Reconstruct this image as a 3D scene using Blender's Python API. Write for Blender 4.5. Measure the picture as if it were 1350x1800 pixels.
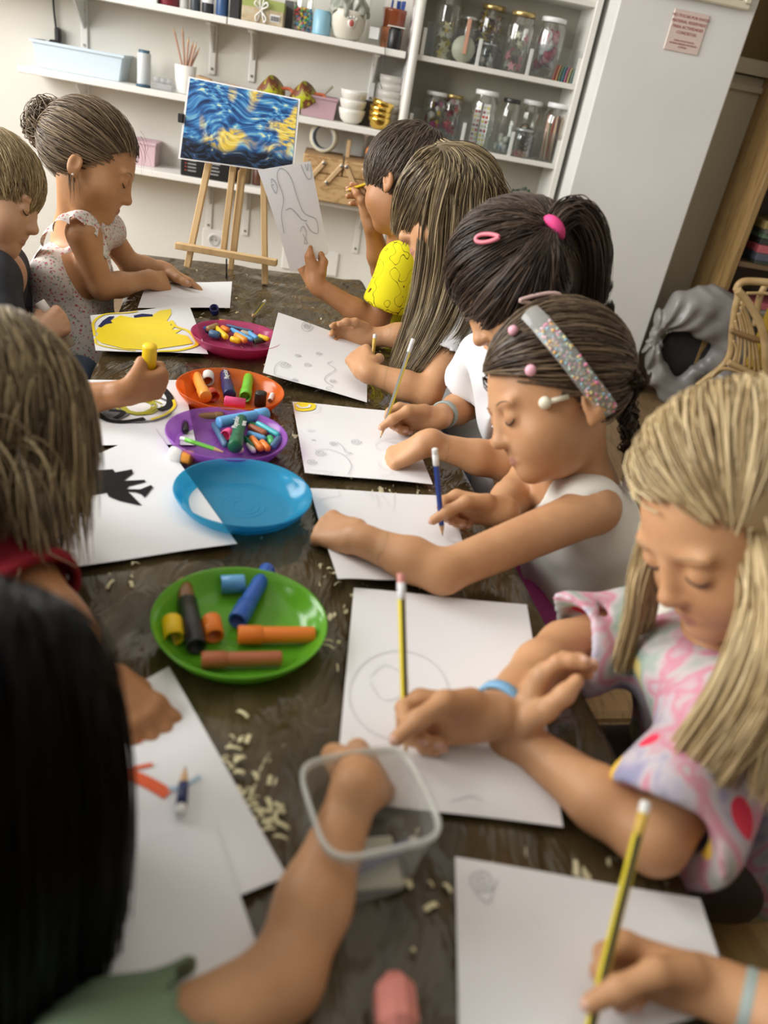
import bpy, math, random
import numpy as np
from mathutils import Vector, Matrix
random.seed(7); rng = np.random.default_rng(11)
for o in list(bpy.data.objects): bpy.data.objects.remove(o)
SC = bpy.context.scene; COL = SC.collection
PI = math.pi
# ------------------------------------------------------------------ camera
FPX, PITCH, ROLL, TT = 1353.0, math.radians(29.5), math.radians(10.8), 0.50
CAMZ = TT + 0.535
_f = np.array([0, math.cos(PITCH), -math.sin(PITCH)]); _u = np.array([0, math.sin(PITCH), math.cos(PITCH)]); _r = np.array([1.0, 0, 0])
CU = math.cos(ROLL)*_u - math.sin(ROLL)*_r; CR = math.cos(ROLL)*_r + math.sin(ROLL)*_u; CF = _f
CC = np.array([0, 0, CAMZ])
cam = bpy.data.cameras.new('camera'); camo = bpy.data.objects.new('camera', cam); COL.objects.link(camo)
camo.matrix_world = Matrix(((CR[0], CU[0], -CF[0], 0), (CR[1], CU[1], -CF[1], 0), (CR[2], CU[2], -CF[2], CAMZ), (0, 0, 0, 1)))
cam.sensor_fit = 'VERTICAL'; cam.sensor_height = 36.0; cam.sensor_width = 27.0; cam.lens = FPX/1800*36
cam.clip_start = 0.02
cam.dof.use_dof = True; cam.dof.focus_distance = 1.55; cam.dof.aperture_fstop = 3.3
SC.camera = camo
# ------------------------------------------------------------------ world, light, exposure
W = bpy.data.worlds.new('world'); SC.world = W; W.use_nodes = True
W.node_tree.nodes['Background'].inputs[0].default_value = (0.95, 0.97, 1.0, 1); W.node_tree.nodes['Background'].inputs[1].default_value = 0.17
def area(name, loc, look, sx, sy, power, col):
    l = bpy.data.lights.new(name, 'AREA'); l.shape = 'RECTANGLE'; l.size = sx; l.size_y = sy; l.energy = power; l.color = col
    o = bpy.data.objects.new(name, l); COL.objects.link(o); o.location = loc
    o.rotation_euler = (Vector(look)-Vector(loc)).to_track_quat('-Z', 'Y').to_euler(); return o
area('window_daylight_far', (-2.55, 1.75, 1.65), (-0.2, 1.5, 0.5), 1.3, 1.5, 62, (1.0, 0.985, 0.96))
area('window_daylight_near', (-2.55, -0.2, 1.65), (0, 0.6, 0.5), 1.3, 1.5, 62, (1.0, 0.985, 0.96))
area('ceiling_fill_light', (0.2, 1.1, 2.55), (0.0, 1.2, 0.5), 1.4, 1.8, 4, (1.0, 0.97, 0.92))  # weak fill light added below the ceiling, no fixture hangs there
vs = SC.view_settings; vs.view_transform = 'Standard'; vs.look = 'None'; vs.gamma = 1; vs.use_curve_mapping = False; vs.exposure = 0.42
# ------------------------------------------------------------------ coordinates
def V3(*a): return np.array(a, float)
def unit(v): v = np.asarray(v, float); return v/np.linalg.norm(v)
def ray(x, y): return CF + (x-675)/FPX*CR - (y-900)/FPX*CU
def G(x, y, z=TT): d = ray(x, y); return CC + d*(z-CAMZ)/d[2]        # point of the plane at height z
def V(x, y, Y): d = ray(x, y); return CC + d*Y/d[1]                  # point at room depth Y
def I(x, u, t=0): return x*CR + u*CU - t*CF                           # direction right, up, towards the viewer
TA = math.radians(15); TAX = V3(-math.sin(TA), math.cos(TA), 0); TNX = V3(math.cos(TA), math.sin(TA), 0); ZZ = V3(0, 0, 1)
def SN(s, n, z): return s*TAX + n*TNX + z*ZZ                          # table coordinates
PSI = math.radians(8); WU_ = V3(math.cos(PSI), math.sin(PSI), 0); WN = V3(math.sin(PSI), -math.cos(PSI), 0); W0 = V3(0, 3.45, 0)
def WP(u, o, z): return W0 + u*WU_ + o*WN + z*ZZ                      # wall coordinates: along, out from wall, up
def WPX(x, y, o):
    d = ray(x, y); t = ((W0+o*WN-CC)@WN)/(d@WN); P = CC+t*d; return (P-W0)@WU_, P[2]
WROT = PSI
# ------------------------------------------------------------------ materials
MATS = {}
def mat(name, col, rough=.5, spec=.5, metal=0, sub=0, trans=0, **k):
    if name in MATS: return MATS[name]
    m = bpy.data.materials.new(name); m.use_nodes = True; b = m.node_tree.nodes['Principled BSDF']
    b.inputs['Base Color'].default_value = (*col, 1); b.inputs['Roughness'].default_value = rough
    b.inputs['Specular IOR Level'].default_value = spec; b.inputs['Metallic'].default_value = metal
    if sub: b.inputs['Subsurface Weight'].default_value = sub; b.inputs['Subsurface Radius'].default_value = (1, .35, .2); b.inputs['Subsurface Scale'].default_value = .006
    if trans: b.inputs['Transmission Weight'].default_value = trans
    MATS[name] = m; return m
def nodes(m): return m.node_tree.nodes, m.node_tree.links, m.node_tree.nodes['Principled BSDF']
def ramp(N, stops):
    r = N.new('ShaderNodeValToRGB'); e = r.color_ramp.elements
    while len(e) < len(stops): e.new(.5)
    for i, (p, c) in enumerate(stops): e[i].position = p; e[i].color = (*c, 1)
    return r
def noise_mat(name, stops, scale=5, detail=4, rough=.5, spec=.4, bump=0, bscale=None, stretch=(1, 1, 1), dist=.01, coord='Object', distortion=0):
    m = mat(name, (1, 1, 1), rough, spec); N, L, b = nodes(m)
    tc = N.new('ShaderNodeTexCoord'); mp = N.new('ShaderNodeMapping'); mp.inputs['Scale'].default_value = stretch; L.new(tc.outputs[coord], mp.inputs[0])
    t = N.new('ShaderNodeTexNoise'); t.inputs['Scale'].default_value = scale; t.inputs['Detail'].default_value = detail; t.inputs['Distortion'].default_value = distortion; L.new(mp.outputs[0], t.inputs[0])
    r = ramp(N, stops); L.new(t.outputs[0], r.inputs[0]); L.new(r.outputs[0], b.inputs['Base Color'])
    if bump:
        t2 = t
        if bscale: t2 = N.new('ShaderNodeTexNoise'); t2.inputs['Scale'].default_value = bscale; t2.inputs['Detail'].default_value = 5; L.new(mp.outputs[0], t2.inputs[0])
        bp = N.new('ShaderNodeBump'); bp.inputs['Strength'].default_value = bump; bp.inputs['Distance'].default_value = dist; L.new(t2.outputs[0], bp.inputs['Height']); L.new(bp.outputs[0], b.inputs['Normal'])
    return m
def clear_mat(name, tint, body, mix=.5, rough=.12):
    """see-through plastic or glass: tinted transparency under a glossy coat"""
    if name in MATS: return MATS[name]
    m = mat(name, body, rough); N, L, b = nodes(m); out = N['Material Output']
    t = N.new('ShaderNodeBsdfTransparent'); t.inputs[0].default_value = (*tint, 1)
    mx = N.new('ShaderNodeMixShader'); mx.inputs[0].default_value = mix; L.new(t.outputs[0], mx.inputs[1]); L.new(b.outputs[0], mx.inputs[2])
    if mix < .2:
        gl = N.new('ShaderNodeBsdfGlossy'); gl.inputs[0].default_value = (.95, .96, .96, 1); gl.inputs['Roughness'].default_value = rough; L.new(gl.outputs[0], mx.inputs[2])
        lw = N.new('ShaderNodeLayerWeight'); lw.inputs[0].default_value = .25
        ma = N.new('ShaderNodeMath'); ma.operation = 'MULTIPLY_ADD'; ma.inputs[1].default_value = .45; ma.inputs[2].default_value = mix; L.new(lw.outputs['Facing'], ma.inputs[0]); L.new(ma.outputs[0], mx.inputs[0])
    L.new(mx.outputs[0], out.inputs[0]); return m
def spots_mat(name, base, cols, scale=60, thr=.32, rough=.8, coord='Object', warp=0):
    m = mat(name, base, rough, .2); N, L, b = nodes(m)
    tc = N.new('ShaderNodeTexCoord'); src = tc.outputs[coord]
    if warp:
        nz = N.new('ShaderNodeTexNoise'); nz.inputs['Scale'].default_value = scale*.8; L.new(src, nz.inputs[0])
        vm = N.new('ShaderNodeVectorMath'); vm.operation = 'MULTIPLY_ADD'; vm.inputs[1].default_value = (warp,)*3; L.new(nz.outputs['Color'], vm.inputs[0]); L.new(src, vm.inputs[2]); src = vm.outputs[0]
    v = N.new('ShaderNodeTexVoronoi'); v.inputs['Scale'].default_value = scale; L.new(src, v.inputs[0])
    sep = N.new('ShaderNodeSeparateColor'); L.new(v.outputs['Color'], sep.inputs[0])
    r = ramp(N, [(i/len(cols), c) for i, c in enumerate(cols)]); r.color_ramp.interpolation = 'CONSTANT'; L.new(sep.outputs[0], r.inputs[0])
    lt = N.new('ShaderNodeMath'); lt.operation = 'LESS_THAN'; lt.inputs[1].default_value = thr; L.new(v.outputs['Distance'], lt.inputs[0])
    mx = N.new('ShaderNodeMixRGB'); mx.inputs[1].default_value = (*base, 1); L.new(lt.outputs[0], mx.inputs[0]); L.new(r.outputs[0], mx.inputs[2]); L.new(mx.outputs[0], b.inputs['Base Color'])
    return m
def wood_mat(name, c1, c2, scale=6, stretch=(1, 1, 8), rough=.45, rings=12):
    m = mat(name, c1, rough, .3); N, L, b = nodes(m)
    tc = N.new('ShaderNodeTexCoord'); mp = N.new('ShaderNodeMapping'); mp.inputs['Scale'].default_value = stretch; L.new(tc.outputs['Object'], mp.inputs[0])
    t = N.new('ShaderNodeTexNoise'); t.inputs['Scale'].default_value = scale; t.inputs['Detail'].default_value = 3; L.new(mp.outputs[0], t.inputs[0])
    mu = N.new('ShaderNodeMath'); mu.operation = 'MULTIPLY'; mu.inputs[1].default_value = rings; L.new(t.outputs[0], mu.inputs[0])
    fr = N.new('ShaderNodeMath'); fr.operation = 'PINGPONG'; fr.inputs[1].default_value = 1; L.new(mu.outputs[0], fr.inputs[0])
    r = ramp(N, [(.0, c2), (.35, c1), (1, tuple(x*1.08 for x in c1))]); L.new(fr.outputs[0], r.inputs[0]); L.new(r.outputs[0], b.inputs['Base Color'])
    return m
# ------------------------------------------------------------------ mesh builders
def link(name, me, parent=None):
    o = bpy.data.objects.new(name, me); COL.objects.link(o)
    if parent is not None: o.parent = parent
    return o
def np_mesh(name, verts, quads, mats, parent=None, mi=None, smooth=True, tone=None, org=None):
    verts = np.asarray(verts, np.float32)
    if org is not None: verts = verts - np.asarray(org, np.float32)
    quads = np.asarray(quads, np.int32); n = quads.shape[1]
    me = bpy.data.meshes.new(name); me.vertices.add(len(verts)); me.vertices.foreach_set('co', verts.ravel())
    me.loops.add(quads.size); me.loops.foreach_set('vertex_index', quads.ravel()); me.polygons.add(len(quads))
    me.polygons.foreach_set('loop_start', np.arange(0, quads.size, n, dtype=np.int32))
    for m in (mats if isinstance(mats, (list, tuple)) else [mats]): me.materials.append(m)
    if mi is not None: me.polygons.foreach_set('material_index', np.asarray(mi, np.int32))
    if tone is not None:
        at = me.attributes.new('tone', 'FLOAT', 'POINT'); at.data.foreach_set('value', np.asarray(tone, np.float32))
    me.update(calc_edges=True); me.validate()
    if smooth: me.polygons.foreach_set('use_smooth', np.ones(len(quads), bool))
    return link(name, me, parent)
def frame(d):
    d = unit(d); a = V3(0, 0, 1) if abs(d[2]) < .9 else V3(1, 0, 0)
    x = unit(np.cross(a, d)); return x, np.cross(d, x), d
from mathutils.geometry import tessellate_polygon
class MB:
    def __init__(s): s.v = []; s.f = []; s.m = []; s.sm = []
    def add(s, vs, fs, m=0, smooth=False):
        b = len(s.v); s.v += [tuple(float(c) for c in x) for x in vs]
        for f in fs: s.f.append([b+i for i in f]); s.m.append(m); s.sm.append(smooth)
        return s
    def box(s, c, size, ax=None, m=0, bev=0):
        X, Y, Z = ax if ax is not None else (V3(1, 0, 0), V3(0, 1, 0), V3(0, 0, 1)); c = np.asarray(c, float); h = [q/2 for q in size]
        if bev:
            b = min(bev, min(h)*.9); vs = []; idx = {}
            for sx in (-1, 1):
                for sy in (-1, 1):
                    for sz in (-1, 1):
                        for k in range(3):
                            p = [sx*(h[0]-(b if k != 0 else 0)), sy*(h[1]-(b if k != 1 else 0)), sz*(h[2]-(b if k != 2 else 0))]
                            idx[(sx, sy, sz, k)] = len(vs); vs.append(c+p[0]*X+p[1]*Y+p[2]*Z)
            fs = []
            for k in range(3):
                a, d = [(1, 2), (0, 2), (0, 1)][k]
                for sg in (-1, 1):
                    q = []
                    for (p1, p2) in ((-1, -1), (1, -1), (1, 1), (-1, 1)):
                        t = [0, 0, 0]; t[k] = sg; t[a] = p1; t[d] = p2; q.append(idx[(*t, k)])
                    fs.append(q)
            for k in range(3):
                a, d = [(1, 2), (0, 2), (0, 1)][k]
                for s1 in (-1, 1):
                    for s2 in (-1, 1):
                        t0 = [0]*3; t1 = [0]*3; t0[k] = -1; t1[k] = 1
                        for t in (t0, t1): t[a] = s1; t[d] = s2
                        fs.append([idx[(*t0, a)], idx[(*t1, a)], idx[(*t1, d)], idx[(*t0, d)]])
            for sx in (-1, 1):
                for sy in (-1, 1):
                    for sz in (-1, 1): fs.append([idx[(sx, sy, sz, k)] for k in range(3)])
            return s.add(vs, fs, m)
        vs = [c+i*h[0]*X+j*h[1]*Y+k*h[2]*Z for i in (-1, 1) for j in (-1, 1) for k in (-1, 1)]
        return s.add(vs, [(0, 1, 3, 2), (4, 6, 7, 5), (0, 4, 5, 1), (2, 3, 7, 6), (0, 2, 6, 4), (1, 5, 7, 3)], m)
    def tube(s, pts, rad, n=10, m=0, caps=True, smooth=True, flat=1.0):
        pts = [np.asarray(p, float) for p in pts]; rad = [rad]*len(pts) if not hasattr(rad, '__len__') else rad
        x = None; vs = []; fs = []
        for i, p in enumerate(pts):
            d = pts[min(i+1, len(pts)-1)]-pts[max(i-1, 0)]
            if np.linalg.norm(d) < 1e-9: d = pts[min(i+2, len(pts)-1)]-pts[max(i-2, 0)]
            d = unit(d)
            if x is None: x, _, _ = frame(d)
            x = unit(x-d*(x@d)); y = np.cross(d, x)
            for k in range(n): a = 2*PI*k/n; vs.append(p+rad[i]*(math.cos(a)*x+flat*math.sin(a)*y))
        for i in range(len(pts)-1):
            for k in range(n): fs.append((i*n+k, i*n+(k+1) % n, (i+1)*n+(k+1) % n, (i+1)*n+k))
        s.add(vs, fs, m, smooth)
        if caps:
            b = len(s.v)-len(vs); s.f.append([b+k for k in range(n)][::-1]); s.m.append(m); s.sm.append(False)
            s.f.append([b+(len(pts)-1)*n+k for k in range(n)]); s.m.append(m); s.sm.append(False)
        return s
    def lathe(s, prof, c=(0, 0, 0), axis=(0, 0, 1), n=28, m=0, smooth=True, sx=1., sy=1.):
        x, y, d = frame(axis) if tuple(axis) != (0, 0, 1) else (V3(1, 0, 0), V3(0, 1, 0), V3(0, 0, 1)); c = np.asarray(c, float); vs = []; fs = []
        for (r, h) in prof:
            for k in range(n): a = 2*PI*k/n; vs.append(c+r*(sx*math.cos(a)*x+sy*math.sin(a)*y)+h*d)
        for i in range(len(prof)-1):
            for k in range(n): fs.append((i*n+k, i*n+(k+1) % n, (i+1)*n+(k+1) % n, (i+1)*n+k))
        return s.add(vs, fs, m, smooth)
    def ell(s, c, r, ax=None, n=14, m=0):
        X, Y, Z = ax if ax is not None else (V3(1, 0, 0), V3(0, 1, 0), V3(0, 0, 1)); c = np.asarray(c, float); vs = []; fs = []
        r = (r, r, r) if not hasattr(r, '__len__') else r; h = n//2
        for i in range(h+1):
            t = PI*i/h
            for k in range(n): a = 2*PI*k/n; vs.append(c+r[0]*math.sin(t)*math.cos(a)*X+r[1]*math.sin(t)*math.sin(a)*Y+r[2]*math.cos(t)*Z)
        for i in range(h):
            for k in range(n): fs.append((i*n+k, (i+1)*n+k, (i+1)*n+(k+1) % n, i*n+(k+1) % n))
        return s.add(vs, fs, m, True)
    def grid(s, fn, nu, nv, m=0, smooth=True):
        vs = [fn(i/nu, j/nv) for j in range(nv+1) for i in range(nu+1)]
        fs = [(j*(nu+1)+i, j*(nu+1)+i+1, (j+1)*(nu+1)+i+1, (j+1)*(nu+1)+i) for j in range(nv) for i in range(nu)]
        return s.add(vs, fs, m, smooth)
    def ribbon(s, pts, w, up, m=0):
        pts = [np.asarray(p, float) for p in pts]; vs = []; fs = []
        for i, p in enumerate(pts):
            d = pts[min(i+1, len(pts)-1)]-pts[max(i-1, 0)]
            if np.linalg.norm(d) < 1e-9: d = V3(1, 0, 0)
            t = unit(np.cross(up, d)) if np.linalg.norm(np.cross(up, d)) > 1e-9 else V3(0, 1, 0); ww = w[i] if hasattr(w, '__len__') else w; vs += [p-t*ww/2, p+t*ww/2]
        for i in range(len(pts)-1): fs.append((2*i, 2*i+1, 2*i+3, 2*i+2))
        return s.add(vs, fs, m)
    def prism(s, poly, h, X, Y, c=(0, 0, 0), m=0):
        """polygon in the X,Y plane pushed by h along X x Y"""
        Z = np.cross(X, Y); c = np.asarray(c, float); n = len(poly); vs = [c+p[0]*X+p[1]*Y for p in poly]+[c+p[0]*X+p[1]*Y+h*Z for p in poly]
        return s.add(vs, [list(range(n))[::-1], [n+i for i in range(n)]]+[(i, (i+1) % n, n+(i+1) % n, n+i) for i in range(n)], m)
    def build(s, name, mats, parent=None, org=None):
        o_ = np.zeros(3) if org is None else np.asarray(org, float)
        me = bpy.data.meshes.new(name); me.from_pydata([(v[0]-o_[0], v[1]-o_[1], v[2]-o_[2]) for v in s.v], [], s.f)
        for m in (mats if isinstance(mats, (list, tuple)) else [mats]): me.materials.append(m)
        me.polygons.foreach_set('material_index', s.m); me.polygons.foreach_set('use_smooth', s.sm); me.update()
        return link(name, me, parent)
def tag(o, label=None, cat=None, group=None, kind=None):
    if label: o['label'] = label
    if cat: o['category'] = cat
    if group: o['group'] = group
    if kind: o['kind'] = kind
    return o
def thing(name, label, cat, loc=(0, 0, 0), rotz=0, group=None):
    o = bpy.data.objects.new(name, None); COL.objects.link(o); o.location = tuple(float(c) for c in loc); o.rotation_euler = (0, 0, rotz); o.empty_display_size = .02
    return tag(o, label, cat, group)
def solo(mb, name, mats, label, cat, loc=(0, 0, 0), rotz=0, group=None, kind=None):
    o = mb.build(name, mats); o.location = tuple(float(c) for c in loc); o.rotation_euler = (0, 0, rotz); return tag(o, label, cat, group, kind)
def dup(o, loc, rotz=0, label=None, group=None):
    r = o.copy(); COL.objects.link(r); r.location = tuple(float(c) for c in loc); r.rotation_euler = (0, 0, rotz)
    if label: r['label'] = label
    if group: r['group'] = group
    for ch in list(o.children):
        c = ch.copy(); COL.objects.link(c); c.parent = r
    return r
def struct(mb, name, mats): o = mb.build(name, mats); o['kind'] = 'structure'; return o
# ================================================================== SETTING
M_wall = noise_mat('wall_paint', [(.3, (.70, .68, .62)), (.7, (.76, .74, .68))], 2.5, 3, .75, .2, .08, 60, dist=.003)
M_white = mat('white_paint', (.80, .79, .75), .4)
M_column = noise_mat('column_paint', [(.3, (.74, .735, .71)), (.7, (.80, .79, .765))], 3, 3, .7, .2, .10, 40, dist=.003)
def planks():
    m = wood_mat('floor_laminate', (.23, .15, .075), (.16, .10, .05), 3, (14, 1.2, 1), .4, 9); return m
mb = MB(); mb.box((0, 1.2, -.05), (6.2, 8, .1)); fl = struct(mb, 'floor', planks())
WAX = (WU_, -WN, ZZ)
mb = MB(); mb.box(WP(0, -.06, 1.4), (6.4, .12, 2.8), WAX); struct(mb, 'wall_back', M_wall)
mb = MB()
for (y0, y1, z0, z1) in ((-2.8, 3.6, 0, .85), (-2.8, 3.6, 2.45, 2.8), (-2.8, -.9, .85, 2.45), (.5, 1.05, .85, 2.45), (2.45, 3.6, .85, 2.45)):
    mb.box((-2.7, (y0+y1)/2, (z0+z1)/2), (.16, y1-y0, z1-z0))
struct(mb, 'wall_left', M_wall)
for i, (y0, y1) in enumerate(((-.9, .5), (1.05, 2.45))):
    mb = MB()
    for (c, sz) in (((y0+.03, 1.65), (.06, 1.6)), ((y1-.03, 1.65), (.06, 1.6)), (((y0+y1)/2, .88), (1.4, .06)), (((y0+y1)/2, 2.42), (1.4, .06)), (((y0+y1)/2, 1.65), (.05, 1.5))):
        mb.box((-2.7, c[0], c[1]), (.07, sz[0], sz[1]))
    struct(mb, 'window_%d' % (i+1), M_white)
mb = MB(); mb.box((0, 1.2, 2.82), (6.2, 8, .06)); struct(mb, 'ceiling', M_white)
mb = MB(); mb.box((2.85, .6, 1.4), (.12, 7.4, 2.8)); struct(mb, 'wall_right', M_wall)
# pier (column) with its bright side face
cu0, cu1 = .424, .905
mb = MB(); mb.box(WP((cu0+cu1)/2, .155, 1.4), (cu1-cu0, .31, 2.8), WAX, bev=.006); struct(mb, 'wall_pier', M_column)
# low cream ledge beside the pier
mb = MB(); mb.box(WP(1.05, .03, .62), (.29, .06, 1.24), WAX); mb.box(WP(1.05, .04, 1.27), (.29, .10, .05), WAX); mb.box(WP(1.05, .035, 1.20), (.29, .08, .02), WAX); struct(mb, 'trim_1', mat('cream_paint', (.50, .46, .35), .5))
mb = MB(); mb.box(WP(1.16, .012, 2.05), (.50, .024, 1.50), WAX); struct(mb, 'trim_2', mat('brown_panel', (.20, .135, .045), .5))  # brown panel added to darken the recess wall above the ledge
# ---- wall shelves
ZU, ZM, ZL = 1.100, .834, .560
def shelf(label, u0, u1, z, d, br, lo, hi):
    t = thing('wall_shelf', label, 'shelf', WP((u0+u1)/2, 0, z), WROT, 'white wall shelves'); w = u1-u0
    MB().box((0, -d/2, -.011), (w, d, .022), bev=.002).build('board', M_white, t)
    for ub in br:
        x = ub-(u0+u1)/2
        b = MB(); b.box((x, -.005, -.022-lo/2), (.026, .010, lo), bev=.003); b.box((x, -.08, -.027), (.020, .15, .010), bev=.003)
        b.prism([(0, 0), (-.13, 0), (0, -.09)], .006, V3(0, 1, 0), V3(0, 0, 1), (x-.003, -.01, -.03))
        bo = b.build('bracket', M_white, t)
        for zz in (-.06, -.022-lo+.02): MB().tube([(x, -.009, zz), (x, -.013, zz)], .005, 8).build('screw', mat('screw_steel', (.35, .34, .32), .35, metal=1), bo)
    return t
shelf('upper left white wall shelf crowded with tins, jars and a bear pot', -1.95, -.90, ZU, .20, (-1.44, -.97), .17, 0)
shelf('short upper white wall shelf ending beside the jar cabinet', -.896, -.262, ZU, .20, (-.82, -.36), .17, 0)
shelf('middle white wall shelf carrying the pale blue trough and bowls', -1.62, -.262, ZM, .20, (-1.44, -.97, -.82, -.36), .15, 0)
shelf('lowest white wall shelf behind the easel with the pink box and wooden toolbox', -1.44, -.30, ZL, .20, (-.955, -.803, -.335), .20, 0)
# ---- jar cabinet (tall white bookcase)
cb = thing('jar_cabinet', 'tall white open cabinet of craft jars between wall shelves and pier', 'cabinet', WP(0, 0, 0), WROT)
M_cab = mat('cabinet_white', (.74, .73, .68), .4)
MB().box((-.235, -.10, .9), (.03, .20, 1.8), bev=.008).build('side_panel', M_cab, cb)
MB().box((.390, -.10, .9), (.024, .20, 1.8), bev=.003).build('side_panel', M_cab, cb)
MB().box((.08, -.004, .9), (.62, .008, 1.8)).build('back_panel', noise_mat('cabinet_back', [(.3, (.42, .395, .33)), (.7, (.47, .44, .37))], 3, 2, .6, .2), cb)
for z in (1.36, 1.100, .826, .56, .30, .06): MB().box((.08, -.095, z-.009), (.60, .19, .018), bev=.002).build('shelf_board', M_cab, cb)
MB().tube([(-.235, -.205, 0), (-.235, -.205, 1.8)], .016, 12).build('front_post', M_cab, cb)
M_acr = clear_mat('acrylic_guard', (.95, .97, .97), (.8, .85, .85), .06, .05)
for z in (1.100, .826):
    for u in (-.205, .0, .19, .372): MB().box((u, -.186, z+.042), (.013, .008, .084), bev=.001).build('guard_post', M_white, cb)
    MB().box((.083, -.190, z+.055), (.57, .002, .10)).build('clear_guard', M_acr, cb)
mb = MB()  # sheets of letter stickers hung on the side of the cabinet
stc = [(.5, .03, .05), (.05, .25, .12), (.12, .08, .3), (.45, .05, .2), (.25, .1, .05)]
mb.box((-.252, -.10, 1.19), (.002, .14, .46), m=0)
for i in range(6):
    for j in range(3): mb.lathe([(.0, .0), (.014, .0)], (-.2535, -.055-.045*j, 1.38-.062*i), (-1, 0, 0), 10, 1+(i*2+j) % 5, sx=.8)
o = solo(mb, 'sticker_sheet', [mat('sheet_paper', (.78, .77, .78), .4)]+[mat('stk%d' % i, c, .4) for i, c in enumerate(stc)], 'white sheet of round coloured stickers hung on the cabinet side', 'sticker sheet', WP(0, 0, 0), WROT)
# ---- sign on the pier
def txt_mesh(c, name):
    t_ = bpy.data.objects.new(name, c); COL.objects.link(t_); bpy.context.view_layer.update(); dg = bpy.context.evaluated_depsgraph_get()
    me = bpy.data.meshes.new_from_object(t_.evaluated_get(dg)); bpy.data.objects.remove(t_); o = bpy.data.objects.new(name, me); COL.objects.link(o); return o
def text(s, size, loc, rot, m, parent, ext=.0004, name='lettering', align='CENTER'):
    c = bpy.data.curves.new(name, 'FONT'); c.body = s; c.size = size; c.align_x = align; c.extrude = ext; c.materials.append(m)
    o = txt_mesh(c, name); o.location = loc; o.rotation_euler = rot; o.parent = parent; return o
us, zs = WPX(1206, 57, .31)
sg = thing('wall_sign', 'small pale square notice with red print high on the pier', 'sign', WP(us, .312, zs), WROT)
MB().box((0, -.001, 0), (.128, .004, .122), bev=.002).build('plate', mat('sign_plate', (.72, .58, .52), .3), sg)
M_red = mat('sign_red', (.42, .12, .11), .5)
for s, z, sz in (('NO TOCAR POR FAVOR', .040, .0125), ('MATERIAL RESERVADO', .024, .0125), ('PARA ACTIVIDADES', .008, .0125), ('CONCRETAS', -.008, .0125), ('PLEASE DO NOT TOUCH', -.030, .0065), ('MATERIAL RESERVED FOR SPECIFIC', -.039, .0065), ('ACTIVITIES', -.048, .0065)):
    text(s, sz, (0, -.0037, z), (PI/2, 0, 0), M_red, sg)
uf0, zf0 = WPX(1310, 18, .33)
fr = thing('wall_frame', 'cream wooden frame with dark panes cut off at the top of the pier', 'frame', WP(uf0-.16, .311, zf0), WROT)
M_cream = mat('frame_cream', (.70, .64, .50), .4)
mb = MB(); mb.box((0, -.015, .012), (.34, .03, .024), bev=.004)
for x in (-.158, 0, .158): mb.box((x, -.015, .11), (.024, .03, .20), bev=.004)
mb.box((0, -.015, .20), (.34, .03, .024), bev=.004); mb.build('frame_border', M_cream, fr)
MB().box((0, -.004, .11), (.32, .006, .18)).build('dark_pane', mat('dark_pane', (.06, .045, .04), .3), fr)
# sockets
def socket(px, py, label, wide=.082, tall=.082, hole=True):
    u, z = WPX(px, py, 0); t = thing('wall_socket', label, 'socket', WP(u, 0, z), WROT)
    MB().box((0, -.005, 0), (wide, .010, tall), bev=.004).build('socket_plate', M_white, t)
    if hole:
        b = MB(); b.lathe([(.0, -.0), (.019, 0), (.021, .002), (.021, -.002)], (0, -.0115, 0), (0, -1, 0), 20, 0); b.lathe([(.021, .002), (.025, .0025), (.026, 0)], (0, -.0105, 0), (0, -1, 0), 20, 1)
        for x in (-.009, .009): b.lathe([(0, 0), (.003, 0)], (x, -.0122, 0), (0, -1, 0), 8, 2)
        b.build('socket_well', [mat('socket_grey', (.50, .49, .46), .4), M_white, mat('hole_black', (.02, .02, .02), .6)], t)
socket(377, 421, 'white round power socket low on the wall behind the easel', .10)
socket(545, 458, 'wide blank white cover plate low on the wall right of the easel', .24, .10, False)
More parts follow.
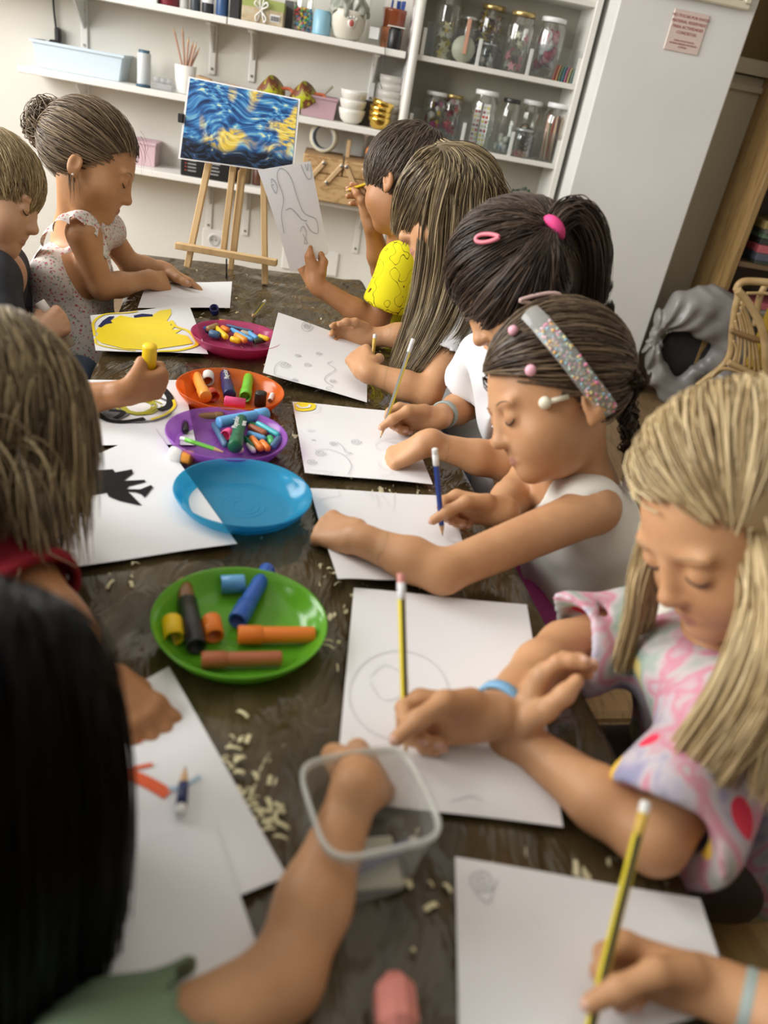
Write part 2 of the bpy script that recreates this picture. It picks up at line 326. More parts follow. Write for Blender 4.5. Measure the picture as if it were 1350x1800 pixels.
# ================================================================== TABLE
S0, S1, N0, N1 = -.12, 2.245, -.205, .405
tb = thing('table', 'long low school table under a glossy olive brown plastic cover', 'table', SN((S0+S1)/2, (N0+N1)/2, 0), TA)
M_twood = wood_mat('table_wood', (.45, .30, .15), (.36, .23, .11), 4, (6, 1, 6))
L_, W_ = S1-S0, N1-N0
MB().box((0, 0, TT-.026), (W_-.012, L_-.012, .034), bev=.006).build('table_top', M_twood, tb)
for sx in (-1, 1):
    for sy in (-1, 1): MB().box((sx*(W_/2-.06), sy*(L_/2-.07), (TT-.04)/2), (.045, .045, TT-.04), bev=.004).build('leg', M_twood, tb)
def cover_mat():
    m = mat('plastic_cover', (.1, .08, .05), .11, .42); N, L, b = nodes(m)
    tc = N.new('ShaderNodeTexCoord'); mp = N.new('ShaderNodeMapping'); mp.inputs['Scale'].default_value = (1.6, .75, 1); mp.inputs['Rotation'].default_value = (0, 0, .5); L.new(tc.outputs['Object'], mp.inputs[0])
    n1 = N.new('ShaderNodeTexNoise'); n1.inputs['Scale'].default_value = 7; n1.inputs['Detail'].default_value = 6; n1.inputs['Distortion'].default_value = 1.2; L.new(mp.outputs[0], n1.inputs[0])
    r = ramp(N, [(.3, (.034, .024, .009)), (.5, (.066, .047, .020)), (.72, (.112, .086, .043))]); L.new(n1.outputs[0], r.inputs[0])
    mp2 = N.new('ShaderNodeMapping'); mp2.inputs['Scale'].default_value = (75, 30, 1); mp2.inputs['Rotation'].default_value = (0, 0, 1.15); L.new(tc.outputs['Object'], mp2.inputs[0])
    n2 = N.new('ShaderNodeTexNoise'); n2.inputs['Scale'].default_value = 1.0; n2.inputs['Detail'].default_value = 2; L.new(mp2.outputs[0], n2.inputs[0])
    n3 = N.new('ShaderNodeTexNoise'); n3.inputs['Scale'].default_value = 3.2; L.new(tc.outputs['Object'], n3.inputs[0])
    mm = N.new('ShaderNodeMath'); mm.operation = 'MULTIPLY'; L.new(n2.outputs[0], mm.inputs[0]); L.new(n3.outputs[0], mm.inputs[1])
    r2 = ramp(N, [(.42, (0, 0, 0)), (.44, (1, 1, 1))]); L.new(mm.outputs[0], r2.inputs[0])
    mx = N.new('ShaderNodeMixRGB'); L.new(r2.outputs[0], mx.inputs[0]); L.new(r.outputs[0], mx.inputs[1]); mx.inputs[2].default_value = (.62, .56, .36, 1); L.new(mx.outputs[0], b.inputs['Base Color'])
    mp3 = N.new('ShaderNodeMapping'); mp3.inputs['Scale'].default_value = (2.2, .8, 1); mp3.inputs['Rotation'].default_value = (0, 0, .95); L.new(tc.outputs['Object'], mp3.inputs[0])
    n4 = N.new('ShaderNodeTexNoise'); n4.inputs['Scale'].default_value = 11; n4.inputs['Detail'].default_value = 4; n4.inputs['Distortion'].default_value = .8; L.new(mp3.outputs[0], n4.inputs[0])
    bp = N.new('ShaderNodeBump'); bp.inputs['Strength'].default_value = .8; bp.inputs['Distance'].default_value = .014; L.new(n4.outputs[0], bp.inputs['Height']); L.new(bp.outputs[0], b.inputs['Normal'])
    return m
def wr(s, n): return .0018*math.sin(9*s+14*n+2*math.sin(5*n+3*s))+.0015*math.sin(30*s-34*n+2.5*math.sin(11*s))+.0010*math.sin(61*s+38*n+2*math.sin(17*n))
def cover(u, v):
    ex = .16; s = S0-ex+u*(L_+2*ex); n = N0-ex+v*(W_+2*ex)
    ds = max(S0-s, s-S1, 0); dn = max(N0-n, n-N1, 0); cs = min(max(s, S0), S1); cn = min(max(n, N0), N1)
    dd = max(ds, dn); out = .012*(1-math.exp(-dd/.02)); os = math.copysign(min(ds, 1)*0+out if ds > 0 else 0, s-S0-.1); on = math.copysign(out if dn > 0 else 0, n-N0-.1)
    fold = .012*math.sin(26*(s if dn > ds else n))*min(dd/.1, 1)
    p = SN(cs+os+(fold if ds > dn else 0), cn+on+(fold if dn > 0 and dn >= ds else 0), TT-.0045-dd+(0 if dd > 0 else wr(s, n))); return p
mb = MB(); mb.grid(cover, 240, 100)
o = solo(mb, 'table_cover', cover_mat(), 'glossy olive brown plastic sheet wrinkled over the long table', 'table cover')
# shavings
mb = MB(); M_shav = mat('shaving', (.72, .66, .40), .6)
spots = [(430, 1390, 60, 26), (405, 1330, 40, 14), (470, 1430, 40, 10), (230, 1010, 60, 10), (600, 1010, 40, 6), (560, 1110, 50, 5), (450, 660, 60, 8), (345, 560, 40, 5), (560, 505, 60, 5), (400, 520, 60, 6), (760, 1560, 30, 3), (260, 640, 40, 5), (700, 1560, 60, 4), (430, 640, 60, 5), (640, 840, 60, 4), (480, 700, 20, 4)]
for (x, y, sp, k) in spots:
    for _ in range(k):
        p = G(x+random.gauss(0, sp*.5), y+random.gauss(0, sp*.7), TT+.001); a = random.uniform(0, PI); l = random.uniform(.003, .015); w = random.uniform(.0012, .0045)
        d = V3(math.cos(a), math.sin(a), 0); e = V3(-math.sin(a), math.cos(a), 0)
        mb.grid(lambda u, v: p+d*l*(u-.5)+e*w*(v-.5)+ZZ*(.002*math.sin(PI*u)), 3, 1)
solo(mb, 'pencil_shaving', M_shav, 'cream flakes of pencil shavings scattered over the plastic table cover', 'shavings', kind='stuff')
# ================================================================== PAPERS
def paper_mat():
    return noise_mat('paper_white', [(.3, (.76, .765, .79)), (.7, (.80, .805, .825))], 4, 2, .65, .25)
M_paper = paper_mat(); M_lead = mat('pencil_line', (.36, .36, .40), .7); M_leadf = mat('pencil_line_faint', (.66, .66, .70), .7)
M_py = mat('paint_yellow', (.90, .70, .012), .45); M_pk = mat('paint_black', (.010, .010, .012), .6, .15); M_pn = mat('paint_navy', (.012, .018, .09), .6, .2)
M_po = mat('paint_orange', (.72, .10, .02), .5); M_pb = mat('paint_pale_blue', (.40, .58, .72), .6); M_pol = mat('paint_olive', (.42, .40, .02), .5); M_pg = mat('paint_grey', (.12, .12, .14), .5)
PM = [M_paper, M_lead, M_leadf, M_py, M_pk, M_pn, M_po, M_pb, M_pol, M_pg]
def spiral(cx, cy, r, turns=2.2, asp=.6, ph=0): return [(cx+r*(1-t/ (turns*14))*math.cos(ph+2*PI*t/14), cy+asp*r*(1-t/(turns*14))*math.sin(ph+2*PI*t/14)) for t in range(int(turns*14))]
def smooth(p, k=6):
    p = [np.array(q, float) for q in p]; out = []
    for i in range(len(p)-1):
        a, b, c, d = p[max(i-1, 0)], p[i], p[i+1], p[min(i+2, len(p)-1)]
        for j in range(k): t = j/k; out.append(.5*((2*b)+(c-a)*t+(2*a-5*b+4*c-d)*t*t+(3*b-a-3*c+d)*t**3))
    return out+[p[-1]]
def paper(label, cs, z, lines=(), blobs=(), lift=None, group=None):
    c = [G(q[0], q[1], z+(q[2] if len(q) > 2 else 0)) for q in cs]; o0 = sum(c)/4; mb = MB()
    def fn(u, v):
        p = (c[0]*(1-u)+c[1]*u)*(1-v)+(c[3]*(1-u)+c[2]*u)*v
        h = 0
        if lift:
            for (lu, lv, hh, rr) in lift: h += hh*math.exp(-((u-lu)**2+(v-lv)**2)/rr**2)
        return p+ZZ*(h+.0006*math.sin(7*u+3*v))
    mb.grid(fn, 14, 14)
    mb.grid(lambda u, v: fn(1-u, v)-ZZ*.0004, 14, 14)
    def zlift(q):  # bilinear inverse, to keep drawings on a lifted sheet
        zq = z; u = v = .5
        for it in range(16):
            p = G(*q, zq)
            f0 = (c[0]*(1-u)+c[1]*u)*(1-v)+(c[3]*(1-u)+c[2]*u)*v; du = (c[1]-c[0])*(1-v)+(c[2]-c[3])*v; dv = (c[3]-c[0])*(1-u)+(c[2]-c[1])*u
            A = np.array([[du[0], dv[0]], [du[1], dv[1]]]); r = np.linalg.solve(A, (p-f0)[:2]); u += r[0]; v += r[1]; zq = .5*zq+.5*float(fn(min(max(u, 0), 1), min(max(v, 0), 1))[2])
        return fn(min(max(u, .01), .99), min(max(v, .01), .99))
    zl = .0010
    for bl in blobs:
        m, poly = bl; zl += .00012
        pp = [zlift(q)+ZZ*zl for q in poly]; mb.add(pp, tessellate_polygon([[Vector((v[0], v[1], 0)) for v in pp]]), m)
    for ln in lines:
        m, w, pts = ln; zl += .00006; mb.ribbon([zlift(q)+ZZ*zl for q in pts], w, ZZ, m)
    return tag_build(mb, label, o0, group)
def tag_build(mb, label, o0, group): return tag(place(mb, 'paper_sheet', PM, o0), label, 'sheet of paper', group)
def place(mb, name, mats, loc, parent=None):
    o = mb.build(name, mats, parent, org=loc); o.location = tuple(float(q) for q in loc); return o
c6 = lambda L: [(x/3.6, y/3.6+180) for x, y in L]
c1 = lambda L: [(x/2.7+80, y/2.7+500) for x, y in L]
c2 = lambda L: [(x/3.375+450, y/3.375+520) for x, y in L]
PZ = TT+.004
paper('plain white sheet under the hands of the girl in the floral dress', [(258, 497), (408, 495), (404, 541), (242, 541)], PZ+.0015, [(2, .0012, smooth([(290, 520), (320, 526), (360, 524), (380, 530)]))])
yb = c6([(620, 1430), (700, 1385), (760, 1350), (850, 1368), (960, 1352), (1010, 1320), (1080, 1310), (1085, 1340), (1055, 1385), (1090, 1395), (1075, 1415), (1120, 1412), (1085, 1440), (1150, 1440), (1110, 1465), (1185, 1480), (1222, 1528), (1150, 1540), (1000, 1562), (900, 1568), (780, 1560), (640, 1525), (600, 1490), (625, 1470), (605, 1450)])
paper('white sheet with a big yellow painted cloud and two navy marks', [(158.5, 554.4), (331, 542), (366, 622), (168, 616)], PZ,
      [(3, .005, c6(smooth([(600, 1480), (590, 1400), (660, 1345), (800, 1335), (870, 1325)]))), (3, .008, c6(smooth([(1085, 1385), (1110, 1420), (1190, 1450), (1235, 1500), (1240, 1540), (1130, 1572), (1000, 1578)]))), (3, .004, c6(smooth([(590, 1500), (620, 1535), (720, 1558), (860, 1575)])))],
      [(3, yb), (5, c6([(620, 1422), (650, 1385), (690, 1358), (725, 1356), (700, 1385), (712, 1400), (670, 1408), (640, 1428)])), (5, c6([(845, 1352), (900, 1340), (965, 1345), (968, 1358), (900, 1362), (850, 1366)]))], [(1, 0, .010, .5)])
sp3 = [(1, .0011, spiral(*c2([(300, 180)])[0], 11, 2.6, .95)), *[(1, .0010, spiral(*c2([q])[0], r/3.375, 2.2, .6)) for q, r in (((248, 355), 19), ((372, 343), 19), ((305, 410), 23), ((172, 412), 33), ((333, 555), 23), ((455, 507), 22), ((230, 500), 18))],
       (1, .0010, c2(smooth([(205, 415), (150, 392), (110, 430), (120, 500), (180, 540), (225, 555), (245, 515)]))), (1, .0011, c2(smooth([(455, 390), (425, 405), (470, 440), (415, 480), (410, 510), (455, 540), (415, 550), (445, 575), (415, 590)]))), (1, .001, spiral(*c2([(300, 180)])[0], 5, 2, .9))]
paper('white sheet dotted with small pencil spirals beside the pink plate', [(489, 549, .034), (646, 604), (645, 707), (462, 655, .012)], PZ+.0012, sp3)
el = lambda cx, cy, rx, ry, n=26, j=0: [(cx+rx*(1+random.uniform(-j, j))*math.cos(2*PI*k/n), cy+ry*(1+random.uniform(-j, j))*math.sin(2*PI*k/n)) for k in range(n)]
sp4 = [*[(1, .0009, spiral(*c2([q])[0], r/3.375, 2.2, .6)) for q, r in (((457, 878), 25), ((592, 868), 33), ((380, 935), 34), ((330, 988), 32))], (2, .0009, spiral(*c2([(318, 797)])[0], 7, 2, .5)), (2, .0009, spiral(*c2([(335, 855)])[0], 4, 2, .4)),
       (1, .0009, c2(smooth([(480, 870), (515, 900), (530, 930), (565, 935), (530, 952)]))), (1, .0009, c2(smooth([(350, 920), (430, 915), (520, 950), (565, 1010), (545, 1065)]))), (2, .0009, c2(smooth([(300, 1035), (440, 1045), (440, 1060), (400, 1065)]))), (2, .0009, c2(smooth([(740, 860), (705, 880), (720, 915), (745, 905)]))), (2, .0009, c2(smooth([(725, 990), (735, 1020), (800, 1045), (800, 1060), (735, 1075)]))), (2, .0009, c2(smooth([(350, 640), (378, 670), (355, 695), (320, 690)]))),
       (0, .005, c2(smooth([(240, 650), (262, 668), (310, 665), (318, 650)])))]
paper('white sheet with a yellow smiling corner sun and pencil curls', [(514, 706), (708, 724), (761, 851), (536, 831)], PZ+.0006, sp4, [(3, c2(el(286, 659, 70, 29, 26, .03)))])
paper('white sheet with a pencil zigzag under the girl with the beaded headband', [(545, 858), (792, 872), (828, 1010), (591, 1032)], PZ+.0003, [(2, .0011, c2([(640, 1165), (665, 1190), (680, 1170), (695, 1210), (715, 1180), (725, 1255), (740, 1175), (815, 1280), (820, 1180)])), (2, .001, c2(smooth([(380, 1215), (440, 1195), (490, 1190), (490, 1165)])))], (), [(0, 1, .012, .35)])
paper('large white sheet with a faint pencil circle under the blue bracelet hand', [(622, 1033), (926, 1063), (990, 1453), (588, 1405)], PZ+.0010, [(2, .0011, el(700, 1222, 88, 78)+[(788, 1222)]), (2, .001, smooth([(650, 1190), (672, 1170), (700, 1180), (716, 1200), (700, 1225), (670, 1230), (650, 1200)])), (2, .001, smooth([(790, 1410), (830, 1400), (850, 1412)]))])
paper('near right white sheet with a small pencil shell drawn in its corner', [(800, 1506), (1230, 1580), (1292, 1770), (808, 1905)], PZ, [(1, .0009, spiral(847, 1548, 26, 2.4, .85)), (1, .0008, smooth([(835, 1570), (858, 1588), (868, 1560)]))])
bk = c1([(155, 1000), (215, 985), (165, 965), (170, 930), (240, 885), (320, 880), (330, 895), (410, 880), (415, 900), (370, 935), (470, 930), (475, 940), (395, 960), (385, 975), (450, 975), (500, 955), (510, 965), (470, 1015), (455, 1000), (430, 990), (390, 985), (455, 1050), (440, 1050), (350, 1030), (300, 1010), (290, 990), (200, 1005)])
paper('large white sheet with a black painted tree shape beside the blue plate', [(55, 850), (272, 753), (417, 955), (122, 997)], PZ+.0010, (), [(4, bk)])
scr = [(8, .0035, c1(el(440+random.uniform(-20, 20), 585+random.uniform(-8, 8), 95*random.uniform(.7, 1), 42*random.uniform(.7, 1), 20, .05))) for _ in range(7)]
scr += [(9, .005, c1(el(425, 590, 178, 68, 30, .02))), (3, .005, c1(smooth([(600, 540), (612, 580), (570, 620), (500, 645)]))), (4, .012, c1(smooth([(560, 500), (590, 540), (585, 580), (540, 600)]))), (4, .010, c1(smooth([(250, 620), (300, 650), (380, 655), (470, 640)]))), (4, .008, c1(smooth([(300, 600), (370, 610), (330, 640)])))]
paper('white sheet with a scribbled black and olive circle beside the purple plate', [(95, 668), (322, 668), (345, 782), (100, 782)], PZ, scr, [(9, c1(el(330, 610, 70, 38, 18, .2)))])
paper('white sheet with an orange streak under the flat hand by the red sleeve', [(150, 1248), (297, 1172), (505, 1540), (240, 1650)], PZ, [(6, .011, smooth([(185, 1352), (215, 1358), (250, 1372), (275, 1385), (296, 1398)])), (6, .004, smooth([(200, 1365), (235, 1352), (268, 1345)])), (7, .004, smooth([(296, 1388), (320, 1384), (352, 1366)])), (6, .005, smooth([(185, 1294), (215, 1296), (250, 1303)]))])
paper('blank white sheet lying nearest the camera on the left', [(150, 1500), (375, 1440), (462, 1690), (190, 1800)], PZ+.0016)
# ================================================================== PLATES
PROF = [(0, .003), (.060, .003), (.066, .004), (.076, .012), (.084, .020), (.0895, .0275), (.0912, .0280), (.0915, .0265), (.087, .018), (.079, .008), (.068, .0005), (0, 0)]
def plate(label, cx, cy, tint, col, mixv, k=1.0):
    P = G(cx, cy, TT+.028); mb = MB(); mb.lathe([(r*k, h) for r, h in PROF], n=64)
    for rr in (.012, .020, .028): mb.lathe([(rr, .0031), (rr+.0012, .0037), (rr+.0024, .0031)], n=40)
    return solo(mb, 'plate', clear_mat('plate_%s' % label.split()[0], tint, col, mixv, .16), label, 'plate', (P[0], P[1], TT-.002), 0, 'round plastic plates down the table')
plate('pink translucent plastic plate full of crayon stubs', 417, 586, (.80, .22, .42), (.66, .10, .27), .48)
plate('orange translucent plastic plate holding a few paint sticks', 406, 679, (1.0, .42, .14), (.92, .22, .03), .48)
plate('purple translucent plastic plate of crayons and a dark green stick', 400, 757, (.78, .50, .95), (.46, .17, .64), .40)
plate('empty blue translucent plastic plate', 429, 859, (.20, .72, .92), (.04, .40, .66), .45, 1.0)
plate('bright green plastic plate holding chunky paint sticks nearest the camera', 424, 1082, (.45, .80, .12), (.16, .50, .03), .68, .985)
# ================================================================== STICKS, CRAYONS, PENCILS
def cmat(n, c, r=.35): return mat('stick_'+n, c, r)
COLS = dict(orange=(.85, .22, .02), orange2=(.90, .36, .05), white=(.82, .81, .79), red=(.50, .05, .015), navy=(.012, .015, .11), lime=(.16, .55, .03), black=(.012, .012, .014), pink=(.88, .09, .28), brown=(.22, .10, .035), sky=(.12, .38, .72), dgreen=(.006, .13, .055), slate=(.06, .14, .26), teal=(.06, .42, .48), green=(.05, .35, .09), blue=(.02, .11, .48), yellow=(.88, .58, .01), tan=(.40, .25, .10), cream=(.78, .70, .44), dolive=(.05, .07, .035), beige=(.42, .36, .25), rust=(.42, .12, .05), palegreen=(.25, .60, .15), skin=(.75, .45, .30))
def marker(label, p0, p1, body, cap, r=.0100, z=.0, open_end=False, letters=None, capfrac=.30, name='paint_stick', group='chunky paint sticks', world=False):
    a = np.array(p0, float) if world else G(*p0, TT+z+r); b = np.array(p1, float) if world else G(*p1, TT+z+r); c = (a+b)/2; d = unit(b-a); L = np.linalg.norm(b-a)
    t = thing(name, label, 'paint stick', c, 0, group); h = L/2; q = h-L*capfrac
    m = MB(); m.lathe([(0, -h), (r*.80, -h), (r*.88, -h+.002), (r*.88, q)], axis=d, n=20); 
    m.build('barrel', cmat(body, COLS[body]), t)
    m = MB(); m.lathe([(r*.9, q-.001), (r, q), (r, h-.002), (r*.93, h)]+([(r*.78, h), (r*.78, h-.012), (0, h-.012)] if open_end else [(0, h)]), axis=d, n=20)
    m.build('cap', cmat(cap, COLS[cap]), t)
    X = unit(d-ZZ*(d@ZZ)) if abs(d[2]) < .9 else V3(1, 0, 0)
    if letters:
        fx = unit(np.cross(ZZ, d)) if abs(d[2]) < .9 else V3(1, 0, 0); up = unit(np.cross(d, fx)); up = up if up[2] > 0 else -up
        nrm = unit(up*.8+(CC-c)/np.linalg.norm(CC-c)*.6); nrm = unit(nrm-d*(nrm@d)); xd = d if letters[1] > 0 else -d; yd = np.cross(nrm, xd)
        cu = bpy.data.curves.new('lettering', 'FONT'); cu.body = letters[0]; cu.size = r*1.1; cu.align_x = 'CENTER'; cu.align_y = 'CENTER'; cu.extrude = .0002; cu.materials.append(cmat('white', COLS['white']))
        o = txt_mesh(cu, 'lettering'); o.parent = t
        pos = -d*L*.16+nrm*(r*.90); o.matrix_local = Matrix(((xd[0], yd[0], nrm[0], pos[0]), (xd[1], yd[1], nrm[1], pos[1]), (xd[2], yd[2], nrm[2], pos[2]), (0, 0, 0, 1)))
    return t
def cap(label, p, col, d, r=.0098, l=.022, z=0., group='loose paint stick caps'):
    c = G(*p, TT+z+ (r if abs(d[2]) < .5 else l/2)); m = MB(); d = unit(d)
    m.lathe([(0, -l/2), (r*.95, -l/2), (r, -l/2+.0015), (r, l/2), (r*.8, l/2), (r*.78, -l/2+.004), (0, -l/2+.004)], axis=d, n=20)
    return solo(m, 'stick_cap', cmat(col, COLS[col]), label, 'cap', c, 0, group)
def crayon(label, p0, p1, col, r=.0046, z=0., group='crayons'):
    a = G(*p0, TT+z+r); b = G(*p1, TT+z+r); c = (a+b)/2; d = unit(b-a); h = np.linalg.norm(b-a)/2; m = MB()
    m.lathe([(0, -h), (r*.85, -h), (r, -h+.0015), (r, h-.004), (r*.6, h), (0, h)], axis=d, n=12)
    return solo(m, 'crayon', cmat(col, COLS[col]), label, 'crayon', c, 0, group)
def pencil(label, tip, top, col=(.85, .62, .03), stripe=(.02, .02, .02), endc=(.80, .80, .78), r=.0037, eraser=None, group='writing pencils', name='pencil', cone=.018):
    tip = np.asarray(tip, float); top = np.asarray(top, float); d = unit(top-tip); L = np.linalg.norm(top-tip); t = thing(name, label, 'pencil', tip, 0, group)
    x, y, _ = frame(d); pm = mat('pencil_%.2f%.2f%.2f' % col, col, .35); sm = mat('pencil_%.2f%.2f%.2f' % stripe, stripe, .35)
    m = MB(); vs = []; e = L-.022
    for h in (cone, e):
        for k in range(6): a = PI/3*k; vs.append(r*(math.cos(a)*x+math.sin(a)*y)+h*d)
    for k in range(6): m.add([vs[k], vs[(k+1) % 6], vs[6+(k+1) % 6], vs[6+k]], [(0, 1, 2, 3)], k % 2)
    m.build('barrel', [pm, sm], t)
    m = MB(); m.lathe([(r*.30, .004), (r*.98, cone+.0005)], axis=d, n=12); m.build('wood_cone', mat('pencil_wood', (.62, .40, .20), .6), t)
    m = MB(); m.lathe([(0, 0), (r*.30, .0042)], axis=d, n=8); m.build('lead', mat('graphite', (.05, .05, .055), .4), t)
    m = MB(); m.lathe([(r*.99, e-.001), (r*1.03, e), (r*1.03, L-.008), (r*.98, L-.008)], axis=d, n=14); m.build('ferrule', mat('pencil_end_%.2f' % endc[0], endc, .35), t)
    m = MB(); m.lathe([(r*.98, L-.009), (r*.98, L-.001), (r*.8, L), (0, L)], axis=d, n=14); m.build('eraser' if eraser else 'end_cap', mat('eraser_%s' % bool(eraser), eraser or endc, .6), t)
    return t
# green plate
PG = .003
marker('black paint stick with a worn brown tip in the green plate', (322, 1025), (345, 1137), 'brown', 'black', .0105, PG, True, None, .68)
marker('blue paint stick with an open cap in the green plate', (471, 1000), (417, 1092), 'blue', 'blue', .0105, PG, True)
marker('bright orange paint stick lying in the green plate', (553, 1116), (418, 1116), 'orange', 'orange', .0100, PG)
marker('short brown paint stick at the front of the green plate', (495, 1157), (354, 1160), 'rust', 'rust', .0085, PG)
cap('yellow cap at the left edge of the green plate', (304, 1106), 'yellow', I(.25, -.9, .6)*V3(1, 1, .2), .0105, .027, PG)
cap('orange cap in the middle of the green plate', (374, 1103), 'orange', I(.25, -.9, .6)*V3(1, 1, .2), .0100, .026, PG)
cap('pale blue cap lying on its side in the green plate', (409, 1027), 'sky', I(-1, -.2, .2)*V3(1, 1, .1), .0105, .026, PG)
# orange plate
marker('light orange paint stick at the left in the orange plate', (344, 660), (362, 698), 'orange2', 'orange2', .0105, .004, False)
marker('navy paint stick with white lettering in the orange plate', (394, 653), (404, 695), 'navy', 'navy', .0108, .004, False, ('Playcolor', -1), .45)
marker('lime green paint stick with an open end in the orange plate', (438, 660), (431, 698), 'lime', 'lime', .0105, .004, True, None, .25)
cap('white cap standing tilted in the orange plate', (366, 664), 'white', I(.2, -.8, .8), .0105, .022, .004)
cap('dark red cap leaning on the light orange stick', (374, 693), 'red', I(.5, -.6, .8), .0095, .018, .004)
cap('black cap standing in the orange plate', (458, 701), 'black', (0, 0, -1), .0102, .024, .004)
cap('bright pink cap between the orange and purple plates', (413, 707), 'pink', V3(1, .15, 0), .0085, .034, .012)
pencil('tiny pencil stub at the right of the orange plate', G(474, 706, TT+.008), G(479, 693, TT+.012), (.30, .22, .12), (.2, .15, .1), r=.0045, cone=.004)
# purple plate
PP = .004
marker('light blue paint stick across the back of the purple plate', (384, 743), (469, 727), 'sky', 'sky', .0105, PP+.006, False, None, .22)
marker('brown paint stick behind the light blue one in the purple plate', (347, 733), (392, 732), 'brown', 'brown', .0085, PP)
marker('dark green paint stick with white lettering in the purple plate', (424, 737), (413, 786), 'dgreen', 'dgreen', .0108, PP+.006, False, ('Playcolor\none', -1), .28)
crayon('black stub at the left of the purple plate', (325, 743), (326, 759), 'black', .0055, PP)
crayon('slate blue crayon slanting in the purple plate', (376, 746), (397, 784), 'slate', .005, PP)
cap('hot pink cap in the middle of the purple plate', (400, 763), 'pink', I(-.3, -.4, .9), .0085, .014, PP)
crayon('rust brown crayon in the purple plate', (438, 750), (468, 763), 'rust', .0058, PP+.006)
crayon('long teal crayon on the pile in the purple plate', (452, 744), (491, 765), 'teal', .0045, PP+.011)
crayon('sky blue crayon in the purple plate', (436, 762), (467, 772), 'sky', .0052, PP+.005)
crayon('orange crayon in the purple plate, longer of two', (442, 770), (460, 790), 'orange', .0056, PP+.003)
crayon('short orange crayon beside the longer orange one', (460, 777), (472, 790), 'orange', .0056, PP+.003)
crayon('green stub at the right of the purple plate', (474, 769), (479, 781), 'green', .0055, PP+.004)
crayon('blue crayon stub at the right edge of the purple plate', (480, 785), (492, 769), 'slate', .0055, PP+.006)
crayon('dark green crayon beside the dark green stick', (430, 770), (446, 788), 'dgreen', .005, PP)
crayon('cream crayon at the front of the purple plate', (407, 790), (428, 791), 'cream', .0045, PP)
crayon('pale blue crayon with a white tip in the purple plate', (436, 781), (447, 794), 'white', .0042, PP)
crayon('green crayon at the back of the crayon pile', (437, 745), (472, 756), 'green', .0048, PP+.002)
pencil('thin bright green pencil along the front of the purple plate', G(397, 796, TT+.016), G(317, 770, TT+.020), (.15, .55, .05), (.12, .45, .04), (.15, .55, .05), .0032)
# pink plate
for nm, a, b, c, r, z in (('yellow crayon lying at the back of the pink plate', (824, 178), (890, 185), 'yellow', .0068, .006), ('tan crayon behind the blue stick in the pink plate', (893, 190), (978, 203), 'tan', .0072, .004), ('dark green crayon at the back right of the pink plate', (980, 205), (1022, 226), 'dolive', .0062, .006), ('cream stub at the right of the pink plate', (1012, 215), (1052, 229), 'cream', .0055, .010),
                       ('yellow crayon slanting at the left of the pink plate', (805, 203), (860, 252), 'yellow', .0066, .008), ('small orange red block in the pink plate', (838, 206), (868, 222), 'orange', .0070, .008), ('long thin blue stick across the pink plate', (830, 186), (985, 224), 'slate', .0032, .013), ('light blue crayon in the middle of the pink plate', (882, 214), (982, 266), 'sky', .0052, .010), ('dark blue lump at the left front of the pink plate', (780, 232), (828, 244), 'slate', .0090, .004),
                       ('beige stub in the pink plate', (930, 228), (978, 243), 'beige', .0068, .007), ('pale yellow stub at the front of the pink plate', (880, 258), (925, 271), 'yellow', .0066, .006), ('mottled orange yellow stub at the front of the pink plate', (903, 240), (952, 268), 'orange2', .0070, .009), ('dark teal stub at the right edge of the pink plate', (1038, 226), (1072, 246), 'dgreen', .0062, .006), ('sky blue stub at the right of the pink plate', (965, 231), (1005, 258), 'sky', .0060, .010), ('curved yellow crayon at the right front of the pink plate', (1012, 245), (1062, 262), 'yellow', .0055, .012),
                       ('dark olive crayon at the right front of the pink plate', (990, 273), (1046, 262), 'dolive', .0060, .006), ('blue stub at the left end of the pink plate', (750, 214), (778, 197), 'blue', .0055, .008), ('brown stub beside the blue stub in the pink plate', (770, 212), (818, 194), 'tan', .0065, .011), ('navy stub under the brown one in the pink plate', (745, 220), (775, 228), 'navy', .006, .003), ('navy stub in the middle of the pink plate', (868, 205), (905, 215), 'navy', .006, .003)):
    crayon(nm, c1([a])[0], c1([b])[0], c, r*.95, z, 'crayons in the pink plate')
# loose things on the cover
cap('dark blue cap standing open beside the sheet behind the pink plate', (377, 545), 'navy', I(.1, .3, .9), .0100, .018, .0)
pencil('yellow and black pencil lying behind the pink plate', G(442, 558, TT+.004), G(466, 529, TT+.005), (.80, .68, .05), (.03, .03, .02))
marker('white and orange paint stick beside the purple plate', (338, 806), (300, 797), 'orange2', 'white', .0115, 0, True, None, .55)
pencil('short navy pencil on the sheet with the orange streak', G(326, 1346, PZ+.006), G(317, 1432, PZ+.006), (.012, .02, .10), (.015, .025, .14), (.012, .02, .10), .0042)
# pink eraser
e0 = G(688, 1795, TT); mb = MB(); mb.box((0, 0, .016), (.026, .040, .032), bev=.009)
o = solo(mb, 'eraser', mat('eraser_pink', (.62, .22, .18), .6), 'salmon pink eraser standing at the bottom edge of the photo', 'eraser', e0, .2)
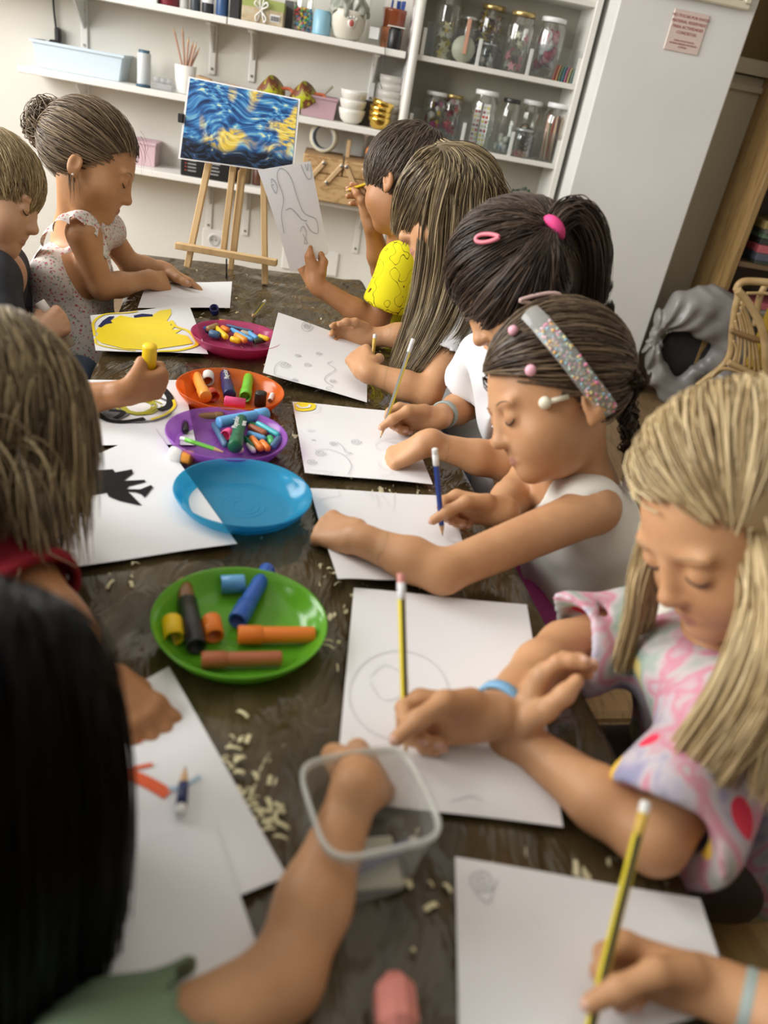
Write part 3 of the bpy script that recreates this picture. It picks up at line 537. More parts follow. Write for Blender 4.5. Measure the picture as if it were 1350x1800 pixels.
# clear tub
def tub():
    rz = .072; A = G(527, 1338, TT+rz); B = G(716, 1306, TT+rz); D = G(782, 1470, TT+rz); c = (A+D)/2; ex = unit((B-A)*V3(1, 1, 0)); ey = V3(-ex[1], ex[0], 0)
    hx = max(abs((B-A)@ex), .05)/2; hx = max(hx, abs((D-c)@ex)); hy = abs((D-c)@ey); c2 = c.copy()
    print('tub', hx, hy, c)
    t = thing('plastic_tub', 'clear plastic tub the reaching hand dips into', 'tub', (c2[0], c2[1], TT-.002))
    def ring(sx, sy, z, rr, n=40):
        out = []
        for k in range(n):
            a = 2*PI*k/n; ca, sa = math.cos(a), math.sin(a); e = .42
            out.append(ex*sx*math.copysign(abs(ca)**e, ca)+ey*sy*math.copysign(abs(sa)**e, sa)+ZZ*z)
        return out
    def loft(rings):
        m = MB(); n = len(rings[0]); vs = sum(rings, []); fs = []
        for i in range(len(rings)-1):
            for k in range(n): fs.append((i*n+k, i*n+(k+1) % n, (i+1)*n+(k+1) % n, (i+1)*n+k))
        fs.append(list(range(n))); m.add(vs, fs, 0, True); return m
    loft([ring(hx*.80, hy*.80, .0015, 0), ring(hx*.83, hy*.83, .004, 0), ring(hx*.97, hy*.97, rz-.003, 0)]).build('tub_wall', clear_mat('tub_plastic', (.93, .94, .92), (.70, .72, .70), .34, .2), t)
    m = MB(); R = [ring(hx*.97, hy*.97, rz-.004, 0), ring(hx*1.03, hy*1.03, rz-.003, 0), ring(hx*1.04, hy*1.04, rz+.002, 0), ring(hx*.98, hy*.98, rz+.003, 0), ring(hx*.97, hy*.97, rz-.004, 0)]
    n = 40; fs = []
    for i in range(4):
        for k in range(n): fs.append((i*n+k, i*n+(k+1) % n, (i+1)*n+(k+1) % n, (i+1)*n+k))
    m.add(sum(R, []), fs, 0, True); m.build('rim', clear_mat('tub_rim', (.95, .95, .92), (.80, .81, .77), .55, .2), t)
    return c2, ex, ey, hx, hy
TUB = tub()
_c = TUB[0]
pencil('dull blue grey pencil lying in the clear tub', V3(_c[0]-.02, _c[1]-.035, TT+.012), V3(_c[0]+.045, _c[1]+.015, TT+.016), (.18, .19, .32), (.16, .17, .28), (.2, .2, .3), .0048)
mb = MB(); mb.box((0, 0, .002), (.060, .045, .004), (V3(.95, .3, 0), V3(-.3, .95, 0), ZZ), bev=.001); solo(mb, 'paper_slip', mat('slip_paper', (.62, .60, .50), .7), 'pale slip of card on the floor of the clear tub', 'card slip', (_c[0]+.004, _c[1]-.006, TT+.001))
# ================================================================== EASEL, PAINTING
M_pine = wood_mat('pine', (.62, .43, .22), (.54, .36, .17), 5, (3, 3, .5), .5, 5)
eL, eR = G(330, 472, TT), G(465, 500, TT); eL = eL+V3(0, 0, 0)
Yb = (eL[1]+eR[1])/2
ea = thing('easel', 'small pine table easel standing at the far end of the table', 'easel', V3((eL[0]+eR[0])/2, Yb, TT-.002))
eo = V3((eL[0]+eR[0])/2, Yb, TT-.002)
def epx(x, y, dY=0): return V(x, y, Yb+dY)-eo
def bar(p, q, w, d, nm, upref=None, par=ea, m=M_pine):
    a = unit(q-p); x = unit(np.cross(a, V3(0, 1, 0))); y = np.cross(a, x); L = np.linalg.norm(q-p)
    MB().box((p+q)/2, (w, d, L), (x, y, a), bev=.0015).build(nm, m, par)
bar(epx(329, 470), epx(372, 262, .06), .016, .012, 'leg'); bar(epx(466, 500), epx(463, 272, .06), .015, .012, 'leg')
bar(epx(392, 448, .01), epx(416, 240, .06), .015, .012, 'mast'); bar(epx(410, 452, .02), epx(434, 240, .08), .015, .012, 'mast')
bar(epx(309, 431, -.014), epx(487, 462, -.014), .016, .020, 'ledge'); bar(epx(345, 205, .075), epx(520, 240, .075), .016, .012, 'crossbar')
bar(epx(405, 478, .10)*V3(1, 1, 1), epx(424, 300, .09), .014, .010, 'rear_leg')
MB().tube([epx(398, 455, 0), epx(398, 492, .0), epx(404, 484, .06)], .0022, 8).build('prop_hook', mat('black_wire', (.015, .015, .015), .4), ea)
# painting: plain generic swirl-free blue and yellow brush print in place of a known artwork
ptl, ptr, pbr, pbl = V(331, 134, Yb+.035), V(528, 174, Yb+.035), V(516, 307, Yb+.012), V(313, 279, Yb+.012)
def art_mat():
    m = mat('print_brushwork', (.05, .12, .35), .28, .5); N, L, b = nodes(m); tc = N.new('ShaderNodeTexCoord')
    wv = N.new('ShaderNodeTexNoise'); wv.inputs['Scale'].default_value = 9; wv.inputs['Detail'].default_value = 1; L.new(tc.outputs['Object'], wv.inputs[0])
    mp = N.new('ShaderNodeMapping'); mp.inputs['Scale'].default_value = (34, 1, 120); mp.inputs['Rotation'].default_value = (0, .25, 0); L.new(tc.outputs['Object'], mp.inputs[0])
    ad = N.new('ShaderNodeVectorMath'); ad.operation = 'MULTIPLY_ADD'; ad.inputs[1].default_value = (9, 0, 11); L.new(wv.outputs['Color'], ad.inputs[0]); L.new(mp.outputs[0], ad.inputs[2])
    st = N.new('ShaderNodeTexNoise'); st.inputs['Scale'].default_value = 1; st.inputs['Detail'].default_value = 2; L.new(ad.outputs[0], st.inputs[0])
    r1 = ramp(N, [(.26, (.006, .012, .05)), (.42, (.015, .075, .24)), (.53, (.05, .22, .52)), (.61, (.16, .42, .58)), (.69, (.66, .72, .48))]); L.new(st.outputs[0], r1.inputs[0])
    br = N.new('ShaderNodeTexNoise'); br.inputs['Scale'].default_value = 13; br.inputs['Detail'].default_value = 1; L.new(tc.outputs['Object'], br.inputs[0])
    r2 = ramp(N, [(.52, (0, 0, 0)), (.60, (1, 1, 1))]); L.new(br.outputs[0], r2.inputs[0])
    r3 = ramp(N, [(.38, (.05, .18, .40)), (.5, (.72, .50, .04)), (.62, (.82, .70, .22))]); L.new(st.outputs[0], r3.inputs[0])
    mx = N.new('ShaderNodeMixRGB'); L.new(r2.outputs[0], mx.inputs[0]); L.new(r1.outputs[0], mx.inputs[1]); L.new(r3.outputs[0], mx.inputs[2])
    sp = N.new('ShaderNodeSeparateXYZ'); L.new(tc.outputs['Object'], sp.inputs[0])
    dk = N.new('ShaderNodeMath'); dk.operation = 'MULTIPLY_ADD'; dk.inputs[1].default_value = .09; L.new(wv.outputs[0], dk.inputs[0]); L.new(sp.outputs[2], dk.inputs[2])
    r4 = ramp(N, [(.0, (1, 1, 1)), (.012, (0, 0, 0))]); L.new(dk.outputs[0], r4.inputs[0])
    r5 = ramp(N, [(.45, (.008, .009, .014)), (.66, (.03, .07, .16)), (.74, (.3, .3, .2))]); L.new(st.outputs[0], r5.inputs[0])
    m2 = N.new('ShaderNodeMixRGB'); L.new(r4.outputs[0], m2.inputs[0]); L.new(mx.outputs[0], m2.inputs[1]); L.new(r5.outputs[0], m2.inputs[2])
    L.new(m2.outputs[0], b.inputs['Base Color']); return m
pc = (ptl+ptr+pbr+pbl)/4; px_ = unit(ptr-ptl); pn = unit(np.cross(px_, ptl-pbl)); pn = pn if pn[1] < 0 else -pn
pt = thing('art_print', 'glossy blue and yellow brushwork print with white border on the easel', 'art print', pc)
mb = MB()
cr = [q-pc for q in (ptl, ptr, pbr, pbl)]
mb.add(cr+[q-pn*.003 for q in cr], [(3, 2, 1, 0), (4, 5, 6, 7), (0, 1, 5, 4), (1, 2, 6, 5), (2, 3, 7, 6), (3, 0, 4, 7)]); mb.build('sheet', mat('print_border', (.80, .80, .80), .3), pt)
mb = MB(); mb.grid(lambda u, v: ((cr[0]*(1-u)+cr[1]*u)*(1-v)+(cr[3]*(1-u)+cr[2]*u)*v)*.962+pn*.0012, 12, 12); mb.build('printed_picture', art_mat(), pt)
MB().box(cr[0]*.5+cr[3]*.5+V3(-.004, -.002, 0), (.014, .014, .020), bev=.002).build('clip', mat('black_clip', (.015, .015, .015), .4), pt)
# ================================================================== THINGS ON THE WALL SHELVES
def pj(P): w = np.asarray(P)-CC; z = w@CF; return np.array([675+FPX*(w@CR)/z, 900-FPX*(w@CU)/z])
def spot(px, py, o, z, wpx=10, hpx=10):
    u, _ = WPX(px, py, o); P = WP(u, o, z); a = pj(P); w = wpx/np.linalg.norm(pj(P+.05*WU_)-a)*.05; h = hpx/np.linalg.norm(pj(P+.05*ZZ)-a)*.05; return P, w, h
M_glass = clear_mat('jar_glass', (.95, .96, .94), (.75, .78, .75), .08, .04)
def lidm(k): return dict(gold=mat('lid_gold', (.55, .42, .18), .3, metal=.8), white=mat('lid_white', (.80, .80, .80), .35), black=mat('lid_black', (.03, .03, .03), .35), steel=mat('lid_steel', (.60, .60, .58), .3, metal=.7))[k]
def jar(label, px, py, wpx, hpx, z, lid, fill=None, o=.11, name='glass_jar', group='glass jars of craft bits'):
    P, w, h = spot(px, py, o, z, wpx, hpx); r = w/2; t = thing(name, label, 'jar', P, WROT, group)
    MB().lathe([(0, .002), (r*.9, .002), (r, .008), (r, h*.76), (r*.97, h*.82), (r*.78, h*.90), (r*.78, h*.95)], n=26).build('glass', M_glass, t)
    MB().lathe([(r*.84, h*.92), (r*.86, h*.925), (r*.86, h*.985), (r*.82, h), (0, h*1.0)], n=26).build('lid', lidm(lid), t)
    if fill: fill(t, r*.86, h)
    return t
def f_bits(cols, n, lo, hi, size, shape='disc', nm='filling'):
    def fn(t, r, h):
        mb = MB()
        for k in range(n):
            a = random.uniform(0, 2*PI); rr = r*random.uniform(.5, .92); z = h*random.uniform(lo, hi); c = V3(rr*math.cos(a), rr*math.sin(a), max(z, .008)); d = unit(V3(random.gauss(0, 1), random.gauss(0, 1), random.gauss(0, .5))); s = size*random.uniform(.7, 1.3); m = k % len(cols)
            if shape == 'disc': mb.lathe([(0, 0), (s, 0), (s, .0012), (0, .0012)], c*V3(.9, .9, 1), unit(V3(math.cos(a), math.sin(a), .2)), 8, m)
            elif shape == 'star':
                x, y, _ = frame(unit(V3(math.cos(a), math.sin(a), .1))); pts = [(s*(1 if i % 2 == 0 else .42)*math.cos(PI*i/5+a), s*(1 if i % 2 == 0 else .42)*math.sin(PI*i/5+a)) for i in range(10)]; mb.prism(pts, .001, x, y, c*V3(.9, .9, 1), m)
            elif shape == 'bead': mb.ell(c, s, n=6, m=m)
            else: mb.tube([c-d*s, c+d*s*.4+V3(0, 0, s*.3), c+d*s], s*.10, 4, m)
        mb.build(nm, [mat('bit_%.2f_%.2f_%.2f' % c, c, .5) for c in cols], t)
    return fn
def f_sticks(cols, n, top, rad):
    def fn(t, r, h):
        mb = MB()
        for k in range(n):
            a = random.uniform(0, 2*PI); b = a+random.uniform(-.5, .5); q = r*random.uniform(.2, .9)
            mb.tube([V3(.8*q*math.cos(a), .8*q*math.sin(a), .006), V3(q*math.cos(b), q*math.sin(b), h*top*random.uniform(.85, 1))], rad, 6, k % len(cols))
        mb.build('sticks', [mat('bit_%.2f_%.2f_%.2f' % c, c, .5) for c in cols], t)
    return fn
def f_rings(t, r, h):
    mb = MB()
    for k in range(16):
        c = V3(random.uniform(-.35, .35)*r, random.uniform(-.35, .35)*r, h*random.uniform(.12, .5)); x, y, d = frame(V3(random.gauss(0, 1), random.gauss(0, 1), random.gauss(0, .7))); q = r*.48
        mb.tube([c+q*(math.cos(2*PI*i/14)*x+math.sin(2*PI*i/14)*y) for i in range(15)], .0018, 5, k % 2)
    mb.build('rubber_rings', [mat('ring_black', (.02, .02, .025), .5), mat('ring_orange', (.5, .2, .04), .5)], t)
GOLD = (.60, .45, .05); PALE = (.62, .60, .54); RED = (.5, .03, .03)
jar('tall jar of yellow stars at the left of the upper cabinet shelf', 775, 103, 47, 118, ZU, 'gold', f_bits([GOLD, (.66, .60, .38), PALE], 60, .04, .55, .016, 'star'), .11)
jar('plain jar half hidden behind the pale round lid and peg', 815, 103, 34, 82, ZU, 'steel', None, .06)
jar('gold lidded jar of purple and yellow fluff and wood shavings', 850, 107, 46, 108, ZU, 'gold', f_bits([(.18, .10, .12), (.55, .42, .04), (.40, .30, .16), (.12, .07, .09)], 130, .05, .85, .020, 'curl'), .07)
jar('small steel lidded jar with pale discs on the upper cabinet shelf', 852, 119, 34, 42, ZU, 'steel', f_bits([PALE, (.7, .7, .68)], 12, .1, .4, .009), .15)
jar('tall gold lidded jar with a pink star and silver shapes', 900, 124, 47, 106, ZU, 'gold', f_bits([(.62, .62, .58), (.70, .30, .34), (.45, .45, .43), (.66, .64, .50)], 34, .05, .65, .018, 'star'), .13)
jar('tall white lidded jar with pink paper and clips on the upper shelf', 952, 133, 48, 106, ZU, 'white', f_bits([(.40, .07, .12), (.62, .62, .60), (.55, .28, .34), (.6, .6, .6)], 46, .25, .80, .018), .13)
# pale lid with a clothes peg
P, w, h = spot(810, 108, .17, ZU, 40, 38); r = w/2
t = thing('peg_disc', 'pale round lid standing upright with a wooden peg clipped on', 'lid', P, WROT)
MB().lathe([(0, 0), (r*.93, 0), (r*.95, -.004), (r, -.004), (r, .010), (0, .010)], (0, 0, r), (0, -1, 0), 30).build('disc', mat('lid_cream', (.62, .60, .46), .4), t)
b = MB(); b.box((.004, -.010, r*1.95), (.013, .006, .110), bev=.001); b.box((.004, -.018, r*1.95), (.013, .006, .110), bev=.001); b.tube([(-.004, -.014, r*1.75), (.012, -.014, r*1.75)], .005, 8, 1); b.build('clothes_peg', [mat('peg_wood', (.55, .30, .20), .6), mat('screw_steel', (.35, .34, .32), .35)], t)
for i, (c, lb) in enumerate((((.55, .10, .06), 'red'), ((.70, .30, .08), 'orange'), ((.12, .25, .12), 'dark green'), ((.05, .25, .35), 'blue green'), ((.70, .15, .30), 'pink'), ((.75, .60, .25), 'pale yellow'), ((.25, .40, .38), 'grey green'))):
    P, w, h = spot(975+i*5.0, 141+i*.9, .15, ZU, 10, 42); mb = MB(); pts = [(.026*math.cos(a), .052*math.sin(a)) for a in np.linspace(0, PI, 12)]
    mb.prism([(x, y) for x, y in pts], .003, unit(V3(.55, .83, 0)), V3(0, 0, 1)); solo(mb, 'paper_case', mat('case_%d' % i, c, .6), '%s half round paper case leaning in the rainbow row' % lb, 'paper case', P+ZZ*.001, WROT, 'rainbow paper cases on the cabinet shelf')
jar('white lidded jar holding yellow and purple tape rolls', 756, 236, 42, 84, .826, 'white', f_bits([(.6, .6, .58), (.75, .5, .03), (.32, .02, .16), (.5, .5, .48)], 26, .3, .85, .012), .09)
jar('gold lidded jar with red and white cut-out stickers', 785, 243, 38, 84, .826, 'gold', f_bits([RED, (.7, .7, .68), (.25, .02, .05)], 34, .1, .95, .016, 'star'), .08)
P, w, h = spot(749, 238, .16, .826, 27, 24); t = thing('plastic_pot', 'small clear pot with a blue lid low in the cabinet', 'pot', P, WROT)
MB().lathe([(0, .001), (w/2, .001), (w/2, h*.7)], n=20).build('pot_wall', M_glass, t); MB().lathe([(w*.54, h*.66), (w*.54, h), (0, h)], n=20).build('lid', mat('lid_blue', (.04, .12, .34), .4), t)
jar('tall white lidded jar with strips of coloured dots', 836, 266, 46, 102, .826, 'white', None, .13)
P, w, h = spot(836, 266, .13, .826, 46, 102)
for k, (dx, rz) in enumerate(((-.022, .2), (.010, -.25))):
    t = thing('dot_sticker_strip', ('left strip of pale and red dot stickers inside the dotted jar', 'right strip of red and yellow dot stickers inside the dotted jar')[k], 'sticker strip', P+dx*WU_+ZZ*.006, WROT+rz, 'dot sticker strips')
    MB().box((0, 0, h*.38), (.026, .0012, h*.74)).build('strip', mat('sheet_paper', (.78, .77, .78), .4), t)
    mb = MB(); dc = [(.55, .05, .04), (.70, .20, .22), (.70, .60, .10), (.55, .55, .40), (.28, .06, .10)]
    for i in range(9):
        for j in range(2): mb.lathe([(0, 0), (.0052, 0)], (-.0065+.013*j, -.0012, h*(.06+.078*i)), (0, -1, 0), 10, random.randrange(5))
    mb.build('dot', [mat('dot%d' % i, c, .4) for i, c in enumerate(dc)], t)
jar('narrow black lidded jar with pale shells in the lower cabinet row', 880, 273, 34, 96, .826, 'black', f_bits([(.55, .55, .48), (.20, .28, .34), (.6, .6, .58)], 16, .05, .35, .011, 'bead'), .13)
jar('white lidded jar of black rubber rings', 916, 275, 38, 98, .826, 'white', f_rings, .08)
jar('small steel lidded jar of pink and red beads', 911, 282, 37, 50, .826, 'steel', f_bits([(.55, .10, .14), (.6, .45, .3), (.6, .55, .5)], 110, .02, .22, .0032, 'bead'), .155)
jar('white lidded jar of wooden sticks at the right end', 960, 287, 48, 102, .826, 'white', f_sticks([(.55, .40, .22), (.10, .05, .06), (.60, .10, .06), (.72, .34, .06), (.62, .48, .32), (.70, .42, .36)], 26, .82, .0028), .13)
# garland plant on the cabinet shelf below
P, w, h = spot(915, 372, .10, .56, 80, 76); t = thing('leafy_garland', 'dark green leafy garland heaped on the low cabinet shelf', 'garland', P, WROT)
mb = MB(); lf = MB()
for k in range(9):
    a0 = random.uniform(0, 2*PI); q = []
    for i in range(16): s = i/15; q.append(V3(w*.42*math.cos(a0+s*5)*(.5+.5*math.sin(3*s+k)), .05*math.sin(a0+s*4), .01+h*(.15+.8*(k/9.0)*abs(math.sin(PI*s)))))
    mb.tube(q, .0022, 5)
    for p in q:
        for _ in range(4):
            d = unit(V3(random.gauss(0, 1), random.gauss(0, 1), random.gauss(0, .8))); e = unit(np.cross(d, V3(.3, .2, 1))); l = random.uniform(.010, .018); p0 = p+V3(random.uniform(-.008, .008), random.uniform(-.006, .006), random.uniform(-.004, .008)); lf.add([p0, p0+d*l*.5+e*l*.28, p0+d*l, p0+d*l*.5-e*l*.28], [(0, 1, 2, 3)])
mb.build('stem', mat('stem_green', (.015, .05, .025), .6), t); o = lf.build('foliage', mat('leaf_green', (.012, .055, .030), .5), t)
# ---- upper left shelf
def can(label, px, py, w_, h_, col, z, name='tin', cat='tin', cap_col=None, o=.12, group=None, rough=.35, taper=1., m=None):
    P, w, h = spot(px, py, o, z, w_, h_); r = w/2; mm = m or mat('can_%.2f_%.2f_%.2f' % col, col, rough); b = [(0, .001), (r*.94*taper, .001), (r*taper, .005), (r, h*.9), (r*.96, h*.92)]
    t = thing(name, label, cat, P, WROT, group); MB().lathe(b+[(r*.9, h*.92), (0, h*.92)], n=24).build('body', mm, t)
    MB().lathe([(r*.80, h*.90), (r*.82, h), (0, h)], n=20).build('cap', mat('can_%.2f_%.2f_%.2f' % cap_col, cap_col, .4) if cap_col else mm, t); return t
def carton(label, px, py, w_, h_, d, col, z, name='box', cat='box', o=.11, m=None, lidc=None):
    P, w, h = spot(px, py, o+d/2, z, w_, h_); P = P-WN*d/2; t = thing(name, label, cat, P, WROT); MB().box((0, 0, h/2), (w, d, h), bev=.002).build('carton', m or mat('box_%.2f_%.2f_%.2f' % col, col, .6), t)
    MB().box((0, 0, h-.002), (w*.98, d*.98, .006), bev=.001).build('lid', mat('box_%.2f_%.2f_%.2f' % (lidc or col), lidc or col, .6), t); return t
carton('plain white box at the left of the upper shelf', 255, 8, 42, 40, .10, (.76, .76, .70), ZU)
can('dark red tin on the upper left shelf', 297, 14, 36, 44, (.16, .01, .02), ZU)
can('frosted white bottle next to the dark red tin', 323, 17, 17, 50, (.55, .54, .50), ZU, 'bottle', 'bottle', (.7, .7, .68))
can('dark glass bottle next to the frosted one', 343, 22, 18, 60, (.04, .05, .06), ZU, 'bottle', 'bottle', (.04, .04, .05))
t = can('black paint bottle with a white band on the upper shelf', 365, 24, 21, 62, (.02, .02, .025), ZU, 'bottle', 'bottle', (.7, .7, .7))
P, w, h = spot(365, 24, .12, ZU, 21, 62); MB().lathe([(w*.505, h*.30), (w*.505, h*.42)], n=24).build('label', mat('label_white', (.75, .75, .75), .5), t)
can('blue paint bottle on the upper shelf', 390, 29, 22, 62, (.03, .08, .20), ZU, 'bottle', 'bottle', (.02, .03, .06))
carton('black slim box beside the string tied craft box', 411, 34, 17, 60, .09, (.018, .018, .02), ZU, o=.10)
P, w, h = spot(460, 47, .19, ZU, 74, 44); d = .11
t = thing('craft_box', 'printed green and beige craft box tied with white string', 'box', P-WN*d/2, WROT)
MB().box((0, 0, h/2), (w, d, h), bev=.003).build('carton', noise_mat('craft_box_print', [(.35, (.42, .32, .20)), (.5, (.52, .42, .27)), (.65, (.56, .50, .36))], 40, 3, .6), t)
MB().box((0, 0, h*.80), (w*1.003, d*1.003, h*.38)).build('printed_band', mat('box_green', (.32, .38, .11), .6), t)
MB().box((w*.30, -d/2-.001, h*.30), (w*.24, .002, h*.30)).build('label', mat('label_white', (.75, .75, .75), .5), t)
b = MB()
for i in range(11): b.box((w*.20+i*w*.020, -d/2-.0025, h*.29), (w*.004*(1+i % 3), .001, h*.20))
b.build('barcode', mat('hole_black', (.02, .02, .02), .6), t)
b = MB()
for s in (-1, 1): b.tube(smooth([V3(-.005+s*.012, -d/2-.004, .004), V3(-.005+s*.003, -d/2-.006, h*.5), V3(-.005+s*.008, -d/2-.006, h), V3(-.005+s*.012, 0, h+.004), V3(-.005+s*.012, d/2, h+.003)]), .0028, 6)
for s in (-1, 1): b.tube(smooth([V3(-.005, -d/2-.006, h*.55), V3(-.005+s*.022, -d/2-.014, h*.72), V3(-.005+s*.016, -d/2-.012, h*.86), V3(-.005, -d/2-.006, h*.55), V3(-.005+s*.018, -d/2-.010, h*.25), V3(-.005+s*.014, -d/2-.008, h*.06)]), .0030, 6)
b.build('string', mat('string_white', (.76, .74, .70), .8), t)
carton('dark grey box standing behind the bead jar', 508, 52, 22, 50, .05, (.10, .10, .10), ZU, o=.05)
jar('square clear jar of many coloured beads', 531, 55, 38, 78, ZU, 'steel', f_bits([(.6, .05, .06), (.75, .55, .05), (.06, .25, .5), (.65, .65, .6), (.08, .4, .12), (.7, .25, .35)], 260, .02, .52, .0052, 'bead', 'beads'), .12)
P, w, h = spot(564, 59, .15, ZU, 32, 44); t = thing('enamel_mug', 'light blue mug with a dark base ring', 'mug', P, WROT); r = w/2
MB().lathe([(0, .001), (r*.98, .001), (r, .006), (r, h*.86), (r*.86, h*.92), (r*.86, h), (r*.80, h), (r*.80, h*.3), (0, h*.3)], n=28).build('cup', mat('mug_blue', (.24, .46, .58), .35), t)
P, w, h = spot(608, 66, .14, ZU, 64, 52); r = w/2; t = thing('plant_pot', 'cream ceramic pot with a small white and red paw relief', 'pot', P, WROT)
MB().lathe([(0, .001), (r*.55, .001), (r*.75, h*.12), (r*.93, h*.45), (r, h*.85), (r*.99, h), (r*.93, h), (r*.9, h*.7), (0, h*.6)], n=36).build('pot_body', mat('pot_cream', (.68, .65, .56), .3), t)
b = MB(); pa = -1.35; q = V3(r*.96*math.cos(pa), r*.96*math.sin(pa), h*.60); nn = unit(V3(math.cos(pa), math.sin(pa), -.1)); xx = unit(np.cross(ZZ, nn)); yy = np.cross(nn, xx)
b.ell(q, (.015, .018, .004), (xx, yy, nn), 14, 0)
for s in (-1.3, -.45, .45, 1.3): b.ell(q+xx*.012*s+yy*(.018-.004*abs(s)), (.005, .006, .004), (xx, yy, nn), 10, 0)
b.ell(q+nn*.003-yy*.001, (.009, .011, .003), (xx, yy, nn), 12, 1); b.build('paw_relief', [M_white, mat('paw_red', (.45, .10, .08), .4)], t)
b = MB()
def bagf(u, v): a = 2*PI*u; rr = r*(.80*(1-v**2)+.16)*(1+.18*math.sin(7*a+6*v)+.1*math.sin(13*a-9*v)); return V3(rr*math.cos(a), rr*math.sin(a), h*.75+.11*v+.010*math.sin(5*a))
b.grid(bagf, 60, 16); o = solo(b, 'plastic_bag', mat('bag_grey_green', (.30, .32, .27), .3), 'crumpled grey green plastic bag stuffed in the cream pot', 'plastic bag', P+ZZ*.006, WROT)
P, w, h = spot(655, 75, .14, ZU, 27, 84); t = thing('clear_bottle', 'clear square bottle with a small printed label', 'bottle', P, WROT)
MB().box((0, 0, h/2), (w, w, h), bev=.006).build('bottle_wall', M_glass, t); MB().box((.0, -w/2-.001, h*.26), (w*.62, .001, h*.24)).build('label', mat('label_white', (.75, .75, .75), .5), t)
P, w, h = spot(686, 78, .10, ZU, 42, 70); r = w/2; t = thing('terracotta_beaker', 'brown glazed terracotta beaker full of blue pens', 'beaker', P, WROT)
MB().lathe([(0, .001), (r*.80, .001), (r*.88, h*.04), (r*.92, h*.52)], n=28).build('bare_clay', mat('clay', (.45, .17, .08), .7), t)
MB().lathe([(r*.92, h*.52), (r*.97, h*.90), (r, h*.93), (r, h), (r*.9, h), (r*.84, h*.4), (0, h*.4)], n=28).build('glaze', mat('glaze_brown', (.22, .055, .02), .15), t)
for k in range(7): 
    q = P+WU_*random.uniform(-.6, .6)*r+WN*random.uniform(-.5, .5)*r; b = MB(); b.tube([V3(0, 0, h*.42), V3(random.uniform(-.006, .006), 0, h*.42+.10)], .0042, 8); solo(b, 'pen', mat('pen_blue', (.015, .05, .24), .3), 'blue pen standing in the terracotta beaker', 'pen', q, WROT, 'blue pens in the beaker')
can('black cup in front of the terracotta beaker', 692, 79, 24, 38, (.012, .012, .014), ZU, 'cup', 'cup', None, .175)
P, w, h = spot(692, 79, .175, ZU, 24, 38); b = MB(); b.box((.0, -.004, .002), (.062, .05, .003), bev=.001); solo(b, 'card_strip', M_white, 'white card strip laid over the black cup', 'card', P+ZZ*(h), WROT)
u, z = WPX(676, 72, .202); b = MB(); q = [WP(WPX(x, y, .206)[0], .206, WPX(x, y, .206)[1]) for x, y in ((676, 68), (677, 90), (676, 112), (668, 128), (667, 142), (672, 157))]
o = place(b.tube(smooth(q), .0014, 6), 'cord', mat('black_wire', (.015, .015, .015), .4), q[0]); tag(o, 'thin black cord hanging from the upper shelf', 'cord')
# ---- middle shelf
def trough(label, px, py, wpx, hpx, d, col, z, o, name='plastic_trough'):
    P, w, h = spot(px, py, o+d/2, z, wpx, hpx); P = P-WN*d/2; t = thing(name, label, 'storage trough', P, WROT); m = mat('trough_%.2f_%.2f_%.2f' % col, col, .35)
    def ring(k, zz): return [V3(x*w/2*k, y*d/2*(k if k < 1 else 1), zz) for x, y in ((-1, -.86), (-.97, -1), (.97, -1), (1, -.86), (1, .86), (.97, 1), (-.97, 1), (-1, .86))]
    b = MB(); R = [ring(.90, .001), ring(.985, h*.86), ring(.985, h*.995), ring(.95, h*.995), ring(.88, .005)]; n = 8; fs = []
    for i in range(4):
        for k in range(n): fs.append((i*n+k, i*n+(k+1) % n, (i+1)*n+(k+1) % n, (i+1)*n+k))
    fs += [list(range(n))[::-1], [4*n+k for k in range(n)]]; b.add(sum(R, []), fs); b.build('trough_body', m, t)
    b = MB(); R = [ring(.985, h*.90), ring(1.03, h*.90), ring(1.04, h), ring(.97, h*1.01)]; fs = []
    for i in range(3):
        for k in range(n): fs.append((i*n+k, i*n+(k+1) % n, (i+1)*n+(k+1) % n, (i+1)*n+k))
    b.add([V3(p[0], p[1]*1.06, p[2]) for p in sum(R, [])], fs); b.build('rim', m, t); return P, w, h
trough('long pale blue plastic trough on the left of the middle shelf', 138, 147, 164, 48, .13, (.56, .66, .74), ZM, .06)
u, z = WPX(97, 80, .02); t = thing('power_plug', 'black plug with its lead running up the wall', 'plug', WP(u, 0, z), WROT)
b = MB(); b.box((0, -.022, 0), (.034, .044, .036), bev=.006); b.box((.012, -.022, .035), (.018, .03, .05), bev=.005); b.build('plug_body', mat('black_clip', (.015, .015, .015), .4), t)
q = [WP(WPX(x, y, .012)[0], .012, WPX(x, y, .012)[1])-WP(u, 0, z) for x, y in ((100, 68), (98, 45), (95, 20), (92, -20))]; c, s = math.cos(-WROT), math.sin(-WROT)
MB().tube([V3(c*p[0]-s*p[1], s*p[0]+c*p[1], p[2]) for p in smooth(q)], .004, 8).build('lead', mat('black_wire', (.015, .015, .015), .4), t)
can('frosted clear bottle with a teal cap on the middle shelf', 253, 146, 24, 63, (.55, .58, .58), ZM, 'bottle', 'bottle', (.05, .12, .17), .12)
P, w, h = spot(252, 152, .17, ZM, 26, 8); b = MB(); b.lathe([(0, .001), (w/2, .001), (w/2, .008), (0, .010)], n=20); solo(b, 'lid', mat('lid_teal', (.03, .08, .13), .5), 'flat dark teal lid in front of the frosted bottle', 'lid', P, WROT)
P, w, h = spot(287, 163, .155, ZM, 38, 22); t = thing('clear_box', 'small clear stacking box with round compartments', 'box', P, WROT)
MB().box((0, 0, h*.3), (w, .07, h*.5), bev=.004).build('box_base', clear_mat('box_clear', (.86, .87, .88), (.7, .7, .72), .3, .1), t)
b = MB()
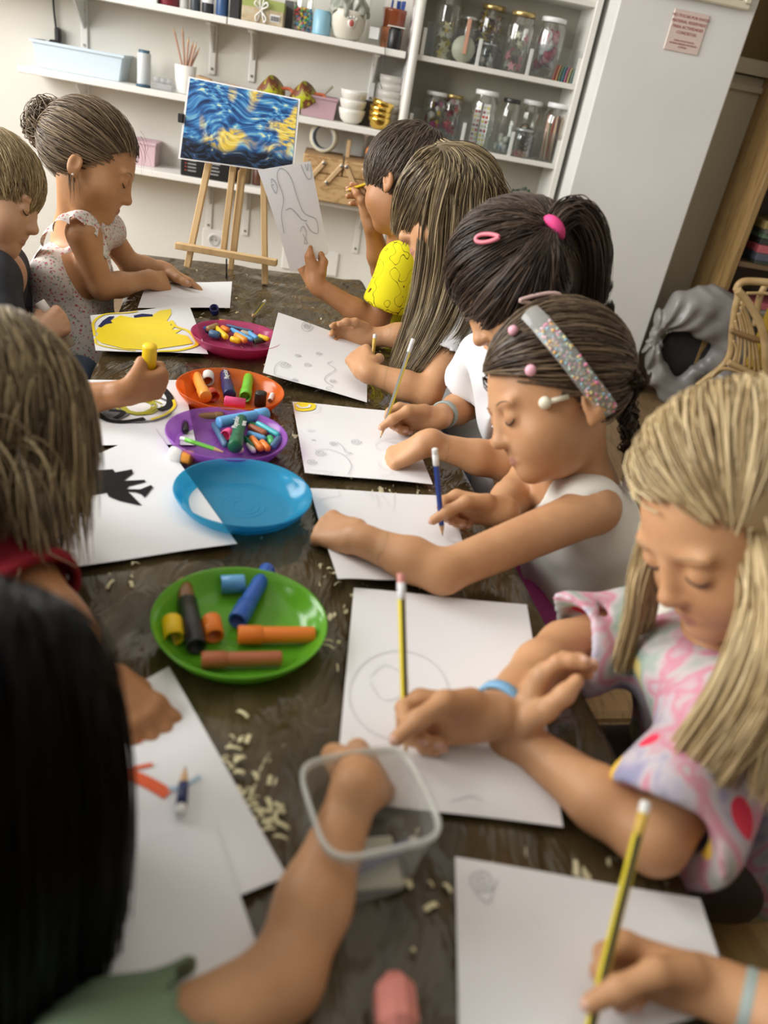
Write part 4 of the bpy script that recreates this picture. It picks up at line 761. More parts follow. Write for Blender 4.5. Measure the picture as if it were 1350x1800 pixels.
for x in (-.6, 0, .6): b.lathe([(0, h*.55), (w*.15, h*.55), (w*.15, h), (0, h)], (x*w*.5, 0, 0), n=14)
b.build('compartment', clear_mat('box_clear', (.86, .87, .88), (.7, .7, .72), .3, .1), t)
P, w, h = spot(325, 168, .13, ZM, 38, 50); r = w/2; t = thing('cup', 'white cup holding a bunch of natural pencils', 'cup', P, WROT); MB().lathe([(0, .001), (r*.84, .001), (r*.86, .004), (r, h), (r*.94, h), (r*.80, .01), (0, .01)], n=28).build('cup_body', M_white, t)
for i, (bx, by, tx, ty) in enumerate(((.35, .0, -1.25, 2.3), (.1, -.3, -.45, 2.35), (-.1, .2, .2, 2.05), (-.3, -.1, .62, 1.95), (-.2, .3, .95, 1.92), (-.5, .0, 1.2, 1.75))):
    a = P+WU_*bx*r*.6+WN*by*r*.5+ZZ*.02; e = P+WU_*tx*r+WN*by*r*.5+ZZ*h*ty*.97; pencil('natural wood pencil standing in the white cup', e, a, (.50, .30, .22), (.46, .27, .19), (.5, .3, .2), .0038, None, 'natural pencils in the white cup')
P, w, h = spot(386, 158, .15, ZM, 82, 34); mb = MB(); poly = [(-.5, 0), (.5, 0), (.5, .78), (.30, .92), (.12, .92), (.06, .45), (-.08, .38), (-.18, .62), (-.22, 1.0), (-.5, 1.08)]
t = thing('wooden_rack', 'pale wooden rack with a scooped front edge', 'rack', P, WROT)
for y, nm in ((.0, 'front_board'), (.06, 'back_board')): b = MB(); b.prism([(x*w, q*h) for x, q in poly], .008, V3(1, 0, 0), V3(0, 0, 1), (0, y, 0)); b.build(nm, mat('rack_wood', (.55, .36, .19), .6), t)
b = MB(); b.box((w*.46, .03, h*.4), (.012, .07, h*.75)); b.box((-w*.48, .03, h*.5), (.012, .07, h*.9)); b.build('end_board', mat('rack_wood2', (.60, .44, .26), .6), t)
M_mar = noise_mat('maraca_paint', [(.34, (.42, .44, .02)), (.42, (.35, .33, .03)), (.45, (.16, .055, .02)), (.60, (.20, .06, .03)), (.66, (.5, .40, .04))], 26, 2, .45, .3, coord='Generated')
M_mar.node_tree.nodes['Noise Texture'].inputs['Scale'].default_value = 3
for k, (px, py, lb) in enumerate(((474, 166, 'left painted green and brown shaker with an orange loop handle'), (532, 172, 'right painted green and brown shaker with an orange loop handle'))):
    P, w, h = spot(px, py, .10, ZM, 46, 46); t = thing('shaker', lb, 'shaker', P, WROT, 'painted shakers'); ax = unit(V3(.62, -.35, .66)); c = V3(0, 0, h*.62)
    MB().lathe([(0, -w*.52), (w*.28, -w*.50), (w*.40, -w*.3), (w*.44, 0), (w*.44, w*.40), (w*.40, w*.44), (0, w*.44)], c, ax, 24).build('shaker_body', M_mar, t)
    MB().tube(smooth([c+V3(w*.35, 0, -w*.42), c+V3(w*.75, -.01, -w*.40), c+V3(w*.92, -.01, -w*.05), c+V3(w*.78, 0, w*.22), c+V3(w*.40, 0, w*.20)]), .006, 8).build('loop_handle', mat('handle_orange', (.55, .12, .04), .5), t)
    MB().ell((-w*.30, -.02, h*.20), (w*.20, w*.18, h*.20), None, 16).build('green_end', mat('maraca_green', (.42, .50, .05), .5), t)
P, w, h = trough('old pink plastic trough of brushes next to the print', 557, 209, 66, 38, .12, (.46, .30, .34), ZM, .07)
for i, (x0, y0, x1, z1, c, lb) in enumerate(((-.02, -.02, .045, .10, (.42, .38, .28), 'grey green'), (-.01, -.01, .07, .055, (.5, .42, .3), 'pale wooden'), (-.05, .01, .02, .06, (.05, .05, .06), 'black'))):
    b = MB(); b.tube([V3(x0, y0, .03), V3(x1, y0, z1)], .0045, 8); solo(b, 'brush_handle', mat('bh%d' % i, c, .5), '%s brush handle sticking out of the old pink trough' % lb, 'brush', P+ZZ*.012, WROT, 'brushes in the old pink trough')
def bowls(label, px, py, wpx, hpx, n, o, m, name, grp, tops=None):
    P, w, h = spot(px, py, o, ZM, wpx, hpx); r = w/2; hb = h/(1+.45*(n-1)) if n > 3 else h/(1+.62*(n-1)); st = (h-hb)/max(n-1, 1)
    for k in range(n):
        mb = MB(); mb.lathe([(0, .0), (r*.52, .0), (r*.80, hb*.25), (r*.96, hb*.7), (r, hb), (r*.96, hb), (r*.90, hb*.7), (r*.72, hb*.28), (0, hb*.12)], n=32)
        o_ = solo(mb, name, m, label % ('bottom' if k == 0 else 'top' if k == n-1 else ('second', 'third', 'fourth', 'fifth', 'sixth')[k-1]+' from the bottom'), 'bowl', P+ZZ*(.001+k*st), WROT, grp)
        if tops and k == n-1: o_.rotation_euler = (0, .18, WROT)
    return P, r, h
bowls('%s bowl in the stack of three white bowls', 616, 216, 47, 58, 3, .12, mat('bowl_white', (.72, .70, .64), .3), 'white_bowl', 'stacked white bowls')
bowls('%s bowl in the stack of grey bowls', 678, 224, 46, 92, 6, .075, mat('bowl_grey', (.48, .46, .42), .35), 'grey_bowl', 'stacked grey bowls')
bowls('%s cup in the stack of shiny gold cups', 665, 224, 40, 50, 4, .155, mat('cup_gold', (.72, .50, .12), .16, metal=1), 'gold_cup', 'stacked gold cups', True)
P, w, h = spot(640, 218, .07, ZM, 20, 44); b = MB(); b.box((0, 0, h/2), (w, .06, h), bev=.003); solo(b, 'dark_box', mat('box_dark', (.05, .045, .04), .6), 'dark box in the gap between the white and gold bowls', 'box', P, WROT)
# ---- lower shelf
trough('small pink plastic box on the lowest shelf beside the girl with the bun', 247, 299, 54, 42, .11, (.60, .42, .46), ZL, .06)
P, w, h = spot(362, 323, .19, ZL, 92, 46); d = .14; t = thing('black_box', 'black printed box on the lowest shelf under the print', 'box', P-WN*d/2, WROT); MB().box((0, 0, h/2), (w, d, h), bev=.004).build('carton', mat('carton_black', (.012, .012, .013), .35), t)
for i in range(4):
    for xx, ww, mm in ((-w*.28, w*.16, mat('print_grey', (.35, .35, .35), .5)), (w*.14, w*.22*(1-.2*(i % 2)), mat('print_grey', (.35, .35, .35), .5)), (-w*.40, .006, mat('print_red', (.4, .06, .06), .5))): MB().box((xx, -d/2-.0008, h*(.62-.13*i)), (ww, .001, .004)).build('printed_line', mm, t)
for k, (px, c) in enumerate(((415, (.10, .05, .03)), (432, (.16, .10, .05)), (450, (.12, .05, .03)))): can(('dark brown pot on the lowest shelf right of the black box', 'olive brown pot in the middle behind the easel legs', 'red brown pot behind the held up sheet')[k], px, 331+k*2, 16, 30, c, ZL, 'paint_pot', 'pot', (.25, .2, .12), .12, 'brown paint pots')
# wooden cantilever sewing box
P, w, h = spot(596, 352, .245, ZL, 140, 84); d = .19; t = thing('wooden_sewing_box', 'wooden folding sewing box with cantilever arms on the lowest shelf', 'sewing box', P-WN*d/2, WROT)
M_ply = wood_mat('pine_ply', (.50, .33, .16), (.34, .19, .08), 7, (1.2, 1, 3.2), .5, 11)
MB().box((0, 0, h*.28), (w, d, h*.56), bev=.003).build('lower_tray', M_ply, t)
for s in (-1, 1): MB().box((s*w*.252, 0, h*.735), (w*.49, d, h*.33), bev=.003).build('upper_tray', M_ply, t); MB().box((s*w*.252, 0, h*.91), (w*.48, d*.96, .008), bev=.002).build('lid', mat('ply_dark', (.30, .18, .08), .6), t)
for s in (-1, 1):
    for q in (.18, .40):
        a = V3(s*w*q, -d/2-.004, h*.40); e = V3(s*w*(q-.14) if s > 0 else s*w*(q-.16), -d/2-.004, h*.78); dd = unit(e-a); b = MB(); b.box((a+e)/2, (.018, .007, np.linalg.norm(e-a)+.018), (unit(np.cross(dd, V3(0, 1, 0))), V3(0, 1, 0), dd), bev=.003)
        bo = b.build('cantilever_arm', mat('arm_wood', (.56, .38, .20), .5), t)
        for qq in (a, e): MB().lathe([(0, .001), (.006, .001), (.007, 0)], qq-V3(0, .004, 0), (0, -1, 0), 10).build('screw', mat('screw_steel', (.35, .34, .32), .35, metal=1), bo)
b = MB(); b.box((.012, 0, h*1.08), (.016, .030, h*.40), bev=.003); b.build('handle_post', mat('arm_wood', (.56, .38, .20), .5), t)
# tape roll on the box
bx = P-WN*d/2; q = bx-WU_*.085+ZZ*(h*.91+.005); R_ = .052
b = MB(); b.lathe([(R_*.80, -.022), (R_, -.022), (R_, .022), (R_*.80, .022), (R_*.80, -.022)], (0, 0, R_), unit(V3(.25, 1, 0)), 40); t = thing('tape_roll', 'cream roll of masking tape standing on the wooden box', 'tape roll', q, WROT); b.build('tape', mat('tape_cream', (.62, .58, .44), .5), t)
MB().lathe([(R_*.74, -.0225), (R_*.80, -.0225), (R_*.80, .0225), (R_*.74, .0225), (R_*.74, -.0225)], (0, 0, R_), unit(V3(.25, 1, 0)), 36).build('core', mat('core_grey', (.30, .34, .40), .6), t)
q = bx+WU_*.105+WN*.02+ZZ*(h*.91+.004); t = thing('scissors', 'scissors with bright orange loops stuck in the wooden box', 'scissors', q, WROT)
for s in (0, 1):
    c = V3(-.010+.022*s, 0, .030+.036*s); b = MB(); b.tube([c+V3(.013*math.cos(2*PI*i/20), 0, .017*math.sin(2*PI*i/20)) for i in range(21)], .0038, 8); b.tube([c+V3(0, 0, -.017), V3(0, 0, .0)], .0036, 8); b.build('finger_loop', mat('scissor_orange', (.85, .22, .02), .35), t)
MB().box((0, 0, -.012), (.010, .002, .03)).build('blade', mat('screw_steel', (.35, .34, .32), .35, metal=1), t)
# ================================================================== RIGHT: bookcase, bag, rattan chair
M_oak = wood_mat('oak', (.30, .19, .075), (.22, .13, .045), 4, (6, 6, .7), .4, 10)
ub, zb = WPX(1275, 510, .34); 
bc = thing('bookcase', 'tall oak bookcase at the right edge behind the rattan chair', 'bookcase', WP(ub, 0, 0), WROT)
MB().box((.0, -.17, .95), (.026, .34, 1.9), bev=.002).build('side_panel', M_oak, bc); MB().box((.92, -.17, .95), (.026, .34, 1.9), bev=.002).build('side_panel', M_oak, bc)
MB().box((.46, -.006, .95), (.9, .01, 1.9)).build('back_panel', mat('oak_dark', (.10, .06, .03), .6), bc)
SHZ = (.06, .33, .60, .90, 1.25, 1.88)
for z in SHZ: MB().box((.46, -.165, z), (.90, .33, .02), bev=.002).build('shelf_board', mat('oak_shelf', (.16, .10, .05), .5), bc)
bcol = [(.03, .03, .03), (.10, .11, .09), (.42, .42, .40), (.05, .06, .05), (.45, .10, .12), (.12, .20, .12), (.30, .22, .08), (.50, .50, .48), (.08, .09, .12)]
bnm = ['black', 'grey green', 'pale grey', 'charcoal', 'red', 'green', 'ochre', 'white', 'slate']; pos = ['lowest', 'second', 'third', 'fourth', 'fifth', 'sixth', 'seventh', 'eighth', 'topmost']
for si, (zs, nb, nm) in enumerate(((.34, 6, 'under the middle shelf'), (.61, 7, 'on the middle shelf'), (.91, 6, 'on the upper shelf'))):
    z = zs
    for k in range(nb):
        th = random.uniform(.012, .030); w = random.uniform(.26, .32); ci = 4 if (si == 0 and k == nb-1) else (k*5+si*3) % 9
        b = MB(); b.box((0, 0, th/2), (w, .24, th), bev=.001); t = thing('book', '%s %s book lying flat in the pile %s' % (pos[k], bnm[ci], nm), 'book', WP(ub+.04+w/2+random.uniform(0, .05), .20+random.uniform(-.01, .03), z+.001), WROT+random.uniform(-.06, .06), 'books lying in the oak bookcase'); b.build('cover', mat('book%d' % ci, bcol[ci], .35), t)
        MB().box((.003, .0, th/2), (w*1.0, .236, th*.7)).build('pages', mat('pages', (.50, .48, .42), .7), t); z += th+.001
# ================================================================== IMPLICIT SURFACES (one continuous skin per body)
class Pr:
    __slots__ = ('t', 'a', 'b', 'ra', 'rb', 'M', 'k', 'op', 'tag', 'lo', 'hi')
def cap_(a, b, ra, rb=None, k=.012, op='u', tag=None):
    p = Pr(); p.t = 'c'; p.a = np.array(a, float); p.b = np.array(b, float); p.ra = ra; p.rb = ra if rb is None else rb; p.k = k; p.op = op; p.tag = tag
    r = max(p.ra, p.rb); p.lo = np.minimum(p.a, p.b)-r; p.hi = np.maximum(p.a, p.b)+r; return p
def ell_(c, r, M=None, k=.012, op='u', tag=None):
    p = Pr(); p.t = 'e'; p.a = np.array(c, float); p.ra = np.array(r, float); p.M = np.eye(3) if M is None else np.array(M, float); p.k = k; p.op = op; p.tag = tag
    e = np.sqrt(((p.M*p.ra[None, :])**2).sum(1)); p.lo = p.a-e; p.hi = p.a+e; return p
def pev(p, X, Y, Z):
    if p.t == 'c':
        ba = p.b-p.a; bb = ba@ba+1e-12; x, y, z = X-p.a[0], Y-p.a[1], Z-p.a[2]
        t = np.clip((x*ba[0]+y*ba[1]+z*ba[2])/bb, 0, 1)
        return np.sqrt((x-t*ba[0])**2+(y-t*ba[1])**2+(z-t*ba[2])**2)-(p.ra+t*(p.rb-p.ra))
    x, y, z = X-p.a[0], Y-p.a[1], Z-p.a[2]; M = p.M
    u = x*M[0, 0]+y*M[1, 0]+z*M[2, 0]; v = x*M[0, 1]+y*M[1, 1]+z*M[2, 1]; w = x*M[0, 2]+y*M[1, 2]+z*M[2, 2]; r = p.ra
    k0 = np.sqrt((u/r[0])**2+(v/r[1])**2+(w/r[2])**2); k1 = np.sqrt((u/r[0]**2)**2+(v/r[1]**2)**2+(w/r[2]**2)**2)
    return k0*(k0-1)/(k1+1e-9)
def comb(D, d, p):
    k = max(p.k, 1e-5)
    if p.op == 'u': h = np.maximum(k-np.abs(D-d), 0)/k; return np.minimum(D, d)-h*h*k*.25
    d = -d; h = np.maximum(k-np.abs(D-d), 0)/k; return np.maximum(D, d)+h*h*k*.25
def ev(prims, P):
    D = np.full(len(P), .5)
    for p in prims: D = comb(D, pev(p, P[:, 0], P[:, 1], P[:, 2]), p)
    return D
def field(prims, lo, hi, h):
    n = np.ceil((hi-lo)/h).astype(int)+1; D = np.full(n, .5, np.float32); ax = [(lo[i]+h*np.arange(n[i])).astype(np.float32) for i in range(3)]
    for p in prims:
        m = p.k+3*h; i0 = np.maximum(np.floor((p.lo-m-lo)/h).astype(int), 0); i1 = np.minimum(np.ceil((p.hi+m-lo)/h).astype(int)+1, n)
        if (i1 <= i0).any(): continue
        s = tuple(slice(i0[i], i1[i]) for i in range(3))
        D[s] = comb(D[s], pev(p, ax[0][s[0]][:, None, None], ax[1][s[1]][None, :, None], ax[2][s[2]][None, None, :]), p)
    return D, ax
def nets(D, lo, h):
    I_ = D < 0; n = np.array(D.shape)
    c = np.zeros(n-1, np.int8)
    for i in (0, 1):
        for j in (0, 1):
            for k in (0, 1): c += I_[i:n[0]-1+i, j:n[1]-1+j, k:n[2]-1+k]
    act = (c > 0) & (c < 8); idx = np.argwhere(act); vid = np.full(act.shape, -1, np.int64); vid[act] = np.arange(len(idx))
    if not len(idx): return np.zeros((0, 3)), np.zeros((0, 4), int)
    off = np.array([(i, j, k) for i in (0, 1) for j in (0, 1) for k in (0, 1)]); vals = np.stack([D[idx[:, 0]+o[0], idx[:, 1]+o[1], idx[:, 2]+o[2]] for o in off], 1)
    acc = np.zeros((len(idx), 3)); cnt = np.zeros(len(idx))
    for a in range(8):
        for b in range(a+1, 8):
            if np.abs(off[a]-off[b]).sum() != 1: continue
            va, vb = vals[:, a], vals[:, b]; cr = (va < 0) != (vb < 0); t = np.where(cr, va/(va-vb+1e-12), 0)
            acc += cr[:, None]*(off[a]+t[:, None]*(off[b]-off[a])); cnt += cr
    verts = lo+h*(idx+acc/cnt[:, None]); quads = []
    for a in range(3):
        b, c_ = (a+1) % 3, (a+2) % 3; s0 = [slice(None)]*3; s1 = [slice(None)]*3; s0[a] = slice(0, n[a]-1); s1[a] = slice(1, n[a])
        cr = I_[tuple(s0)] != I_[tuple(s1)]; e = np.argwhere(cr); e = e[(e[:, b] > 0) & (e[:, c_] > 0) & (e[:, b] < n[b]-1) & (e[:, c_] < n[c_]-1)]
        ins = I_[e[:, 0], e[:, 1], e[:, 2]]; q = []
        for (db, dc) in ((1, 1), (0, 1), (0, 0), (1, 0)): z = e.copy(); z[:, b] -= db; z[:, c_] -= dc; q.append(vid[z[:, 0], z[:, 1], z[:, 2]])
        q = np.stack(q, 1); q[~ins] = q[~ins][:, ::-1]; quads.append(q)
    q = np.concatenate(quads); return verts, q[(q >= 0).all(1)]
def bounds(prims, pad): return np.min([p.lo for p in prims], 0)-pad, np.max([p.hi for p in prims], 0)+pad
def solid(prims, h, fine=(), post=None):
    """skin of the union; fine = [(lo, hi, h)] regions meshed at a finer pitch"""
    up = [p for p in prims if p.op == 'u']; lo, hi = bounds(up, .02); D, ax = field(prims, lo, hi, h)
    if post is not None: D = post(D, ax)
    v, q = nets(D, lo, h); VS, QS = [], []
    for (a, b, hf) in fine:
        cen = v[q].mean(1); ins = ((cen > a+h*1.0) & (cen < b-h*1.0)).all(1); q = q[~ins]
    VS.append(v); QS.append(q); nv = len(v)
    for (a, b, hf) in fine:
        D, ax = field(prims, a, b, hf)
        if post is not None: D = post(D, ax)
        v2, q2 = nets(D, a, hf); VS.append(v2); QS.append(q2+nv); nv += len(v2)
    v = np.concatenate(VS); q = np.concatenate(QS); used = np.zeros(len(v), bool); used[q.ravel()] = True; rm = np.cumsum(used)-1; return v[used], rm[q]
def folds(amp, seed, f=38, squash=(1, 1, .45)):
    r = np.random.default_rng(seed); ds = r.normal(size=(5, 3))*np.array(squash); ds /= np.linalg.norm(ds, axis=1)[:, None]; ph = r.uniform(0, 6.28, 5); fr = f*r.uniform(.6, 1.5, 5)
    def fn(D, ax):
        X, Y, Z = ax[0][:, None, None], ax[1][None, :, None], ax[2][None, None, :]; w = 0
        for i in range(5):
            u = X*ds[i, 0]+Y*ds[i, 1]+Z*ds[i, 2]; v_ = X*ds[i, 1]-Y*ds[i, 2]+Z*ds[i, 0]
            w = w+np.sin(fr[i]*u+ph[i]+1.6*np.sin(.45*fr[i]*v_+ph[i]))
        return D+(amp*.45*w).astype(np.float32)
    return fn
# ------------------------------------------------------------------ skin, hair, cloth materials
def skin_mat(n, c):
    m = mat('skin_'+n, c, .48, .35, sub=.12); N, L, b = nodes(m)
    tc = N.new('ShaderNodeTexCoord'); t = N.new('ShaderNodeTexNoise'); t.inputs['Scale'].default_value = 22; t.inputs['Detail'].default_value = 3; L.new(tc.outputs['Object'], t.inputs[0])
    r = ramp(N, [(.35, tuple(x*f for x, f in zip(c, (.94, .90, .88)))), (.65, tuple(min(x*f, 1) for x, f in zip(c, (1.05, 1.06, 1.08))))]); L.new(t.outputs[0], r.inputs[0]); L.new(r.outputs[0], b.inputs['Base Color']); return m
def hair_mat(n, dark, mid, light, rough=.42):
    if 'hair_'+n in MATS: return MATS['hair_'+n]
    m = mat('hair_'+n, mid, rough, .45); N, L, b = nodes(m); a = N.new('ShaderNodeAttribute'); a.attribute_name = 'tone'
    r = ramp(N, [(.05, dark), (.5, mid), (.95, light)]); L.new(a.outputs['Fac'], r.inputs[0]); L.new(r.outputs[0], b.inputs['Base Color']); return m
SK = dict(tan=skin_mat('tan', (.54, .29, .145)), brown=skin_mat('brown', (.40, .19, .082)), fair=skin_mat('fair', (.60, .36, .23)))
LIPS = mat('lips', (.42, .19, .135), .45); NAIL = mat('nail', (.66, .40, .31), .3); LASH = mat('lash', (.03, .018, .012), .6); BROW = mat('brow', (.24, .14, .075), .7)
# ------------------------------------------------------------------ heads and hands
def basis(F, U): F = unit(F); U = unit(U-F*(U@F)); R = np.cross(F, U); return np.stack([R, F, U], 1)
def head_prims(c, M, s=1.0):
    L = lambda x, y, z: c+s*(M@V3(x, y, z)); E = lambda p, r, k=.012, op='u', tag=None: ell_(L(*p), np.array(r)*s, M, k*s, op, tag)
    P = [E((0, -.005, .015), (.0715, .087, .078)), E((0, .030, -.030), (.058, .060, .074), .03), E((0, .038, -.073), (.044, .042, .038), .03), E((0, .070, -.096), (.016, .014, .014), .02)]
    for sx in (-1, 1):
        P += [E((sx*.033, .053, -.054), (.025, .025, .025), .022), E((sx*.030, .092, -.016), (.015, .012, .010), .016, 's'), E((sx*.030, .0765, -.0215), (.0135, .012, .0115), .004), E((sx*.030, .0785, -.003), (.017, .007, .005), .014)]
        P += [E((sx*.0725, -.008, -.040), (.0060, .014, .023), .006), E((sx*.0775, -.006, -.036), (.0045, .007, .012), .004, 's'), E((sx*.071, -.001, -.058), (.0045, .006, .008), .005)]
        P += [E((sx*.0085, .0905, -.050), (.0065, .007, .0058), .006)]
    P += [cap_(L(0, .086, -.018), L(0, .097, -.044), .0055*s, .0085*s, .010*s), E((0, .098, -.0465), (.0085, .0080, .0075), .006)]
    for (a, b, r, t) in (((-.017, .0815, -.0745), (0, .0888, -.0725), .0027, 'lip'), ((.017, .0815, -.0745), (0, .0888, -.0725), .0027, 'lip'), ((-.014, .0815, -.0765), (0, .0872, -.0780), .0034, 'lip'), ((.014, .0815, -.0765), (0, .0872, -.0780), .0034, 'lip')):
        P.append(cap_(L(*a), L(*b), r*s, r*s, .004*s, 'u', t))
    return P, L
POSES = dict(flat=[(12, 8, 6)]*4, press=[(40, 34, 16), (42, 36, 16), (44, 36, 16), (46, 38, 18)], relaxed=[(22, 32, 18), (28, 36, 20), (34, 38, 22), (38, 40, 22)], fist=[(66, 86, 46), (70, 88, 46), (74, 88, 46), (78, 86, 46)],
             pen=[(40, 50, 22), (56, 62, 30), (68, 76, 40), (76, 78, 40)], sheet=[(30, 14, 8), (32, 16, 8), (36, 18, 10), (40, 20, 10)])
THUMB = dict(flat=[(.018, .022, .004), (.040, .040, .008), (.058, .049, .010), (.071, .052, .010)], relaxed=[(.018, .022, .006), (.042, .035, .018), (.062, .036, .026), (.077, .031, .030)], fist=[(.018, .021, .006), (.042, .030, .026), (.060, .017, .036), (.068, -.002, .036)],
             pen=[(.018, .022, .006), (.044, .034, .022), (.068, .029, .040), (.086, .019, .051)], sheet=[(.018, .022, .008), (.038, .030, .024), (.058, .026, .030), (.074, .018, .026)])
THUMB['press'] = THUMB['palm'] = [(.018, .020, .006), (.040, .028, .014), (.058, .023, .020), (.070, .014, .024)]; POSES['palm'] = [(10, 8, 6)]*4
def hand_prims(side, Wp, X, Bh, pose, hs=.94):
    X = unit(X); B = unit(Bh-X*(Bh@X)); N = np.cross(B, X) if side == 'R' else np.cross(X, B); L = lambda x, b, n: Wp+hs*(x*X+b*B+n*N); P = []; tips = []; kb = [.0205, .0065, -.0075, -.0205]; kx = [.064, .066, .063, .057]; ln = [.043, .048, .044, .034]; sp = [6, 1, -4, -10] if pose in ('flat', 'relaxed') else [2, 0, -2, -4]
    P.append(cap_(L(-.012, 0, 0), L(.012, 0, .001), .0175*hs, .0170*hs, .012))
    for i in range(4): P.append(cap_(L(.008, kb[i]*.60, .001), L(kx[i], kb[i], 0), .0120*hs, .0092*hs, .010))
    P.append(ell_(L(.034, -.004, .006), np.array((.026, .018, .009))*hs, np.stack([X, B, N], 1), .012)); P.append(ell_(L(.028, .016, .008), np.array((.020, .011, .011))*hs, np.stack([X, B, N], 1), .010))
    for i in range(4):
        p = L(kx[i], kb[i], 0); th = 0; a = math.radians(sp[i]); D = X*math.cos(a)+B*math.sin(a); r = [.0082, .0074, .0068, .0060] if i < 3 else [.0072, .0065, .0059, .0053]
        for j, fr in enumerate((.47, .30, .25)):
            th += math.radians(POSES[pose][i][j]); q = p+hs*ln[i]*fr*(D*math.cos(th)+N*math.sin(th)); P.append(cap_(p, q, r[j]*hs, r[j+1]*hs, .0035 if j else .006)); p = q
        dn = N*math.cos(th)-D*math.sin(th); P.append(ell_(p-dn*r[3]*hs*.72, np.array((.0042, .0042, .0028))*hs, None, .0015, 'u', 'nail')); tips.append(p)
    T = [L(*t) for t in THUMB[pose]]; rr = [.0125, .0096, .0084, .0068]
    for j in range(3): P.append(cap_(T[j], T[j+1], rr[j]*hs, rr[j+1]*hs, .006))
    P.append(ell_(T[3]-N*.002-unit(T[3]-tips[0])*-.0052*hs, (.0045*hs,)*3, None, .0015, 'u', 'nail'))
    return P, dict(tips=tips, thumb=T[3], X=X, B=B, N=N)
def grip_wrist(side, grip, X, Bh, hs=.94):
    """wrist position that brings index and thumb tips of a writing hand to the grip point"""
    _, t = hand_prims(side, np.zeros(3), X, Bh, 'pen', hs); return grip-(t['tips'][0]*.5+t['thumb']*.5)
# ------------------------------------------------------------------ hair
def strand_mesh(P, r, tone, out):
    S, K, _ = P.shape; T = np.gradient(P, axis=1); T /= np.linalg.norm(T, axis=2, keepdims=True)+1e-9
    O = P-out; O /= np.linalg.norm(O, axis=2, keepdims=True)+1e-9; A = np.cross(T, O); A /= np.linalg.norm(A, axis=2, keepdims=True)+1e-9; Bn = np.cross(A, T)
    tp = 1-.75*np.linspace(0, 1, K)**3; rad = r[:, None]*tp[None, :]; vs = np.stack([P+rad[..., None]*(math.cos(a)*A*1.5+math.sin(a)*Bn*.8) for a in (PI/2, PI*7/6, PI*11/6)], 2).reshape(-1, 3)
    b = (np.arange(S)[:, None]*K+np.arange(K-1)[None, :])[..., None]*3; q = [np.concatenate([b+k, b+(k+1) % 3, b+3+(k+1) % 3, b+3+k], 2) for k in range(3)]
    return vs, np.concatenate([x.reshape(-1, 4) for x in q]), np.repeat(tone, K*3)
EH = V3(.0765, .0925, .0835); EC = V3(0, -.005, .015)
def scalp(n, r, hz=-.045, slope=1.25, zmin=-.075):
    out = []
    while len(out) < n:
        d = r.normal(size=3); d /= np.linalg.norm(d); p = EC+EH*d
        if p[2] > hz+slope*p[1]+r.normal(0, .004)+.004*math.sin(p[0]*170) and p[2] > zmin: out.append(d)
    return np.array(out)
